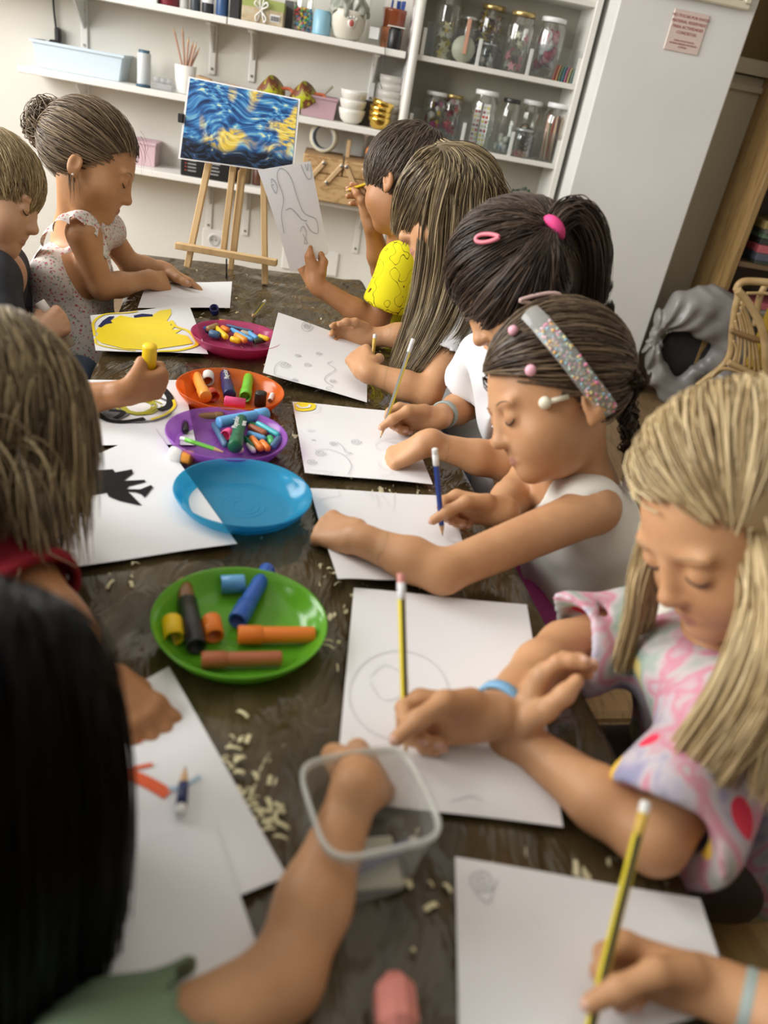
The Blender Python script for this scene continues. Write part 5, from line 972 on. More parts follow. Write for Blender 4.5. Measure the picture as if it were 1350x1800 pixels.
class HairB:
    def __init__(s, c, M, sc, seed): s.c, s.M, s.s = c, M, sc; s.r = np.random.default_rng(seed); s.V = []; s.Q = []; s.T = []; s.n = 0
    def w(s, L): return s.c+s.s*(np.asarray(L)@s.M.T)
    def add(s, v, q, t): s.V.append(v); s.Q.append(q+s.n); s.T.append(t); s.n += len(v)
    def capmesh(s, infl=.003, hz=-.045, slope=1.25, zmin=-.085, extra=(), h=.005):
        P = [ell_(s.w(EC), (EH+infl)*s.s, s.M, .01)]+list(extra); lo, hi = bounds(P, .015); D, ax = field(P, lo, hi, h)
        X, Y, Z = ax[0][:, None, None]-s.c[0], ax[1][None, :, None]-s.c[1], ax[2][None, None, :]-s.c[2]; ly = (X*s.M[0, 1]+Y*s.M[1, 1]+Z*s.M[2, 1])/s.s; lz = (X*s.M[0, 2]+Y*s.M[1, 2]+Z*s.M[2, 2])/s.s
        pl = np.maximum((hz+.010+slope*ly-lz)/math.sqrt(1+slope*slope), zmin-lz)*s.s
        if extra:
            De, _ = field(list(extra), lo, hi, h); D = np.minimum(np.maximum(D, pl), De)
        else: D = np.maximum(D, pl)
        v, q = nets(D.astype(np.float32), lo, h); s.add(v, q, np.full(len(v), .30))
    def pulled(s, n, tie, r0=.0007, K=11, lift=.010, hz=-.045, slope=1.25, lo=.15, hi=1.0):
        d = scalp(n, s.r, hz, slope); te = (np.asarray(tie)-EC)/EH; te = te/np.linalg.norm(te); t = np.linspace(0, 1, K)[None, :, None]
        om = np.arccos(np.clip(d@te, -.999, .999))[:, None, None]; D = (np.sin((1-t)*om)*d[:, None]+np.sin(t*om)*te)/np.sin(om)
        l = .003+s.r.uniform(0, lift, (n, 1, 1))*np.sin(PI*t*.97+.05)+.004*t; wob = s.r.normal(0, .05, (n, 1, 3))*np.sin(PI*t)+s.r.normal(0, .03, (n, 1, 3))*np.sin(3*PI*t)
        P = EC+(EH+l)*(D+wob*.8)/np.linalg.norm(D+wob*.8, axis=2, keepdims=True); s.strands(s.w(P), r0, s.r.uniform(lo, hi, n))
    def strands(s, P, r0, tone): n = len(P); v, q, t = strand_mesh(P, r0*s.r.uniform(.6, 1.4, n), tone, s.c); s.add(v, q, t)
    def long(s, n, L, coll, r0=.0013, K=18, hz=-.045, slope=1.25, part=0., fwd=.25, bang=None, lo=.1, hi=1.0, stiff=.60, spread=.02, thick=(.004, .014), crown=None):
        d = scalp(n, s.r, hz, slope); loc = EC+EH*d; P = s.w(loc); sgn = np.sign(loc[:, 0]-part+1e-6)
        side = sgn[:, None]*s.M[:, 0][None]*.9; front = (loc[:, 1] > .022)[:, None]; back = (loc[:, 1] < -.03)[:, None]
        v = side*(~back)+front*s.M[:, 1][None]*fwd-(~front)*(~back)*s.M[:, 1][None]*.25+back*(side*.25-s.M[:, 1][None]*.8)-ZZ*.4
        Ls = s.r.uniform(.8, 1.1, n)*L
        if bang is not None:
            bm = (loc[:, 1] > .028); Ls = np.where(bm, bang*s.r.uniform(.85, 1.06, n), Ls); q_ = np.clip(np.abs(loc[:, 0])/.075, 0, 1)[:, None]; v = np.where(bm[:, None], s.M[:, 1][None]*(1-.9*q_)+side*(.12+.3*q_)-ZZ[None]*.5*q_, v)
        out = (P-s.w(EC)); out /= np.linalg.norm(out, axis=1, keepdims=True); v = v-out*(v*out).sum(1, keepdims=True); v /= np.linalg.norm(v, axis=1, keepdims=True)+1e-9
        th = s.r.uniform(thick[0], thick[1], n)*s.s; pts = [P+out*th[:, None]*.5]; st = (Ls/(K-1))[:, None]; g = -ZZ[None]+s.r.normal(0, spread*3, (n, 3))
        for k in range(K-1):
            v = v*stiff+g*(1-stiff); v /= np.linalg.norm(v, axis=1, keepdims=True); p = pts[-1]+v*st
            for _ in range(2):
                D = ev(coll, p); e = 2e-3; gr = np.stack([ev(coll, p+np.eye(3)[i]*e)-D for i in range(3)], 1); gr /= np.linalg.norm(gr, axis=1, keepdims=True)+1e-9; p = p+gr*np.maximum(th-D, 0)[:, None]
            v = .5*v+.5*(p-pts[-1])/(np.linalg.norm(p-pts[-1], axis=1, keepdims=True)+1e-9); pts.append(p)
        s.strands(np.stack(pts, 1), r0, s.r.uniform(lo, hi, n))
    def short(s, n, L, whorl=(0, -.06, .08), r0=.0011, K=7, hz=-.045, slope=1.25, zmin=-.06, lift=.25, lo=.1, hi=.9, fringe=0.):
        d = scalp(n, s.r, hz, slope, zmin); loc = EC+EH*d; wd = (np.asarray(whorl)-EC)/EH; wd /= np.linalg.norm(wd); t = d-wd; t -= d*(t*d).sum(1, keepdims=True); t /= np.linalg.norm(t, axis=1, keepdims=True)+1e-9
        t = t+s.r.normal(0, .22, (n, 3))+np.array([0, .35, -.15]); l = s.r.uniform(.6, 1.2, n)*L+fringe*np.clip(loc[:, 1]/.08, 0, 1)*L; u = np.linspace(0, 1, K)[None, :, None]
        D = d[:, None]+t[:, None]*u*(l/.085)[:, None, None]; D /= np.linalg.norm(D, axis=2, keepdims=True); P = EC+(EH+.002+lift*l[:, None, None]*np.sin(u*2.2)*.8)*D; s.strands(s.w(P), r0, s.r.uniform(lo, hi, n))
    def tail(s, n, base, dirs, L, r0=.0012, K=16, spread=.014, curl=0., grav=.30, lo=.1, hi=.9, flare=.35):
        b = s.w(base)[None]+s.r.normal(0, spread*.5, (n, 3)); v = np.tile(unit(dirs), (n, 1))+s.r.normal(0, flare, (n, 3)); pts = [b]; st = (L*s.r.uniform(.7, 1.1, n)/(K-1))[:, None]; ph = s.r.uniform(0, 6.3, n)
        for k in range(K-1):
            v /= np.linalg.norm(v, axis=1, keepdims=True); v = v*(1-grav)-ZZ*grav
            if curl: a = ph+k*.9; v = v+curl*np.stack([np.cos(a), np.sin(a), 0*a], 1)
            v /= np.linalg.norm(v, axis=1, keepdims=True); pts.append(pts[-1]+v*st)
        s.strands(np.stack(pts, 1), r0, s.r.uniform(lo, hi, n))
    def loc(s, P): return (s.M.T@(np.asarray(P)-s.c))/s.s
    def bun(s, n, c, R, r0=.0014, K=22, lo=.1, hi=.95, loose=.25):
        c = s.w(c); a = s.r.normal(size=(n, 3)); a /= np.linalg.norm(a, axis=1, keepdims=True); b = np.cross(a, s.r.normal(size=(n, 3))); b /= np.linalg.norm(b, axis=1, keepdims=True); t = np.linspace(0, 1, K)[None, :, None]*s.r.uniform(2.5, 5.5, (n, 1, 1))
        R_ = R*(.82+s.r.uniform(0, loose, (n, 1, 1))*(1+.3*np.sin(3*t))); P = c+R_*(np.cos(t)*a[:, None]+np.sin(t)*b[:, None]); s.strands(P, r0, s.r.uniform(lo, hi, n))
    def lock(s, pts, n, w, r0=.0008, lo=.1, hi=.95, taper=.35, m=8):
        q = np.array(smooth(pts, m)); K = len(q); t = np.linspace(0, 1, K)[None, :, None]; o = s.r.normal(0, 1, (n, 1, 3)); o /= np.maximum(1, np.linalg.norm(o, axis=2, keepdims=True)/1.4)
        P = q[None]+o*w*(1-taper*t)*(.5+.5*np.sin(PI*np.minimum(t*1.6+.12, .5)))+s.r.normal(0, w*.25, (n, 1, 3))*np.sin(4*t+s.r.uniform(0, 6, (n, 1, 1))); P[:, -1] = P[:, -1]*.5+P[:, -2]*.5; s.strands(P, r0, s.r.uniform(lo, hi, n))
    def build(s, m, parent, org, name='hair'): return np_mesh(name, np.concatenate(s.V), np.concatenate(s.Q), m, parent, tone=np.concatenate(s.T), org=org)
# ------------------------------------------------------------------ people
def torso(nb, shl, shr, pel, g=0., k=.04, w=1.0):
    ax = unit(shr-shl); ch = nb+.30*(pel-nb); be = nb+.66*(pel-nb)
    return [cap_(shl+ax*.015, shr-ax*.015, .034*w+g, None, k), cap_(ch-ax*.042*w, ch+ax*.042*w, .062*w+g, None, k), cap_(be-ax*.034*w, be+ax*.034*w, .063*w+g, None, k), cap_(pel-ax*.042*w, pel+ax*.042*w, .068*w+g, None, k), cap_(ch, pel, .064*w+g, None, k)]
def person(label, hc, F, U, nb, shl, shr, pel, arms, skin, hair, cloth, fh, hs=.94, hsc=1.0, foot=True, eyes=True, group=None, hres=.0028, neckr=.034, armr=1.0, browc=None):
    """hc cranium centre, F face direction, nb neck base; arms = {side: (elbow, wrist, hand direction, thumb side, pose)}"""
    M = basis(F, U); Pb = torso(nb, shl, shr, pel); HP, HL = head_prims(hc, M, hsc); Pb += [cap_(HL(0, -.014, -.055), nb, neckr, neckr*1.12, .03), cap_(nb, (shl+shr)/2, .04, .04, .04)]; Pb += HP; fine = []; info = {}
    hb = bounds([p for p in HP if p.op == 'u'], .012); fine.append((hb[0], hb[1], hres))
    for sd, a in arms.items():
        sh = shl if sd == 'L' else shr; el, wr, X, B, pose = a
        Pb += [cap_(sh, el, .0325*armr, .0255*armr, .02), cap_(el, el+(wr-el)*.35, .0262*armr, .0272*armr, .012), cap_(el+(wr-el)*.35, wr, .0272*armr, .0178*armr, .012)]
        if pose: hp, info[sd] = hand_prims(sd, wr, X, B, pose, hs); Pb += hp; h0 = bounds([p for p in hp], .010); fine.append((h0[0], h0[1], .0020))
    ax = unit(shr-shl); ax = unit(ax*V3(1, 1, 0))
    kn = {}
    for s in (-1, 1):
        hip = pel+ax*.05*s+fh*.03; k_ = pel+ax*.065*s+fh*.23; k_[2] = max(pel[2]+.01, .30); k_[2] = min(k_[2], .385); an = k_+fh*.03; an = np.array([an[0], an[1], .055]); kn[s] = (hip, k_, an)
        if foot: Pb += [cap_(hip, k_, .050, .038, .03), cap_(k_, an, .036, .022, .015), cap_(an-ZZ*.02, an+fh*.075-ZZ*.032, .024, .020, .02)]
    v, q = solid(Pb, .0065, fine); cen = v[q].mean(1); mi = np.zeros(len(q), int); mats = [SK[skin], LIPS, NAIL]
    for p in Pb:
        if p.tag: d = pev(p, cen[:, 0], cen[:, 1], cen[:, 2]); mi[(d < (.0012 if p.tag == 'lip' else .0010)) & (np.linalg.norm(cen-p.a, axis=1) < .03)] = 1 if p.tag == 'lip' else 2
    org = np.array([pel[0], pel[1], 0.]); t = thing('person', label, 'person', org, 0, group); np_mesh('body', v, q, mats, t, mi, org=org)
    if eyes:
        def onface(x, z, lift):
            p = HL(x, .14, z)
            for _ in range(24): p = p-M[:, 1]*max(ev(HP, p[None])[0], 0)*.9
            return p+M[:, 1]*lift
        for sx in (-1, 1):
            b = MB(); b2 = MB()
            pts = [onface(sx*.030+.0125*math.cos(a), -.0225-.0070*math.sin(a), .0006) for a in np.linspace(.15, PI-.15, 9)]; b.tube(pts, [.0004, .0009, .0012, .0013, .0013, .0013, .0012, .0009, .0004], 5)
            pts = [onface(sx*(.031+.015*u), .0015-.003*u*u, .0002) for u in np.linspace(-1, 1, 7)]; b2.tube(pts, [.0003, .0007, .0010, .0011, .0010, .0007, .0003], 5)
            b.build('eyelash', LASH, t, org); b2.build('eyebrow', browc or BROW, t, org)
    # clothes
    cp = torso(nb, shl, shr, pel-ZZ*.02, .009+cloth.get('loose', 0), .045); sl = cloth.get('sleeve', 0)
    if sl:
        for sd, a in arms.items():
            sh = shl if sd == 'L' else shr; el = a[0]; e2 = sh+(el-sh)*sl; cp += [cap_(sh, e2, .040, .040+cloth.get('flare', .004), .03)]
    post = [cap_(nb+unit(HL(0, -.01, -.05)-nb)*.018, HL(0, -.01, -.02), cloth.get('neck', .046), .06, .008, 's')]
    if sl:
        for sd, a in arms.items():
            sh = shl if sd == 'L' else shr; el = a[0]; d_ = unit(el-sh); e2 = sh+(el-sh)*sl; post.append(cap_(e2+d_*.092, e2+d_*.17, .092, .092, .004, 's')); post.append(cap_(e2-d_*.004, e2+d_*.05, .0335, .036, .002, 's'))
    for c_ in cloth.get('cut', ()): post.append(c_)
    if 'extra' in cloth: cp += cloth['extra']
    v, q = solid(cp+post, cloth.get('h', .005), (), folds(cloth.get('fold', .0035), cloth.get('seed', 1), cloth.get('ff', 38)))
    np_mesh(cloth['name'], v, q, cloth['mat'], t, org=org)
    if foot:
        lp = []
        for s in (-1, 1): hip, k_, an = kn[s]; lp += [cap_(hip, k_, .057, .046, .03)]
        lp.append(cap_(pel-ax*.045-ZZ*.012, pel+ax*.045-ZZ*.012, .076, None, .03)); v, q = solid(lp, .008, (), folds(.003, 5)); np_mesh('shorts', v, q, cloth.get('lower', mat('denim', (.08, .11, .18), .8)), t, org=org)
        b = MB()
        for s in (-1, 1): hip, k_, an = kn[s]; b.ell(an+fh*.035-ZZ*.028, (.034, .072, .026), (np.cross(fh, ZZ), fh, ZZ), 16)
        b.build('shoes', mat('shoe_white', (.5, .5, .5), .6), t, org)
    H = HairB(hc, M, hsc, cloth.get('seed', 1)+40); coll = [ell_(hc+hsc*(M@EC), EH*hsc, M, .01), ell_(HL(0, .03, -.03), V3(.058, .060, .074)*hsc, M, .01), cap_(HL(0, -.014, -.055), nb, .036, .042, .02)]+torso(nb, shl, shr, pel, .014)+[cap_(a and (shl if sd == 'L' else shr), a[0], .042, .036, .01) for sd, a in arms.items()]
    hair(H, coll, t, org); ho = [c_ for c_ in t.children if c_.name.startswith('hair') and 'tone' in c_.data.attributes][0]; hb_ = [c_ for c_ in t.children if c_.name.startswith('headband')]
    for c_ in list(t.children):
        n_ = c_.name.split('.')[0]
        if n_ in ('hair_tie', 'hair_clip', 'headband', 'bead_tie', 'hair_slide'): c_.parent = ho
        if n_ == 'beads': c_.parent = ho
    return t, info, HL, M, org
# ================================================================== CHILDREN
FR = -TNX                       # the children on the right face the table
FL = TNX
HM = dict(goldbrown=hair_mat('golden_brown', (.026, .016, .010), (.080, .050, .029), (.22, .15, .085)), bunbrown=hair_mat('light_brown', (.045, .028, .016), (.13, .085, .05), (.34, .25, .15)), blond=hair_mat('blond', (.14, .10, .05), (.36, .26, .13), (.58, .46, .27)), dkbrown=hair_mat('dark_brown', (.016, .010, .007), (.052, .033, .022), (.135, .086, .054)), boy=hair_mat('brown', (.030, .022, .016), (.095, .068, .048), (.22, .165, .115)),
          dkblond=hair_mat('dark_blond', (.045, .030, .016), (.17, .12, .065), (.46, .36, .20)), black=hair_mat('black', (.002, .002, .002), (.005, .004, .004), (.012, .011, .011), .25), gold=hair_mat('gold_blond', (.17, .11, .05), (.46, .33, .16), (.72, .57, .33)))
M_floral = spots_mat('floral_cloth', (.74, .70, .66), [(.58, .16, .19), (.36, .42, .37), (.62, .32, .32), (.45, .50, .47), (.70, .58, .55), (.55, .22, .26)], 150, .40, .85, warp=.008)
M_tee_white = mat('tee_white', (.70, .70, .715), .85, .2)
def piece(name, mb, m, t, org): return mb.build(name, m, t, org)
def hit(H, px, py, g=.012):
    d = unit(ray(px, py)); Ml = H.M.T@(CC-H.w(EC)); Md = H.M.T@d; e = (EH+g)*H.s; a = (Md/e)@(Md/e); b = 2*(Ml/e)@(Md/e); c = (Ml/e)@(Ml/e)-1; D = max(b*b-4*a*c, 0); return CC+d*(-b-math.sqrt(D))/(2*a)
# ---- girl with the bun, floral sundress
def h1(H, coll, t, org):
    bc_ = H.loc(V(91, 222, 1.715)); H.capmesh(.003, -.050, 1.15, -.075, [ell_(H.w(bc_), (.030, .030, .030), H.M)]); tie = tuple(EC+(bc_-EC)*.80)
    H.pulled(2600, tie, .0007, lift=.012, hz=-.052, slope=1.15); H.bun(700, bc_, .034, .0008, loose=.75)
    H.tail(26, (0, .05, .06), H.M[:, 0]*.3-ZZ*.3+H.M[:, 1]*.2, .05, .0004, 10, .05, 0, .2); H.tail(36, (.06, -.02, -.03), -ZZ*.8+H.M[:, 1]*.2, .07, .0006, 10, .012); H.build(HM['bunbrown'], t, org)
def g1():
    hc = V(160, 276, 1.70); F = I(.90, -.40, -.30); U = I(.42, .90, .05); nb = V(133, 412, 1.725); shr = V(146, 412, 1.625); shl = V(182, 402, 1.815); pel = V(118, 640, 1.66)
    eR = G(180, 506, .527); wR = G(262, 491, .532); eL = G(231, 468, .53); wL = G(292, 476, .530)
    xR = unit(G(310, 499, .506)-wR); xL = unit(G(348, 503, .506)-wL)
    ruf = []
    cut = [cap_(shr+V3(.0, -.02, .02), eR, .047, .047, .01, 's'), cap_(shl+V3(0, .02, .02), eL, .047, .047, .01, 's'), ell_(nb+V3(0, 0, .03), (.07, .09, .045), None, .02, 's'), ell_(nb+V3(-.085, -.01, -.05), (.05, .065, .055), None, .02, 's')]
    sk = [cap_(pel+ZZ*.04, pel-ZZ*.12, .10, .135, .05), cap_(pel+FL*.06, pel+FL*.12-ZZ*.10, .09, .10, .05)]
    t, inf, HL, M, o = person('girl with a messy brown bun and floral sundress at the far left', hc, F, U, nb, shl, shr, pel, dict(R=(eR, wR, xR, V3(-.2, 1, .3), 'press'), L=(eL, wL, xL, V3(.2, -1, .4), 'flat')), 'tan', h1, dict(name='sundress', mat=M_floral, cut=cut, extra=sk, fold=.006, seed=3, lower=M_floral, loose=.002), FL)
    # ruffled straps
    for off, sd in ((V3(0, 0, 0), -1),):
        q = [p_+off for p_ in smooth([V(66, 468, 1.665), V(78, 432, 1.645), V(90, 402, 1.63), (V(112, 380, 1.625)), V(140, 372, 1.625), V(163, 380, 1.635), V(182, 408, 1.65), V(194, 448, 1.665), V(198, 470, 1.68)], 9)]
        N_ = len(q); b = MB()
        b.grid(lambda u, v: q[min(int(u*(N_-1)), N_-1)]+V3(.007*math.sin(u*47)*v, sd*(.004+.026*v), .006*math.sin(u*52)*v+.004-.016*v*v), N_-1, 4)
        piece('ruffle_strap', b, M_floral, t, o)
    b = MB(); b.ell(HL(.080, -.002, -.062), .0024); b.build('earring', mat('pearl', (.8, .78, .72), .15), t, o)
    b = MB(); p = inf['R']['tips'][0]; b.tube([p+V3(-.012, -.004, .004)+.0085*(math.cos(a)*V3(0, 1, 0)+math.sin(a)*ZZ) for a in np.linspace(0, 2*PI, 15)], .0016, 6); b.build('ring', mat('black_clip', (.015, .015, .015), .4), t, o)
g1()
# ---- blond boy, dark shirt, left edge
def h2(H, coll, t, org):
    H.capmesh(.005, -.062, 1.10, -.080); H.short(3200, .075, (0, -.05, .09), .0007, hz=-.062, slope=1.05, zmin=-.08, lift=.09, fringe=.35); H.build(HM['blond'], t, org)
def g2():
    hc = V(-20, 324, 1.47); F = I(.91, -.34, -.22); U = I(.34, .94, .05); nb = V(-28, 462, 1.485); shr = V(-8, 490, 1.385); shl = V(10, 470, 1.575); pel = SN(1.58, -.50, .35)
    eR = V(22, 632, 1.335); wR = V(64, 590, 1.365); X = I(.62, .62, -.45)
    eL = V(35, 610, 1.60); wL = V(75, 600, 1.66)
    t, inf, HL, M, o = person('blond boy in a dark shirt at the left edge holding a white capped stick', hc, F, U, nb, shl, shr, pel, dict(R=(eR, wR, X, I(-.55, .60, .55), 'fist'), L=(eL, wL, I(.8, .2, 0), V3(0, -1, .3), 'relaxed')), 'fair', h2, dict(name='tee_shirt', mat=noise_mat('tee_charcoal', [(.3, (.028, .030, .038)), (.7, (.042, .044, .052))], 30, 2, .9), sleeve=.55, seed=4, fold=.004), FL, browc=mat('brow_fair', (.40, .26, .14), .7))
    h = inf['R']; c = wR+.94*(.052*h['X']+.018*h['N']); d = unit(V(79, 519, 1.35)-V(119, 574, 1.35)); marker('white capped paint stick in the blond boys fist', c-d*.052, c+d*.046, 'beige', 'white', .0105, world=True, capfrac=.30)
g2()
# ---- boy in the yellow shirt, looking at the print
def h6(H, coll, t, org):
    H.capmesh(.006, -.050, .95, -.070); H.short(3400, .060, (.01, -.05, .088), .0007, hz=-.050, slope=.92, zmin=-.072, lift=.17, fringe=.2); H.build(HM['boy'], t, org)
def g6():
    hc = V(714, 306, 1.83); F = I(-.76, .0, -.62); U = I(.08, 1, .05); nb = V(716, 425, 1.86); shl = V(700, 462, 1.775); shr = V(752, 452, 1.95); pel = SN(1.84, .56, .35)
    eL = G(662, 572, .530); wL = V(556, 500, 1.735); XL = unit(V(531, 448, 1.745)-wL)
    eR = V(672, 478, 1.93); wR = V(652, 392, 1.90); XR = I(-.28, .95, -.1)
    M_y = mat('tee_yellow', (.86, .78, .02), .85, .2)
    N, L, b = nodes(M_y); tc = N.new('ShaderNodeTexCoord'); nz = N.new('ShaderNodeTexNoise'); nz.inputs['Scale'].default_value = 40; nz.inputs['Detail'].default_value = 0; L.new(tc.outputs['Object'], nz.inputs[0])
    r = ramp(N, [(.0, (.86, .78, .02)), (.545, (.86, .78, .02)), (.552, (.05, .035, .01)), (.562, (.05, .035, .01)), (.569, (.86, .78, .02)), (.76, (.86, .78, .02)), (.765, (.16, .05, .015))]); L.new(nz.outputs[0], r.inputs[0]); L.new(r.outputs[0], b.inputs['Base Color'])
    t, inf, HL, M, o = person('boy in a bright yellow patterned shirt holding up his drawing toward the print', hc, F, U, nb, shl, shr, pel, dict(L=(eL, wL, XL, I(.75, .2, .60), 'sheet'), R=(eR, wR, XR, I(.2, .2, .9), 'relaxed')), 'brown', h6, dict(name='tee_shirt', mat=M_y, sleeve=.62, seed=7, fold=.004, flare=.010), FR)
    h = inf['R']; g = (h['tips'][0]+h['thumb'])/2; pencil('short yellow pencil in the raised hand of the boy in yellow', g+I(-.02, -.01, 0), g+I(.075, .022, .0), (.85, .58, .02), (.75, .5, .02), (.85, .58, .02), .0038, None, cone=.012)
    # the drawing he holds
    cs = [V(453, 299, 1.72), V(546, 283, 1.775), V(578, 445, 1.765), V(511, 479, 1.71)]; o0 = sum(cs)/4; nn = unit(np.cross(cs[1]-cs[0], cs[3]-cs[0])); nn = nn if nn[1] < 0 else -nn; mb = MB()
    fn = lambda u, v: (cs[0]*(1-u)+cs[1]*u)*(1-v)+(cs[3]*(1-u)+cs[2]*u)*v+nn*.010*math.sin(PI*v)*(1-u)
    mb.grid(fn, 12, 12); mb.grid(lambda u, v: fn(1-u, v)-nn*.0004, 12, 12)
    for pts in ([(.10, .62), (.16, .45), (.30, .30), (.30, .10), (.42, .02), (.55, .12), (.58, .35), (.64, .50), (.86, .60), (.84, .74), (.70, .70), (.62, .60)], [(.27, .42), (.40, .42), (.55, .55), (.66, .58)], [(.16, .14), (.20, .10), (.25, .18), (.18, .24), (.15, .16), (.20, .16)], [(.45, .66), (.55, .62), (.58, .70), (.48, .78), (.55, .80), (.50, .70)], [(.80, .02), (.86, .16), (.95, .16), (.98, .03)], [(.88, .02), (.90, .09), (.94, .02)]):
        mb.ribbon([fn(u, v)+nn*.0012 for u, v in smooth([(a, b_) for a, b_ in pts])], .0013, nn, 1)
    tag(place(mb, 'paper_sheet', PM, o0), 'white sheet with pencil loops held up by the boy in yellow', 'sheet of paper')
g6()
# ---- girl with long dark blond hair and bangs, white tee
def h7(H, coll, t, org):
    H.capmesh(.006, -.050, .95, -.085, [ell_(H.w((0, -.035, -.045)), (.062, .055, .075), H.M, .02)]); cr = H.w((0, -.005, .094)); h = lambda x, y: hit(H, x, y, .009); vv = lambda x, y, Y: V(x, y, Y)
    for pts, n, w in (([h(772, 300), h(758, 350), vv(749, 400, 1.476), vv(744, 455, 1.470), vv(733, 525, 1.455), vv(714, 590, 1.43), vv(692, 650, 1.415)], 480, .011), ([h(790, 300), h(778, 350), vv(768, 400, 1.468), vv(762, 465, 1.462), vv(748, 540, 1.445), vv(725, 600, 1.42), vv(702, 655, 1.405)], 560, .014),
                      ([h(808, 300), h(803, 350), vv(798, 405, 1.464), vv(790, 475, 1.458), vv(772, 545, 1.44), vv(745, 605, 1.415), vv(716, 650, 1.40)], 620, .015), ([h(828, 305), h(830, 355), vv(828, 410, 1.464), vv(815, 485, 1.458), vv(795, 550, 1.44), vv(766, 600, 1.412), vv(736, 642, 1.40)], 620, .015),
                      ([h(848, 312), h(856, 365), vv(857, 420, 1.470), vv(845, 495, 1.462), vv(826, 550, 1.445), vv(806, 590, 1.42), vv(788, 612, 1.405)], 520, .014), ([h(862, 325), h(876, 380), vv(880, 450, 1.50), vv(870, 510, 1.48), vv(848, 560, 1.45), vv(824, 595, 1.425), vv(806, 615, 1.41)], 420, .012), ([h(868, 330), vv(888, 390, 1.54), vv(892, 460, 1.54), vv(882, 530, 1.52), vv(866, 590, 1.50)], 420, .013),
                      ([h(762, 296), h(735, 330), h(716, 370), h(703, 408)], 420, .012), ([h(768, 300), h(745, 340), h(728, 385), h(716, 420)], 420, .011), ([h(752, 284), h(722, 315), h(706, 360), h(699, 402)], 420, .010), ([h(742, 280), h(710, 325), h(700, 370), h(697, 405)], 380, .010), ([h(775, 302), h(756, 350), h(742, 400), h(734, 436)], 380, .009), ([h(772, 302), h(753, 360), h(746, 420), vv(738, 480, 1.478)], 200, .006)):
        H.lock([cr]+pts, n, w, .0008, .05, 1, .25)
    H.pulled(900, (0, -.07, -.06), .0008, lift=.008, hz=-.04, slope=1.0); H.build(HM['dkblond'], t, org)
def g7():
    hc = V(789, 356, 1.55); F = I(-.96, -.22, .10); U = I(-.22, .96, .10); nb = V(806, 500, 1.575); shl = V(812, 572, 1.465); shr = V(772, 545, 1.66); pel = SN(1.50, .57, .35)
    eL = G(752, 692, .529); wL = G(643, 652, .545); XL = unit(V(612, 588, 1.50)-wL); eR = V(722, 590, 1.66); wR = V(655, 592, 1.66)
    t, inf, HL, M, o = person('girl with long dark blond hair and a fringe in a white pink printed tee', hc, F, U, nb, shl, shr, pel, dict(L=(eL, wL, XL, V3(.75, .25, .6), 'pen'), R=(eR, wR, I(-1, .1, 0), V3(0, 0, 1), 'relaxed')), 'tan', h7, dict(name='tee_shirt', mat=M_tee_white, sleeve=.45, seed=9, fold=.004), FR)
    h = inf['L']; g = h['tips'][0]*.5+h['thumb']*.5; d = unit(I(.10, .92, .12)); pencil('short pencil stub in the fist of the girl with long dark blond hair', g-d*.040, g+d*.050, (.62, .40, .06), (.55, .36, .06), (.62, .40, .06), .0040, None)
    b = MB(); f = FR; c = nb+.36*(pel-nb)+f*.085
    sx = unit(np.cross(ZZ, f)); random.seed(5)
    for k in range(26):
        x = random.gauss(.0, .034); z = random.gauss(0, .045); q = c+sx*x+ZZ*z; q = q+f*(.002-ev(torso(nb, shl, shr, pel-ZZ*.02, .0125, .045), q[None])[0])
        b.lathe([(0, .001), (random.uniform(.003, .008), .001), (.003, -.004)], q, f, 7, k % 3)
    b.build('flower_print', [mat('print_pink', (.70, .18, .28), .8), mat('print_pale_pink', (.78, .45, .50), .8), mat('print_wine', (.35, .05, .10), .8)], t, o)
g7()
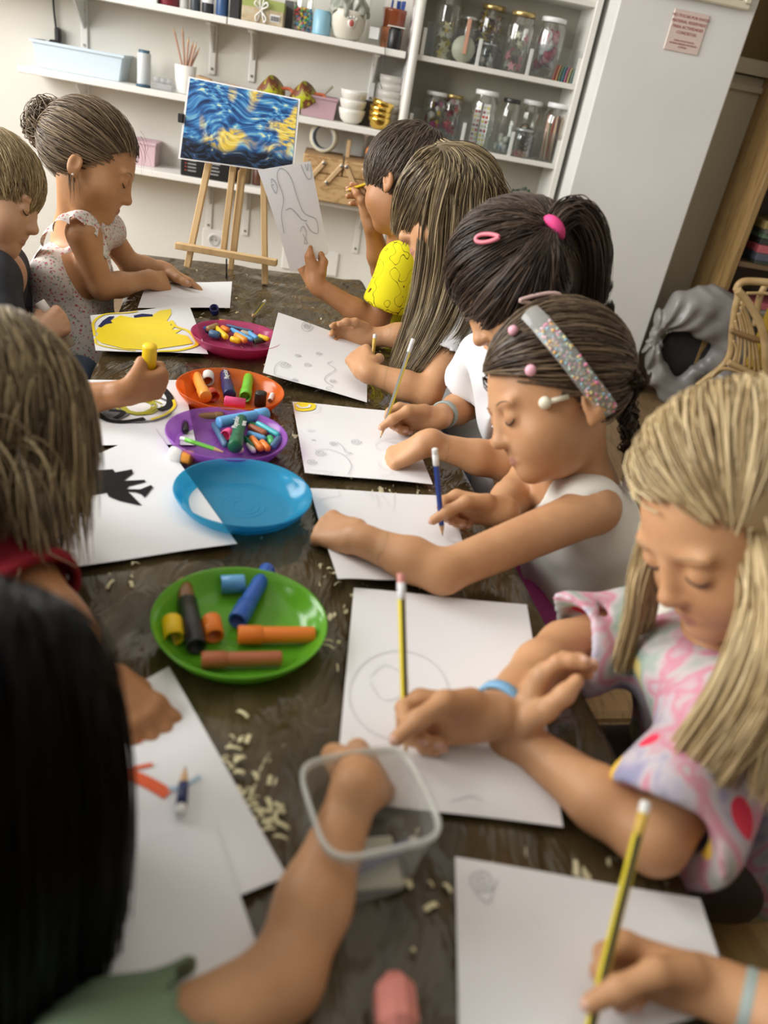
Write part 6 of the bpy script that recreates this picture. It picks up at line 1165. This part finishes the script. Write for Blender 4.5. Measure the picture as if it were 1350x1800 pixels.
# ---- dark haired girl with ponytail
def h8(H, coll, t, org):
    tw = hit(H, 966, 408, .004); tl = H.loc(tw); H.capmesh(.005, -.092, 1.10, -.088, [ell_(H.w((sx*.068, -.012, -.036)), (.014, .032, .036), H.M, .03) for sx in (-1, 1)]+[ell_(H.w((0, -.030, -.020)), (.066, .062, .066), H.M, .03)]); tie = tuple(tl); H.pulled(3000, tie, .0008, lift=.014, hz=-.094, slope=1.10, hi=.85)
    for (x, y) in ((842, 548), (858, 566), (878, 578), (900, 584), (922, 580), (945, 568), (968, 552), (990, 530)):
        H.lock([hit(H, x, y, .014)]+[hit(H, x+(966-x)*f_, y+(408-y)*f_, .017) for f_ in (.25, .5, .75)]+[tw], 200, .012, .0008, .05, .85, .3, 5)
    b0 = tw; Y = b0[1]+.01
    for k, (pts, n, w) in enumerate((([(992, 378), (1022, 372), (1048, 410), (1056, 470), (1050, 540)], 520, .013), ([(985, 382), (1010, 392), (1030, 440), (1032, 510), (1020, 560)], 420, .012), ([(990, 380), (1012, 366), (1050, 400), (1066, 450), (1052, 520), (1070, 500)], 260, .008), ([(990, 385), (1024, 420), (1042, 490), (1040, 545), (1066, 560), (1072, 535)], 200, .008), ([(985, 392), (1000, 420), (1008, 480), (1000, 540)], 260, .010))):
        H.lock([b0]+[V(x, y, Y+.01*k) for x, y in pts], n, w, .0008, 0, .8)
    H.tail(14, (.0, -.02, .09), H.M[:, 1]*.2+H.M[:, 2]*.4, .04, .0004, 8, .05, 0, .2); H.build(HM['dkbrown'], t, org)
    b = MB(); c = tw+unit(tw-H.w(EC))*.006; ax = unit(I(.75, .6, -.2)); x, y, _ = frame(ax); b.tube([c+.013*(math.cos(a)*x+math.sin(a)*y) for a in np.linspace(0, 2*PI, 20)], .0085, 10); b.build('hair_tie', mat('tie_pink', (.80, .06, .25), .7), t, org)
    for nm, px, py, dx, l, w, col in (('hair_clip', 861, 424, (.95, -.15), .034, .016, (.80, .22, .28)), ('hair_clip', 940, 514, (1, -.02), .060, .019, (.72, .50, .46))):
        p = hit(H, px, py); n = unit(p-H.w(EC)); d = unit(I(*dx)); d = unit(d-n*(d@n)); e = np.cross(n, d); b = MB(); p = p+n*(.010 if l < .05 else .022)
        b.tube([p+d*l*.5*math.cos(a)+e*w*.5*math.sin(a)*(1-.5*math.cos(a+PI)*(1 if l > .05 else -.6))*.7 for a in np.linspace(0, 2*PI, 24)], .0030, 7); b.build(nm, mat('clip_%.2f' % col[1], col, .35), t, org)
def band(t, o, wr, ax, col, nm='wristband', r=.0225, w=.013):
    b = MB(); b.lathe([(r, -w/2), (r+.0018, -w/2+.001), (r+.0018, w/2-.001), (r, w/2), (r-.002, w/2), (r-.002, -w/2), (r, -w/2)], wr, ax, 28); b.build(nm, mat('band_%.2f' % col[2], col, .5), t, o)
def g8():
    hc = V(906, 488, 1.18); F = I(-.82, -.57, .04); U = I(-.57, .82, .02); nb = V(915, 605, 1.235); shl = V(912, 672, 1.135); shr = V(852, 632, 1.315); pel = SN(1.16, .585, .35)
    eR = G(822, 712, .530); grip = G(683, 738, .54)*.0+G(678, 745, .532); XR = unit(V3(-.96, .12, -.18)); BR = V3(-.1, -.35, .9); wR = grip_wrist('R', grip, XR, BR)
    eL = G(892, 818, .530); wL = G(748, 778, .550); XL = unit(G(690, 806, .512)-wL)
    t, inf, HL, M, o = person('dark haired girl with a high ponytail and pink tie in a plain white tee', hc, F, U, nb, shl, shr, pel, dict(R=(eR, wR, XR, BR, 'pen'), L=(eL, wL, XL, V3(0, 1, .25), 'press')), 'tan', h8, dict(name='tee_shirt', mat=M_tee_white, sleeve=.50, seed=12, fold=.0075, flare=.012), FR)
    tip = G(668, 771, PZ+.003); d = unit(V(721, 612, 1.235)-tip); pencil('long yellow and black pencil of the ponytail girl', tip, tip+d*.172, (.80, .70, .10), (.03, .03, .03), (.66, .66, .66), .0036)
    band(t, o, wR+.26*(eR-wR), eR-wR, (.30, .36, .34))
    b = MB(); b.box((0, 0, .008), (.030, .018, .016), bev=.004); solo(b, 'eraser', mat('eraser_dark', (.06, .07, .09), .6), 'dark eraser under the fingers of the ponytail girl', 'eraser', G(704, 806, PZ+.002), .3)
g8()
# ---- girl with the beaded headband and braid, white tank top
def h9(H, coll, t, org):
    H.capmesh(.004, -.044, 1.05, -.085); H.pulled(3200, (-.012, -.090, -.014), .0008, lift=.010, hz=-.044, slope=1.05, hi=.95)
    st = H.w((-.055, -.082, -.028)); q = [st]+[V(x, y, .98+dy) for x, y, dy in ((1098, 690, .02), (1106, 745, .01), (1112, 800, .0), (1116, 845, -.01))]; q = smooth(q, 12); n = len(q); r = np.random.default_rng(3)
    for j in range(3):
        P = []
        for i, p in enumerate(q):
            d = unit(q[min(i+1, n-1)]-q[max(i-1, 0)]); x, y, _ = frame(d); a = 2*PI*(i/14.0)+2*PI*j/3; P.append(p+.0095*math.sin(a)*x+.0060*math.sin(2*a)*y)
        P = np.array(P)[None]+r.normal(0, .0034, (46, 1, 3))+r.normal(0, .0006, (46, n, 3)); H.strands(P, .0013, r.uniform(.05, .7, 46))
    H.build(HM['goldbrown'], t, org)
    b = MB(); p = q[-1]; b.ell(p+V3(0, 0, -.004), (.016, .014, .013)); b.build('hair_tie', mat('tie_white', (.72, .66, .68), .8), t, org)
    # headband full of beads
    A = [hit(H, x, y, .016) for x, y in ((930, 548), (948, 566), (975, 598), (1003, 632), (1030, 668), (1055, 700), (1072, 724))]; pb = smooth(A, 5); b = MB(); nb_ = len(pb); side = I(.80, .55, .2)
    b.grid(lambda u, v: (lambda p: p+unit(np.cross(unit(p-H.w(EC)), pb[-1]-pb[0]))*(v-.5)*.026+unit(p-H.w(EC))*.004*math.sin(PI*v))(pb[min(int(u*(nb_-1)), nb_-1)]), nb_-1, 6); ob = b.build('headband', clear_mat('headband_clear', (.85, .88, .86), (.72, .74, .72), .35, .15), t, org)
    bd = MB(); rr = random.Random(4)
    for k in range(240):
        i = int((.22+.78*rr.random())*(nb_-1)); p = pb[i]; nn = unit(p-H.w(EC)); s_ = unit(np.cross(nn, pb[-1]-pb[0])); bd.ell(p+s_*rr.uniform(-.011, .011)+nn*.0015+unit(pb[-1]-pb[0])*rr.uniform(-.004, .004), rr.uniform(.0016, .0024), None, 6, rr.randrange(6))
    bd.build('beads', [mat('bead%d' % i, c, .4) for i, c in enumerate(((.85, .25, .45), (.80, .45, .10), (.30, .55, .70), (.80, .70, .30), (.85, .60, .65), (.45, .60, .50)))], t, org)
    for px, py, r_ in ((902, 581, .0065), (933, 651, .0072)):
        p = hit(H, px, py, .010); b = MB(); b.ell(p, r_); b.build('bead_tie', mat('bead_pink', (.82, .42, .50), .5), t, org)
    p = hit(H, 958, 708, .010); b = MB(); d = I(.95, .25, 0); b.tube([p, p+d*.030], .0035, 8); b.ell(p, .0080); b.build('hair_slide', mat('slide_cream', (.78, .74, .58), .5), t, org)
def g9():
    hc = V(976, 676, .975); F = I(-.93, -.34, .12); U = I(-.36, .93, .06); nb = V(1020, 850, 1.0); shl = V(1046, 895, .905); shr = V(945, 820, 1.085); pel = SN(.93, .60, .35)
    eL = G(778, 1006, .530); wL = G(628, 946, .533); XL = unit(G(545, 918, .512)-wL)
    eR = G(905, 868, .530); grip = G(770, 908, .533); XR = unit(V3(-.92, .22, -.18)); BR = V3(-.1, -.35, .9); wR = grip_wrist('R', grip, XR, BR)
    cut = [ell_(shl+V3(.010, -.052, -.022), (.062, .060, .070), None, .010, 's'), ell_(shr+V3(.0, .052, -.022), (.062, .060, .070), None, .010, 's'), cap_(shl+(eL-shl)*.22+V3(0, -.02, -.01), eL, .046, .046, .01, 's'), ell_(nb+V3(-.075, .0, .015), (.075, .055, .050), None, .012, 's')]
    t, inf, HL, M, o = person('girl with a clear beaded headband, dark braid and white tank top', hc, F, U, nb, shl, shr, pel, dict(L=(eL, wL, XL, V3(.0, 1, .25), 'press'), R=(eR, wR, XR, BR, 'pen')), 'tan', h9, dict(name='tank_top', mat=mat('tank_white', (.78, .76, .70), .85, .2), cut=cut, seed=15, fold=.0035, lower=mat('magenta_cloth', (.42, .06, .26), .8)), FR)
    tip = G(778, 943, PZ+.002); d = unit(V(764, 787, .905)-tip); pencil('blue pencil with a white end held by the headband girl', tip, tip+d*.128, (.03, .09, .42), (.025, .07, .34), (.80, .80, .80), .0040)
    b = MB(); r = random.Random(8)
    for k in range(9):
        c = nb+.45*(pel-nb)+FR*.075+V3(0, 0, 0)+unit(np.cross(ZZ, FR))*r.gauss(.0, .03)+ZZ*r.gauss(0, .02); q = c+FR*(.002-ev(torso(nb, shl, shr, pel-ZZ*.02, .0125, .045), c[None])[0]); b.lathe([(0, .001), (r.uniform(.005, .010), .001), (.004, -.004)], q, FR, 7, k % 3)
    b.build('chest_print', [mat('print_green', (.12, .40, .14), .8), mat('print_orange', (.75, .25, .08), .8), mat('print_pale_pink', (.78, .45, .50), .8)], t, o)
g9()
# ---- blonde girl in the tie-dye tee
def tiedye():
    m = mat('tie_dye', (.7, .6, .6), .85, .2); N, L, b = nodes(m); tc = N.new('ShaderNodeTexCoord'); a = N.new('ShaderNodeTexNoise'); a.inputs['Scale'].default_value = 11; a.inputs['Detail'].default_value = 3; a.inputs['Distortion'].default_value = .6; L.new(tc.outputs['Object'], a.inputs[0])
    r = ramp(N, [(.30, (.18, .26, .44)), (.38, (.36, .33, .48)), (.44, (.56, .52, .56)), (.50, (.62, .26, .34)), (.54, (.55, .50, .50)), (.60, (.28, .38, .32)), (.68, (.64, .50, .16))]); L.new(a.outputs[0], r.inputs[0])
    v = N.new('ShaderNodeTexVoronoi'); v.inputs['Scale'].default_value = 15; L.new(tc.outputs['Object'], v.inputs[0]); lt = N.new('ShaderNodeMath'); lt.operation = 'LESS_THAN'; lt.inputs[1].default_value = .27; L.new(v.outputs['Distance'], lt.inputs[0])
    sp = N.new('ShaderNodeSeparateColor'); L.new(v.outputs['Color'], sp.inputs[0]); r2 = ramp(N, [(0, (.78, .05, .10)), (.40, (.80, .22, .28)), (.6, (.84, .55, .08)), (.8, (.72, .70, .62))]); r2.color_ramp.interpolation = 'CONSTANT'; L.new(sp.outputs[0], r2.inputs[0])
    mx = N.new('ShaderNodeMixRGB'); L.new(lt.outputs[0], mx.inputs[0]); L.new(r.outputs[0], mx.inputs[1]); L.new(r2.outputs[0], mx.inputs[2]); L.new(mx.outputs[0], b.inputs['Base Color']); return m
def h10(H, coll, t, org):
    H.capmesh(.004, -.048, 1.15, -.085, [ell_(V(1292, 782, .735), (.030, .030, .028), H.M)]); bl = H.loc(V(1292, 782, .735)); H.pulled(2600, tuple(EC+(bl-EC)*.85), .0008, lift=.014, hz=-.046, slope=1.2, lo=.2)
    H.bun(420, bl, .036, .0009, loose=.7)
    Y = H.c[1]; L_ = lambda pts, n, w: H.lock([V(x, y, Y+d) for x, y, d in pts], n, w, .0009, .2, 1)
    L_([(1195, 860, .0), (1150, 940, .0), (1125, 1020, .0), (1115, 1080, -.005), (1090, 1175, -.01)], 360, .009); L_([(1150, 905, .01), (1135, 990, .015), (1142, 1060, .01), (1120, 1130, .01)], 200, .007)
    L_([(1330, 900, -.06), (1345, 1000, -.075), (1335, 1100, -.13), (1290, 1220, -.165), (1215, 1330, -.175), (1180, 1400, -.17)], 520, .014); L_([(1345, 930, -.05), (1372, 1050, -.12), (1360, 1180, -.165), (1310, 1280, -.18), (1240, 1380, -.185)], 520, .016); L_([(1340, 960, -.03), (1380, 1100, -.12), (1390, 1250, -.18), (1350, 1390, -.20)], 420, .016)
    H.build(HM['gold'], t, org)
def g10():
    hc = V(1292, 884, .655); F = I(-.84, -.50, .20); U = I(-.42, .82, .34); nb = V(1290, 1120, .665); shr = V(1135, 1095, .735); shl = V(1290, 1290, .545); pel = SN(.52, .60, .35)
    eR = V(990, 1135, .690); grip = G(712, 1285, .550); XR = unit(V3(-.93, -.10, -.16)); BR = V3(-.05, .1, .95); wR = grip_wrist('R', grip, XR, BR, .98)
    eL = G(1150, 1478, .528); wL = V(902, 1290, .545); XL = I(.42, .85, .05)
    t, inf, HL, M, o = person('blonde girl in a pastel tie-dye tee leaning over the near right of the table', hc, F, U, nb, shl, shr, pel, dict(R=(eR, wR, XR, BR, 'pen'), L=(eL, wL, XL, I(-.25, .2, .9), 'relaxed')), 'tan', h10, dict(name='tee_shirt', mat=tiedye(), sleeve=.80, seed=18, lower=mat('shorts_brown', (.07, .05, .035), .8), fold=.006, flare=.020, loose=.006), FR, hs=1.0, browc=mat('brow_fair', (.40, .26, .14), .7))
    tip = G(714, 1330, PZ+.003); d = unit(V(706, 1052, .575)-tip); pencil('yellow pencil with a red eraser of the tie-dye girl', tip, tip+d*.165, (.80, .64, .03), (.04, .04, .03), (.66, .66, .64), .0038, (.62, .25, .22))
    band(t, o, wR+.12*(eR-wR), eR-wR, (.20, .42, .66), 'bracelet', .023, .013)
g10()
# ---- child with the bob, red sleeve, left foreground
def h3(H, coll, t, org):
    H.capmesh(.006, -.10, .75, -.090); H.long(4200, .100, coll, .0009, K=14, hz=-.080, slope=.8, spread=.004, thick=(.002, .010), fwd=.1, stiff=.75, lo=.1); H.build(HM['dkblond'], t, org)
def g3():
    hc = V(-42, 728, .64); F = I(.74, -.28, -.62); U = I(.25, .95, -.1); nb = V(-30, 890, .66); shr = V(12, 972, .60); shl = V(30, 905, .80); pel = SN(.66, -.50, .36)
    eR = G(92, 1085, .560); wR = G(158, 1190, .530); XR = unit(G(255, 1268, .508)-wR); eL = shl+V3(-.01, 0, -.19); wL = eL+V3(.03, .10, -.06)
    t, inf, HL, M, o = person('child with a dark blond bob and red shirt seen from behind at the left edge', hc, F, U, nb, shl, shr, pel, dict(R=(eR, wR, XR, V3(.1, 1, .25), 'palm'), L=(eL, wL, V3(.3, 1, 0), V3(0, 0, 1), 'relaxed')), 'brown', h3, dict(name='tee_shirt', mat=mat('tee_red', (.22, .012, .022), .85, .2), sleeve=.62, seed=21, fold=.004, flare=.010), FL)
    q = [shr+(eR-shr)*.50+I(.0, .04, .0)*1.0]
g3()
# ---- child whose arm reaches in with the yellow stick
def hs_(H, coll, t, org): H.capmesh(.008, -.050, .95, -.080); H.short(700, .06, hz=-.048, slope=.92); H.build(HM['dkblond'], t, org)
def g4():
    hc = SN(1.20, -.50, .78); nb = SN(1.19, -.53, .66); shr = SN(1.09, -.50, .615); shl = SN(1.29, -.50, .615); pel = SN(1.18, -.60, .36)
    eR = V(82, 712, 1.06); wR = G(222, 690, .548); XR = unit(G(268, 678, .552)-wR); eL = SN(1.34, -.44, .46); wL = SN(1.36, -.32, .40)
    t, inf, HL, M, o = person('child mostly out of frame reaching in with a yellow paint stick', hc, FL*.8-ZZ*.5, ZZ, nb, shl, shr, pel, dict(R=(eR, wR, XR, V3(.25, -.1, 1), 'fist'), L=(eL, wL, FL, V3(0, 0, 1), 'relaxed')), 'brown', hs_, dict(name='tee_shirt', mat=mat('tee_grey', (.20, .22, .25), .85, .2), sleeve=.45, seed=24), FL)
    h = inf['R']; c = wR+.94*(.052*h['X']+.020*h['N']); d = unit(h['B']*.9+ZZ*.6); marker('yellow paint stick gripped upright by the reaching brown hand', c-d*.040, c+d*.058, 'yellow', 'yellow', .0110, world=True, capfrac=.45)
g4()
# ---- child with long black hair, green sleeve, nearest the camera
def h5(H, coll, t, org):
    H.capmesh(.010, -.30, .1, -.090, [cap_(H.c, V(-55, 1560, .315), .076, .070, .03), cap_(V(-55, 1560, .315), V(-55, 1900, .31), .070, .056, .03)])
    for k in range(15):
        a = -.6+k*.16; tx = lambda r_: -45+r_*math.cos(a-.6)*1.0; H.lock([H.w((0, -.02, .10)), V(-52+178*math.sin(a), 1140-40*abs(math.cos(a)), .32-.06*math.cos(a)), V(-52+238*math.sin(a), 1350, .32-.080*math.cos(a)), V(-52+242*math.sin(a), 1560, .315-.084*math.cos(a)), V(-50+228*math.sin(a), 1760, .31-.080*math.cos(a)), V(-50+210*math.sin(a), 1950, .31-.07*math.cos(a))], 140, .010, .0010, 0, .9, .1, 5); H.build(HM['black'], t, org)
def g5():
    hc = V(-72, 1330, .325); F = I(.62, -.30, -.72); U = I(.15, .98, -.1); nb = V(-40, 1640, .285); shr = V(185, 1905, .215); shl = V(-30, 1700, .42); pel = SN(.16, -.50, .36)
    eR = V(500, 1720, .285); c = TUB[0]; wR = V(630, 1378, .415); XR = unit(V(668, 1300, .475)-wR+ZZ*-.035); eL = SN(.52, -.32, .47); wL = SN(.58, -.26, .42)
    t, inf, HL, M, o = person('child with long black hair and green sleeve reaching into the clear tub', hc, F, U, nb, shl, shr, pel, dict(R=(eR, wR, XR, V3(-.6, .5, .35), 'palm'), L=(eL, wL, FL, V3(0, 0, 1), 'relaxed')), 'tan', h5, dict(name='tee_shirt', mat=mat('tee_green', (.16, .22, .14), .85, .2), sleeve=.55, seed=27), FL, hs=1.0, armr=.95)
g5()
# ---- child at the near right corner, only the writing hand in view
def g11():
    hc = SN(.20, .70, .80); nb = SN(.19, .69, .675); shr = SN(.29, .66, .625); shl = SN(.09, .66, .625); pel = SN(.18, .74, .36)
    eR = G(1490, 1845, .545); grip = G(1052, 1748, .532); XR = unit(V3(-.95, .20, -.10)); BR = V3(.1, -.1, .95); wR = grip_wrist('R', grip, XR, BR, .92); eL = SN(.02, .46, .53); wL = SN(.06, .34, .528)
    t, inf, HL, M, o = person('child out of frame at the lower right whose hand grips a yellow pencil', hc, FR*.8-ZZ*.5, ZZ, nb, shl, shr, pel, dict(R=(eR, wR, XR, BR, 'pen'), L=(eL, wL, FR, V3(0, 1, .2), 'flat')), 'tan', hs_, dict(name='tee_shirt', mat=mat('tee_grey', (.20, .22, .25), .85, .2), sleeve=.45, lower=mat('shorts_brown', (.07, .05, .035), .8), seed=30), FR, hs=.92)
    d = unit(V(1130, 1432, .385)-grip); pencil('yellow and black pencil standing in the nearest hand at the lower right', grip-d*.045, grip+d*.128, (.74, .60, .04), (.04, .04, .03), (.62, .62, .62), .0038)
    band(t, o, wR+.34*(eR-wR), eR-wR, (.28, .36, .34), 'wristband', .0215, .014)
g11()
# ================================================================== STOOLS
M_st = wood_mat('stool_wood', (.40, .26, .12), (.32, .20, .09), 5, (6, 1, 6), .45)
def stool(label, s, n):
    t = thing('stool', label, 'stool', SN(s, n, 0), TA, 'wooden stools around the table'); MB().box((0, 0, .258), (.31, .30, .024), bev=.008).build('seat', M_st, t)
    for x in (-1, 1):
        for y in (-1, 1): MB().box((x*.12, y*.115, .123), (.030, .030, .246), bev=.003).build('leg', M_st, t)
    return t
for lb, s, n in (('wooden stool under the boy in yellow', 1.84, .57), ('wooden stool under the girl with long dark blond hair', 1.50, .58), ('wooden stool under the ponytail girl', 1.16, .595), ('wooden stool under the girl with the headband', .90, .61), 
                 ('wooden stool under the girl in the floral sundress', 1.76, -.44), ('wooden stool under the blond boy', 1.50, -.58), ('wooden stool under the child reaching with the yellow stick', 1.15, -.62), ('wooden stool under the child in red', .68, -.52), ('wooden stool under the black haired child', .20, -.50)): stool(lb, s, n)
bt = thing('bench', 'honey coloured wooden bench at the lower right under the tie-dye girl', 'bench', SN(.33, .68, 0), TA); M_bn = wood_mat('bench_wood', (.42, .26, .09), (.35, .20, .065), 4, (8, 1, 8), .4, 7)
MB().box((0, 0, .256), (.40, .72, .028), bev=.005).build('seat', M_bn, bt)
for x in (-1, 1):
    for y in (-1, 1): MB().box((x*.15, y*.30, .121), (.04, .04, .242), bev=.004).build('leg', M_bn, bt)
# ================================================================== GREY BAG, RATTAN CHAIR
def bag():
    c0 = G(1208, 712, 0)+V3(0, -.01, 0); k = np.linalg.norm(V(1208, 640, c0[1])-V(1308, 640, c0[1]))/100
    P = lambda x, y, dy=0: V(x, y, c0[1]+dy)
    ring = [(1152, 590), (1168, 562), (1200, 540), (1240, 530), (1275, 545), (1290, 590), (1285, 640), (1262, 680), (1225, 696), (1185, 690), (1160, 660), (1148, 620), (1152, 590)]; R = [.014, .040, .056, .062, .062, .062, .062, .058, .054, .052, .044, .032, .014]
    pr = [cap_(P(*ring[i]), P(*ring[i+1]), R[i], R[i+1], .05) for i in range(12)]+[cap_(P(1190, 682, -.01), P(1268, 618, .01), .030, .040, .03), cap_(P(1200, 560, -.02), P(1275, 590, .0), .050, .055, .03)]
    o0 = V3(c0[0], c0[1], 0); kn = P(1152, 590)
    def post(D, ax):
        X, Y, Z = ax[0][:, None, None]-kn[0], ax[1][None, :, None]-kn[1], ax[2][None, None, :]-kn[2]; rr = np.sqrt(X*X+Y*Y+Z*Z)+1e-6; a = np.arctan2(Z, X); D = D+(np.minimum(rr*.13, .013)*np.sin(15*a+3*np.sin(14*rr))*(1-np.clip(rr/.28, 0, .8))+.006*np.abs(np.sin(18*X+26*Z+2.5*np.sin(21*Z+9*X)))+.003*np.sin(47*X-33*Z+4*np.sin(19*X))).astype(np.float32)
        return np.maximum(D, (.004-ax[2])[None, None, :]).astype(np.float32)
    v, q = solid(pr, .008, (), post); m = noise_mat('bag_grey', [(.3, (.20, .19, .185)), (.7, (.30, .29, .28))], 8, 3, .32, .5, .3, 30, dist=.006)
    t = thing('rubbish_bag', 'knotted grey plastic bag slumped on the floor beside the pier', 'plastic bag', o0); np_mesh('bag_skin', v, q, m, t, org=o0)
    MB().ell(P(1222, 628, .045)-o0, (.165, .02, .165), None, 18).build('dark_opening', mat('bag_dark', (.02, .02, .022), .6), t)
bag()
def chair():
    Y0 = 2.93; P = lambda x, y, d=0: V(x, y, Y0+d); b0 = P(1290, 640); o0 = V3(b0[0], b0[1], 0); t = thing('rattan_chair', 'natural rattan chair with thin curved spindles at the right edge', 'chair', o0)
    M_r = noise_mat('rattan', [(.3, (.42, .27, .11)), (.7, (.60, .43, .22))], 14, 3, .35, .4); M_r2 = mat('rattan_dark', (.28, .17, .07), .4)
    cc = lambda L, d=0: [P(x/4.5+1050, y/4.5+350, d) for x, y in L]
    def tube(nm, L, r, d=0, m=M_r): b = MB(); b.tube(smooth(cc(L, d) if not isinstance(L[0], np.ndarray) else L, 6), r, 10); return b.build(nm, m, t, o0)
    tube('back_post', [(1100, 700), (1115, 760), (1090, 880), (1068, 1060), (1060, 1180), (1030, 1270), (960, 1350), (880, 1410), (790, 1480)], .0135)
    tube('arm_rail', [(1100, 720), (1125, 670), (1180, 650), (1300, 655), (1420, 670), (1560, 690)], .0135)
    tube('front_arch', [(1110, 720), (1180, 800), (1250, 910), (1300, 1020), (1325, 1150), (1330, 1300), (1350, 1420), (1380, 1500)], .0135, -.06)
    tube('side_brace', [(1055, 1040), (1140, 1070), (1240, 1105), (1320, 1125)], .0105, -.03, M_r2); tube('seat_rail', [(1035, 1290), (1140, 1340), (1250, 1390), (1360, 1440), (1500, 1500)], .012, -.03); tube('runner', [(870, 1450), (980, 1480), (1100, 1510), (1230, 1545), (1400, 1590)], .011, -.03)
    tube('lower_hoop', [(900, 1410), (960, 1350), (1050, 1345), (1150, 1375), (1250, 1420), (1300, 1470), (1310, 1540)], .007, -.03)
    for i, (x0, y0, x1, y1) in enumerate(((1115, 900, 1110, 1310), (1125, 900, 1160, 1330), (1135, 850, 1205, 1345), (1140, 810, 1245, 1365), (1150, 830, 1280, 1370), (1090, 960, 1090, 1300), (1075, 1120, 1075, 1290))):
        tube('spindle', [(x0, y0), (x0+.35*(x1-x0)+25, y0+.35*(y1-y0)), (x0+.7*(x1-x0)+20, y0+.7*(y1-y0)), (x1, y1)], .0055, -.02)
    tube('rear_rail', [(1180, 745), (1300, 745), (1420, 755), (1560, 770)], .006, .10); tube('rear_post', [(1330, 680), (1290, 760), (1270, 840), (1250, 1000)], .012, .12)
    # feet down to the floor
    for (x, y, d) in ((1380, 1500, -.06), (1560, 1640, .15), (1130, 1520, .0)):
        p = cc([(x, y)], d)[0]; b = MB(); b.tube([p, V3(p[0]+.01, p[1]+.01, .0)], .0125, 10); b.build('leg', M_r, t, o0)
    b = MB(); p = cc([(1480, 1130)], .10)[0]; b.box(p, (.22, .05, .26), bev=.02); o = b.build('cushion', mat('cushion_ochre', (.40, .25, .02), .8), t, o0)
chair()
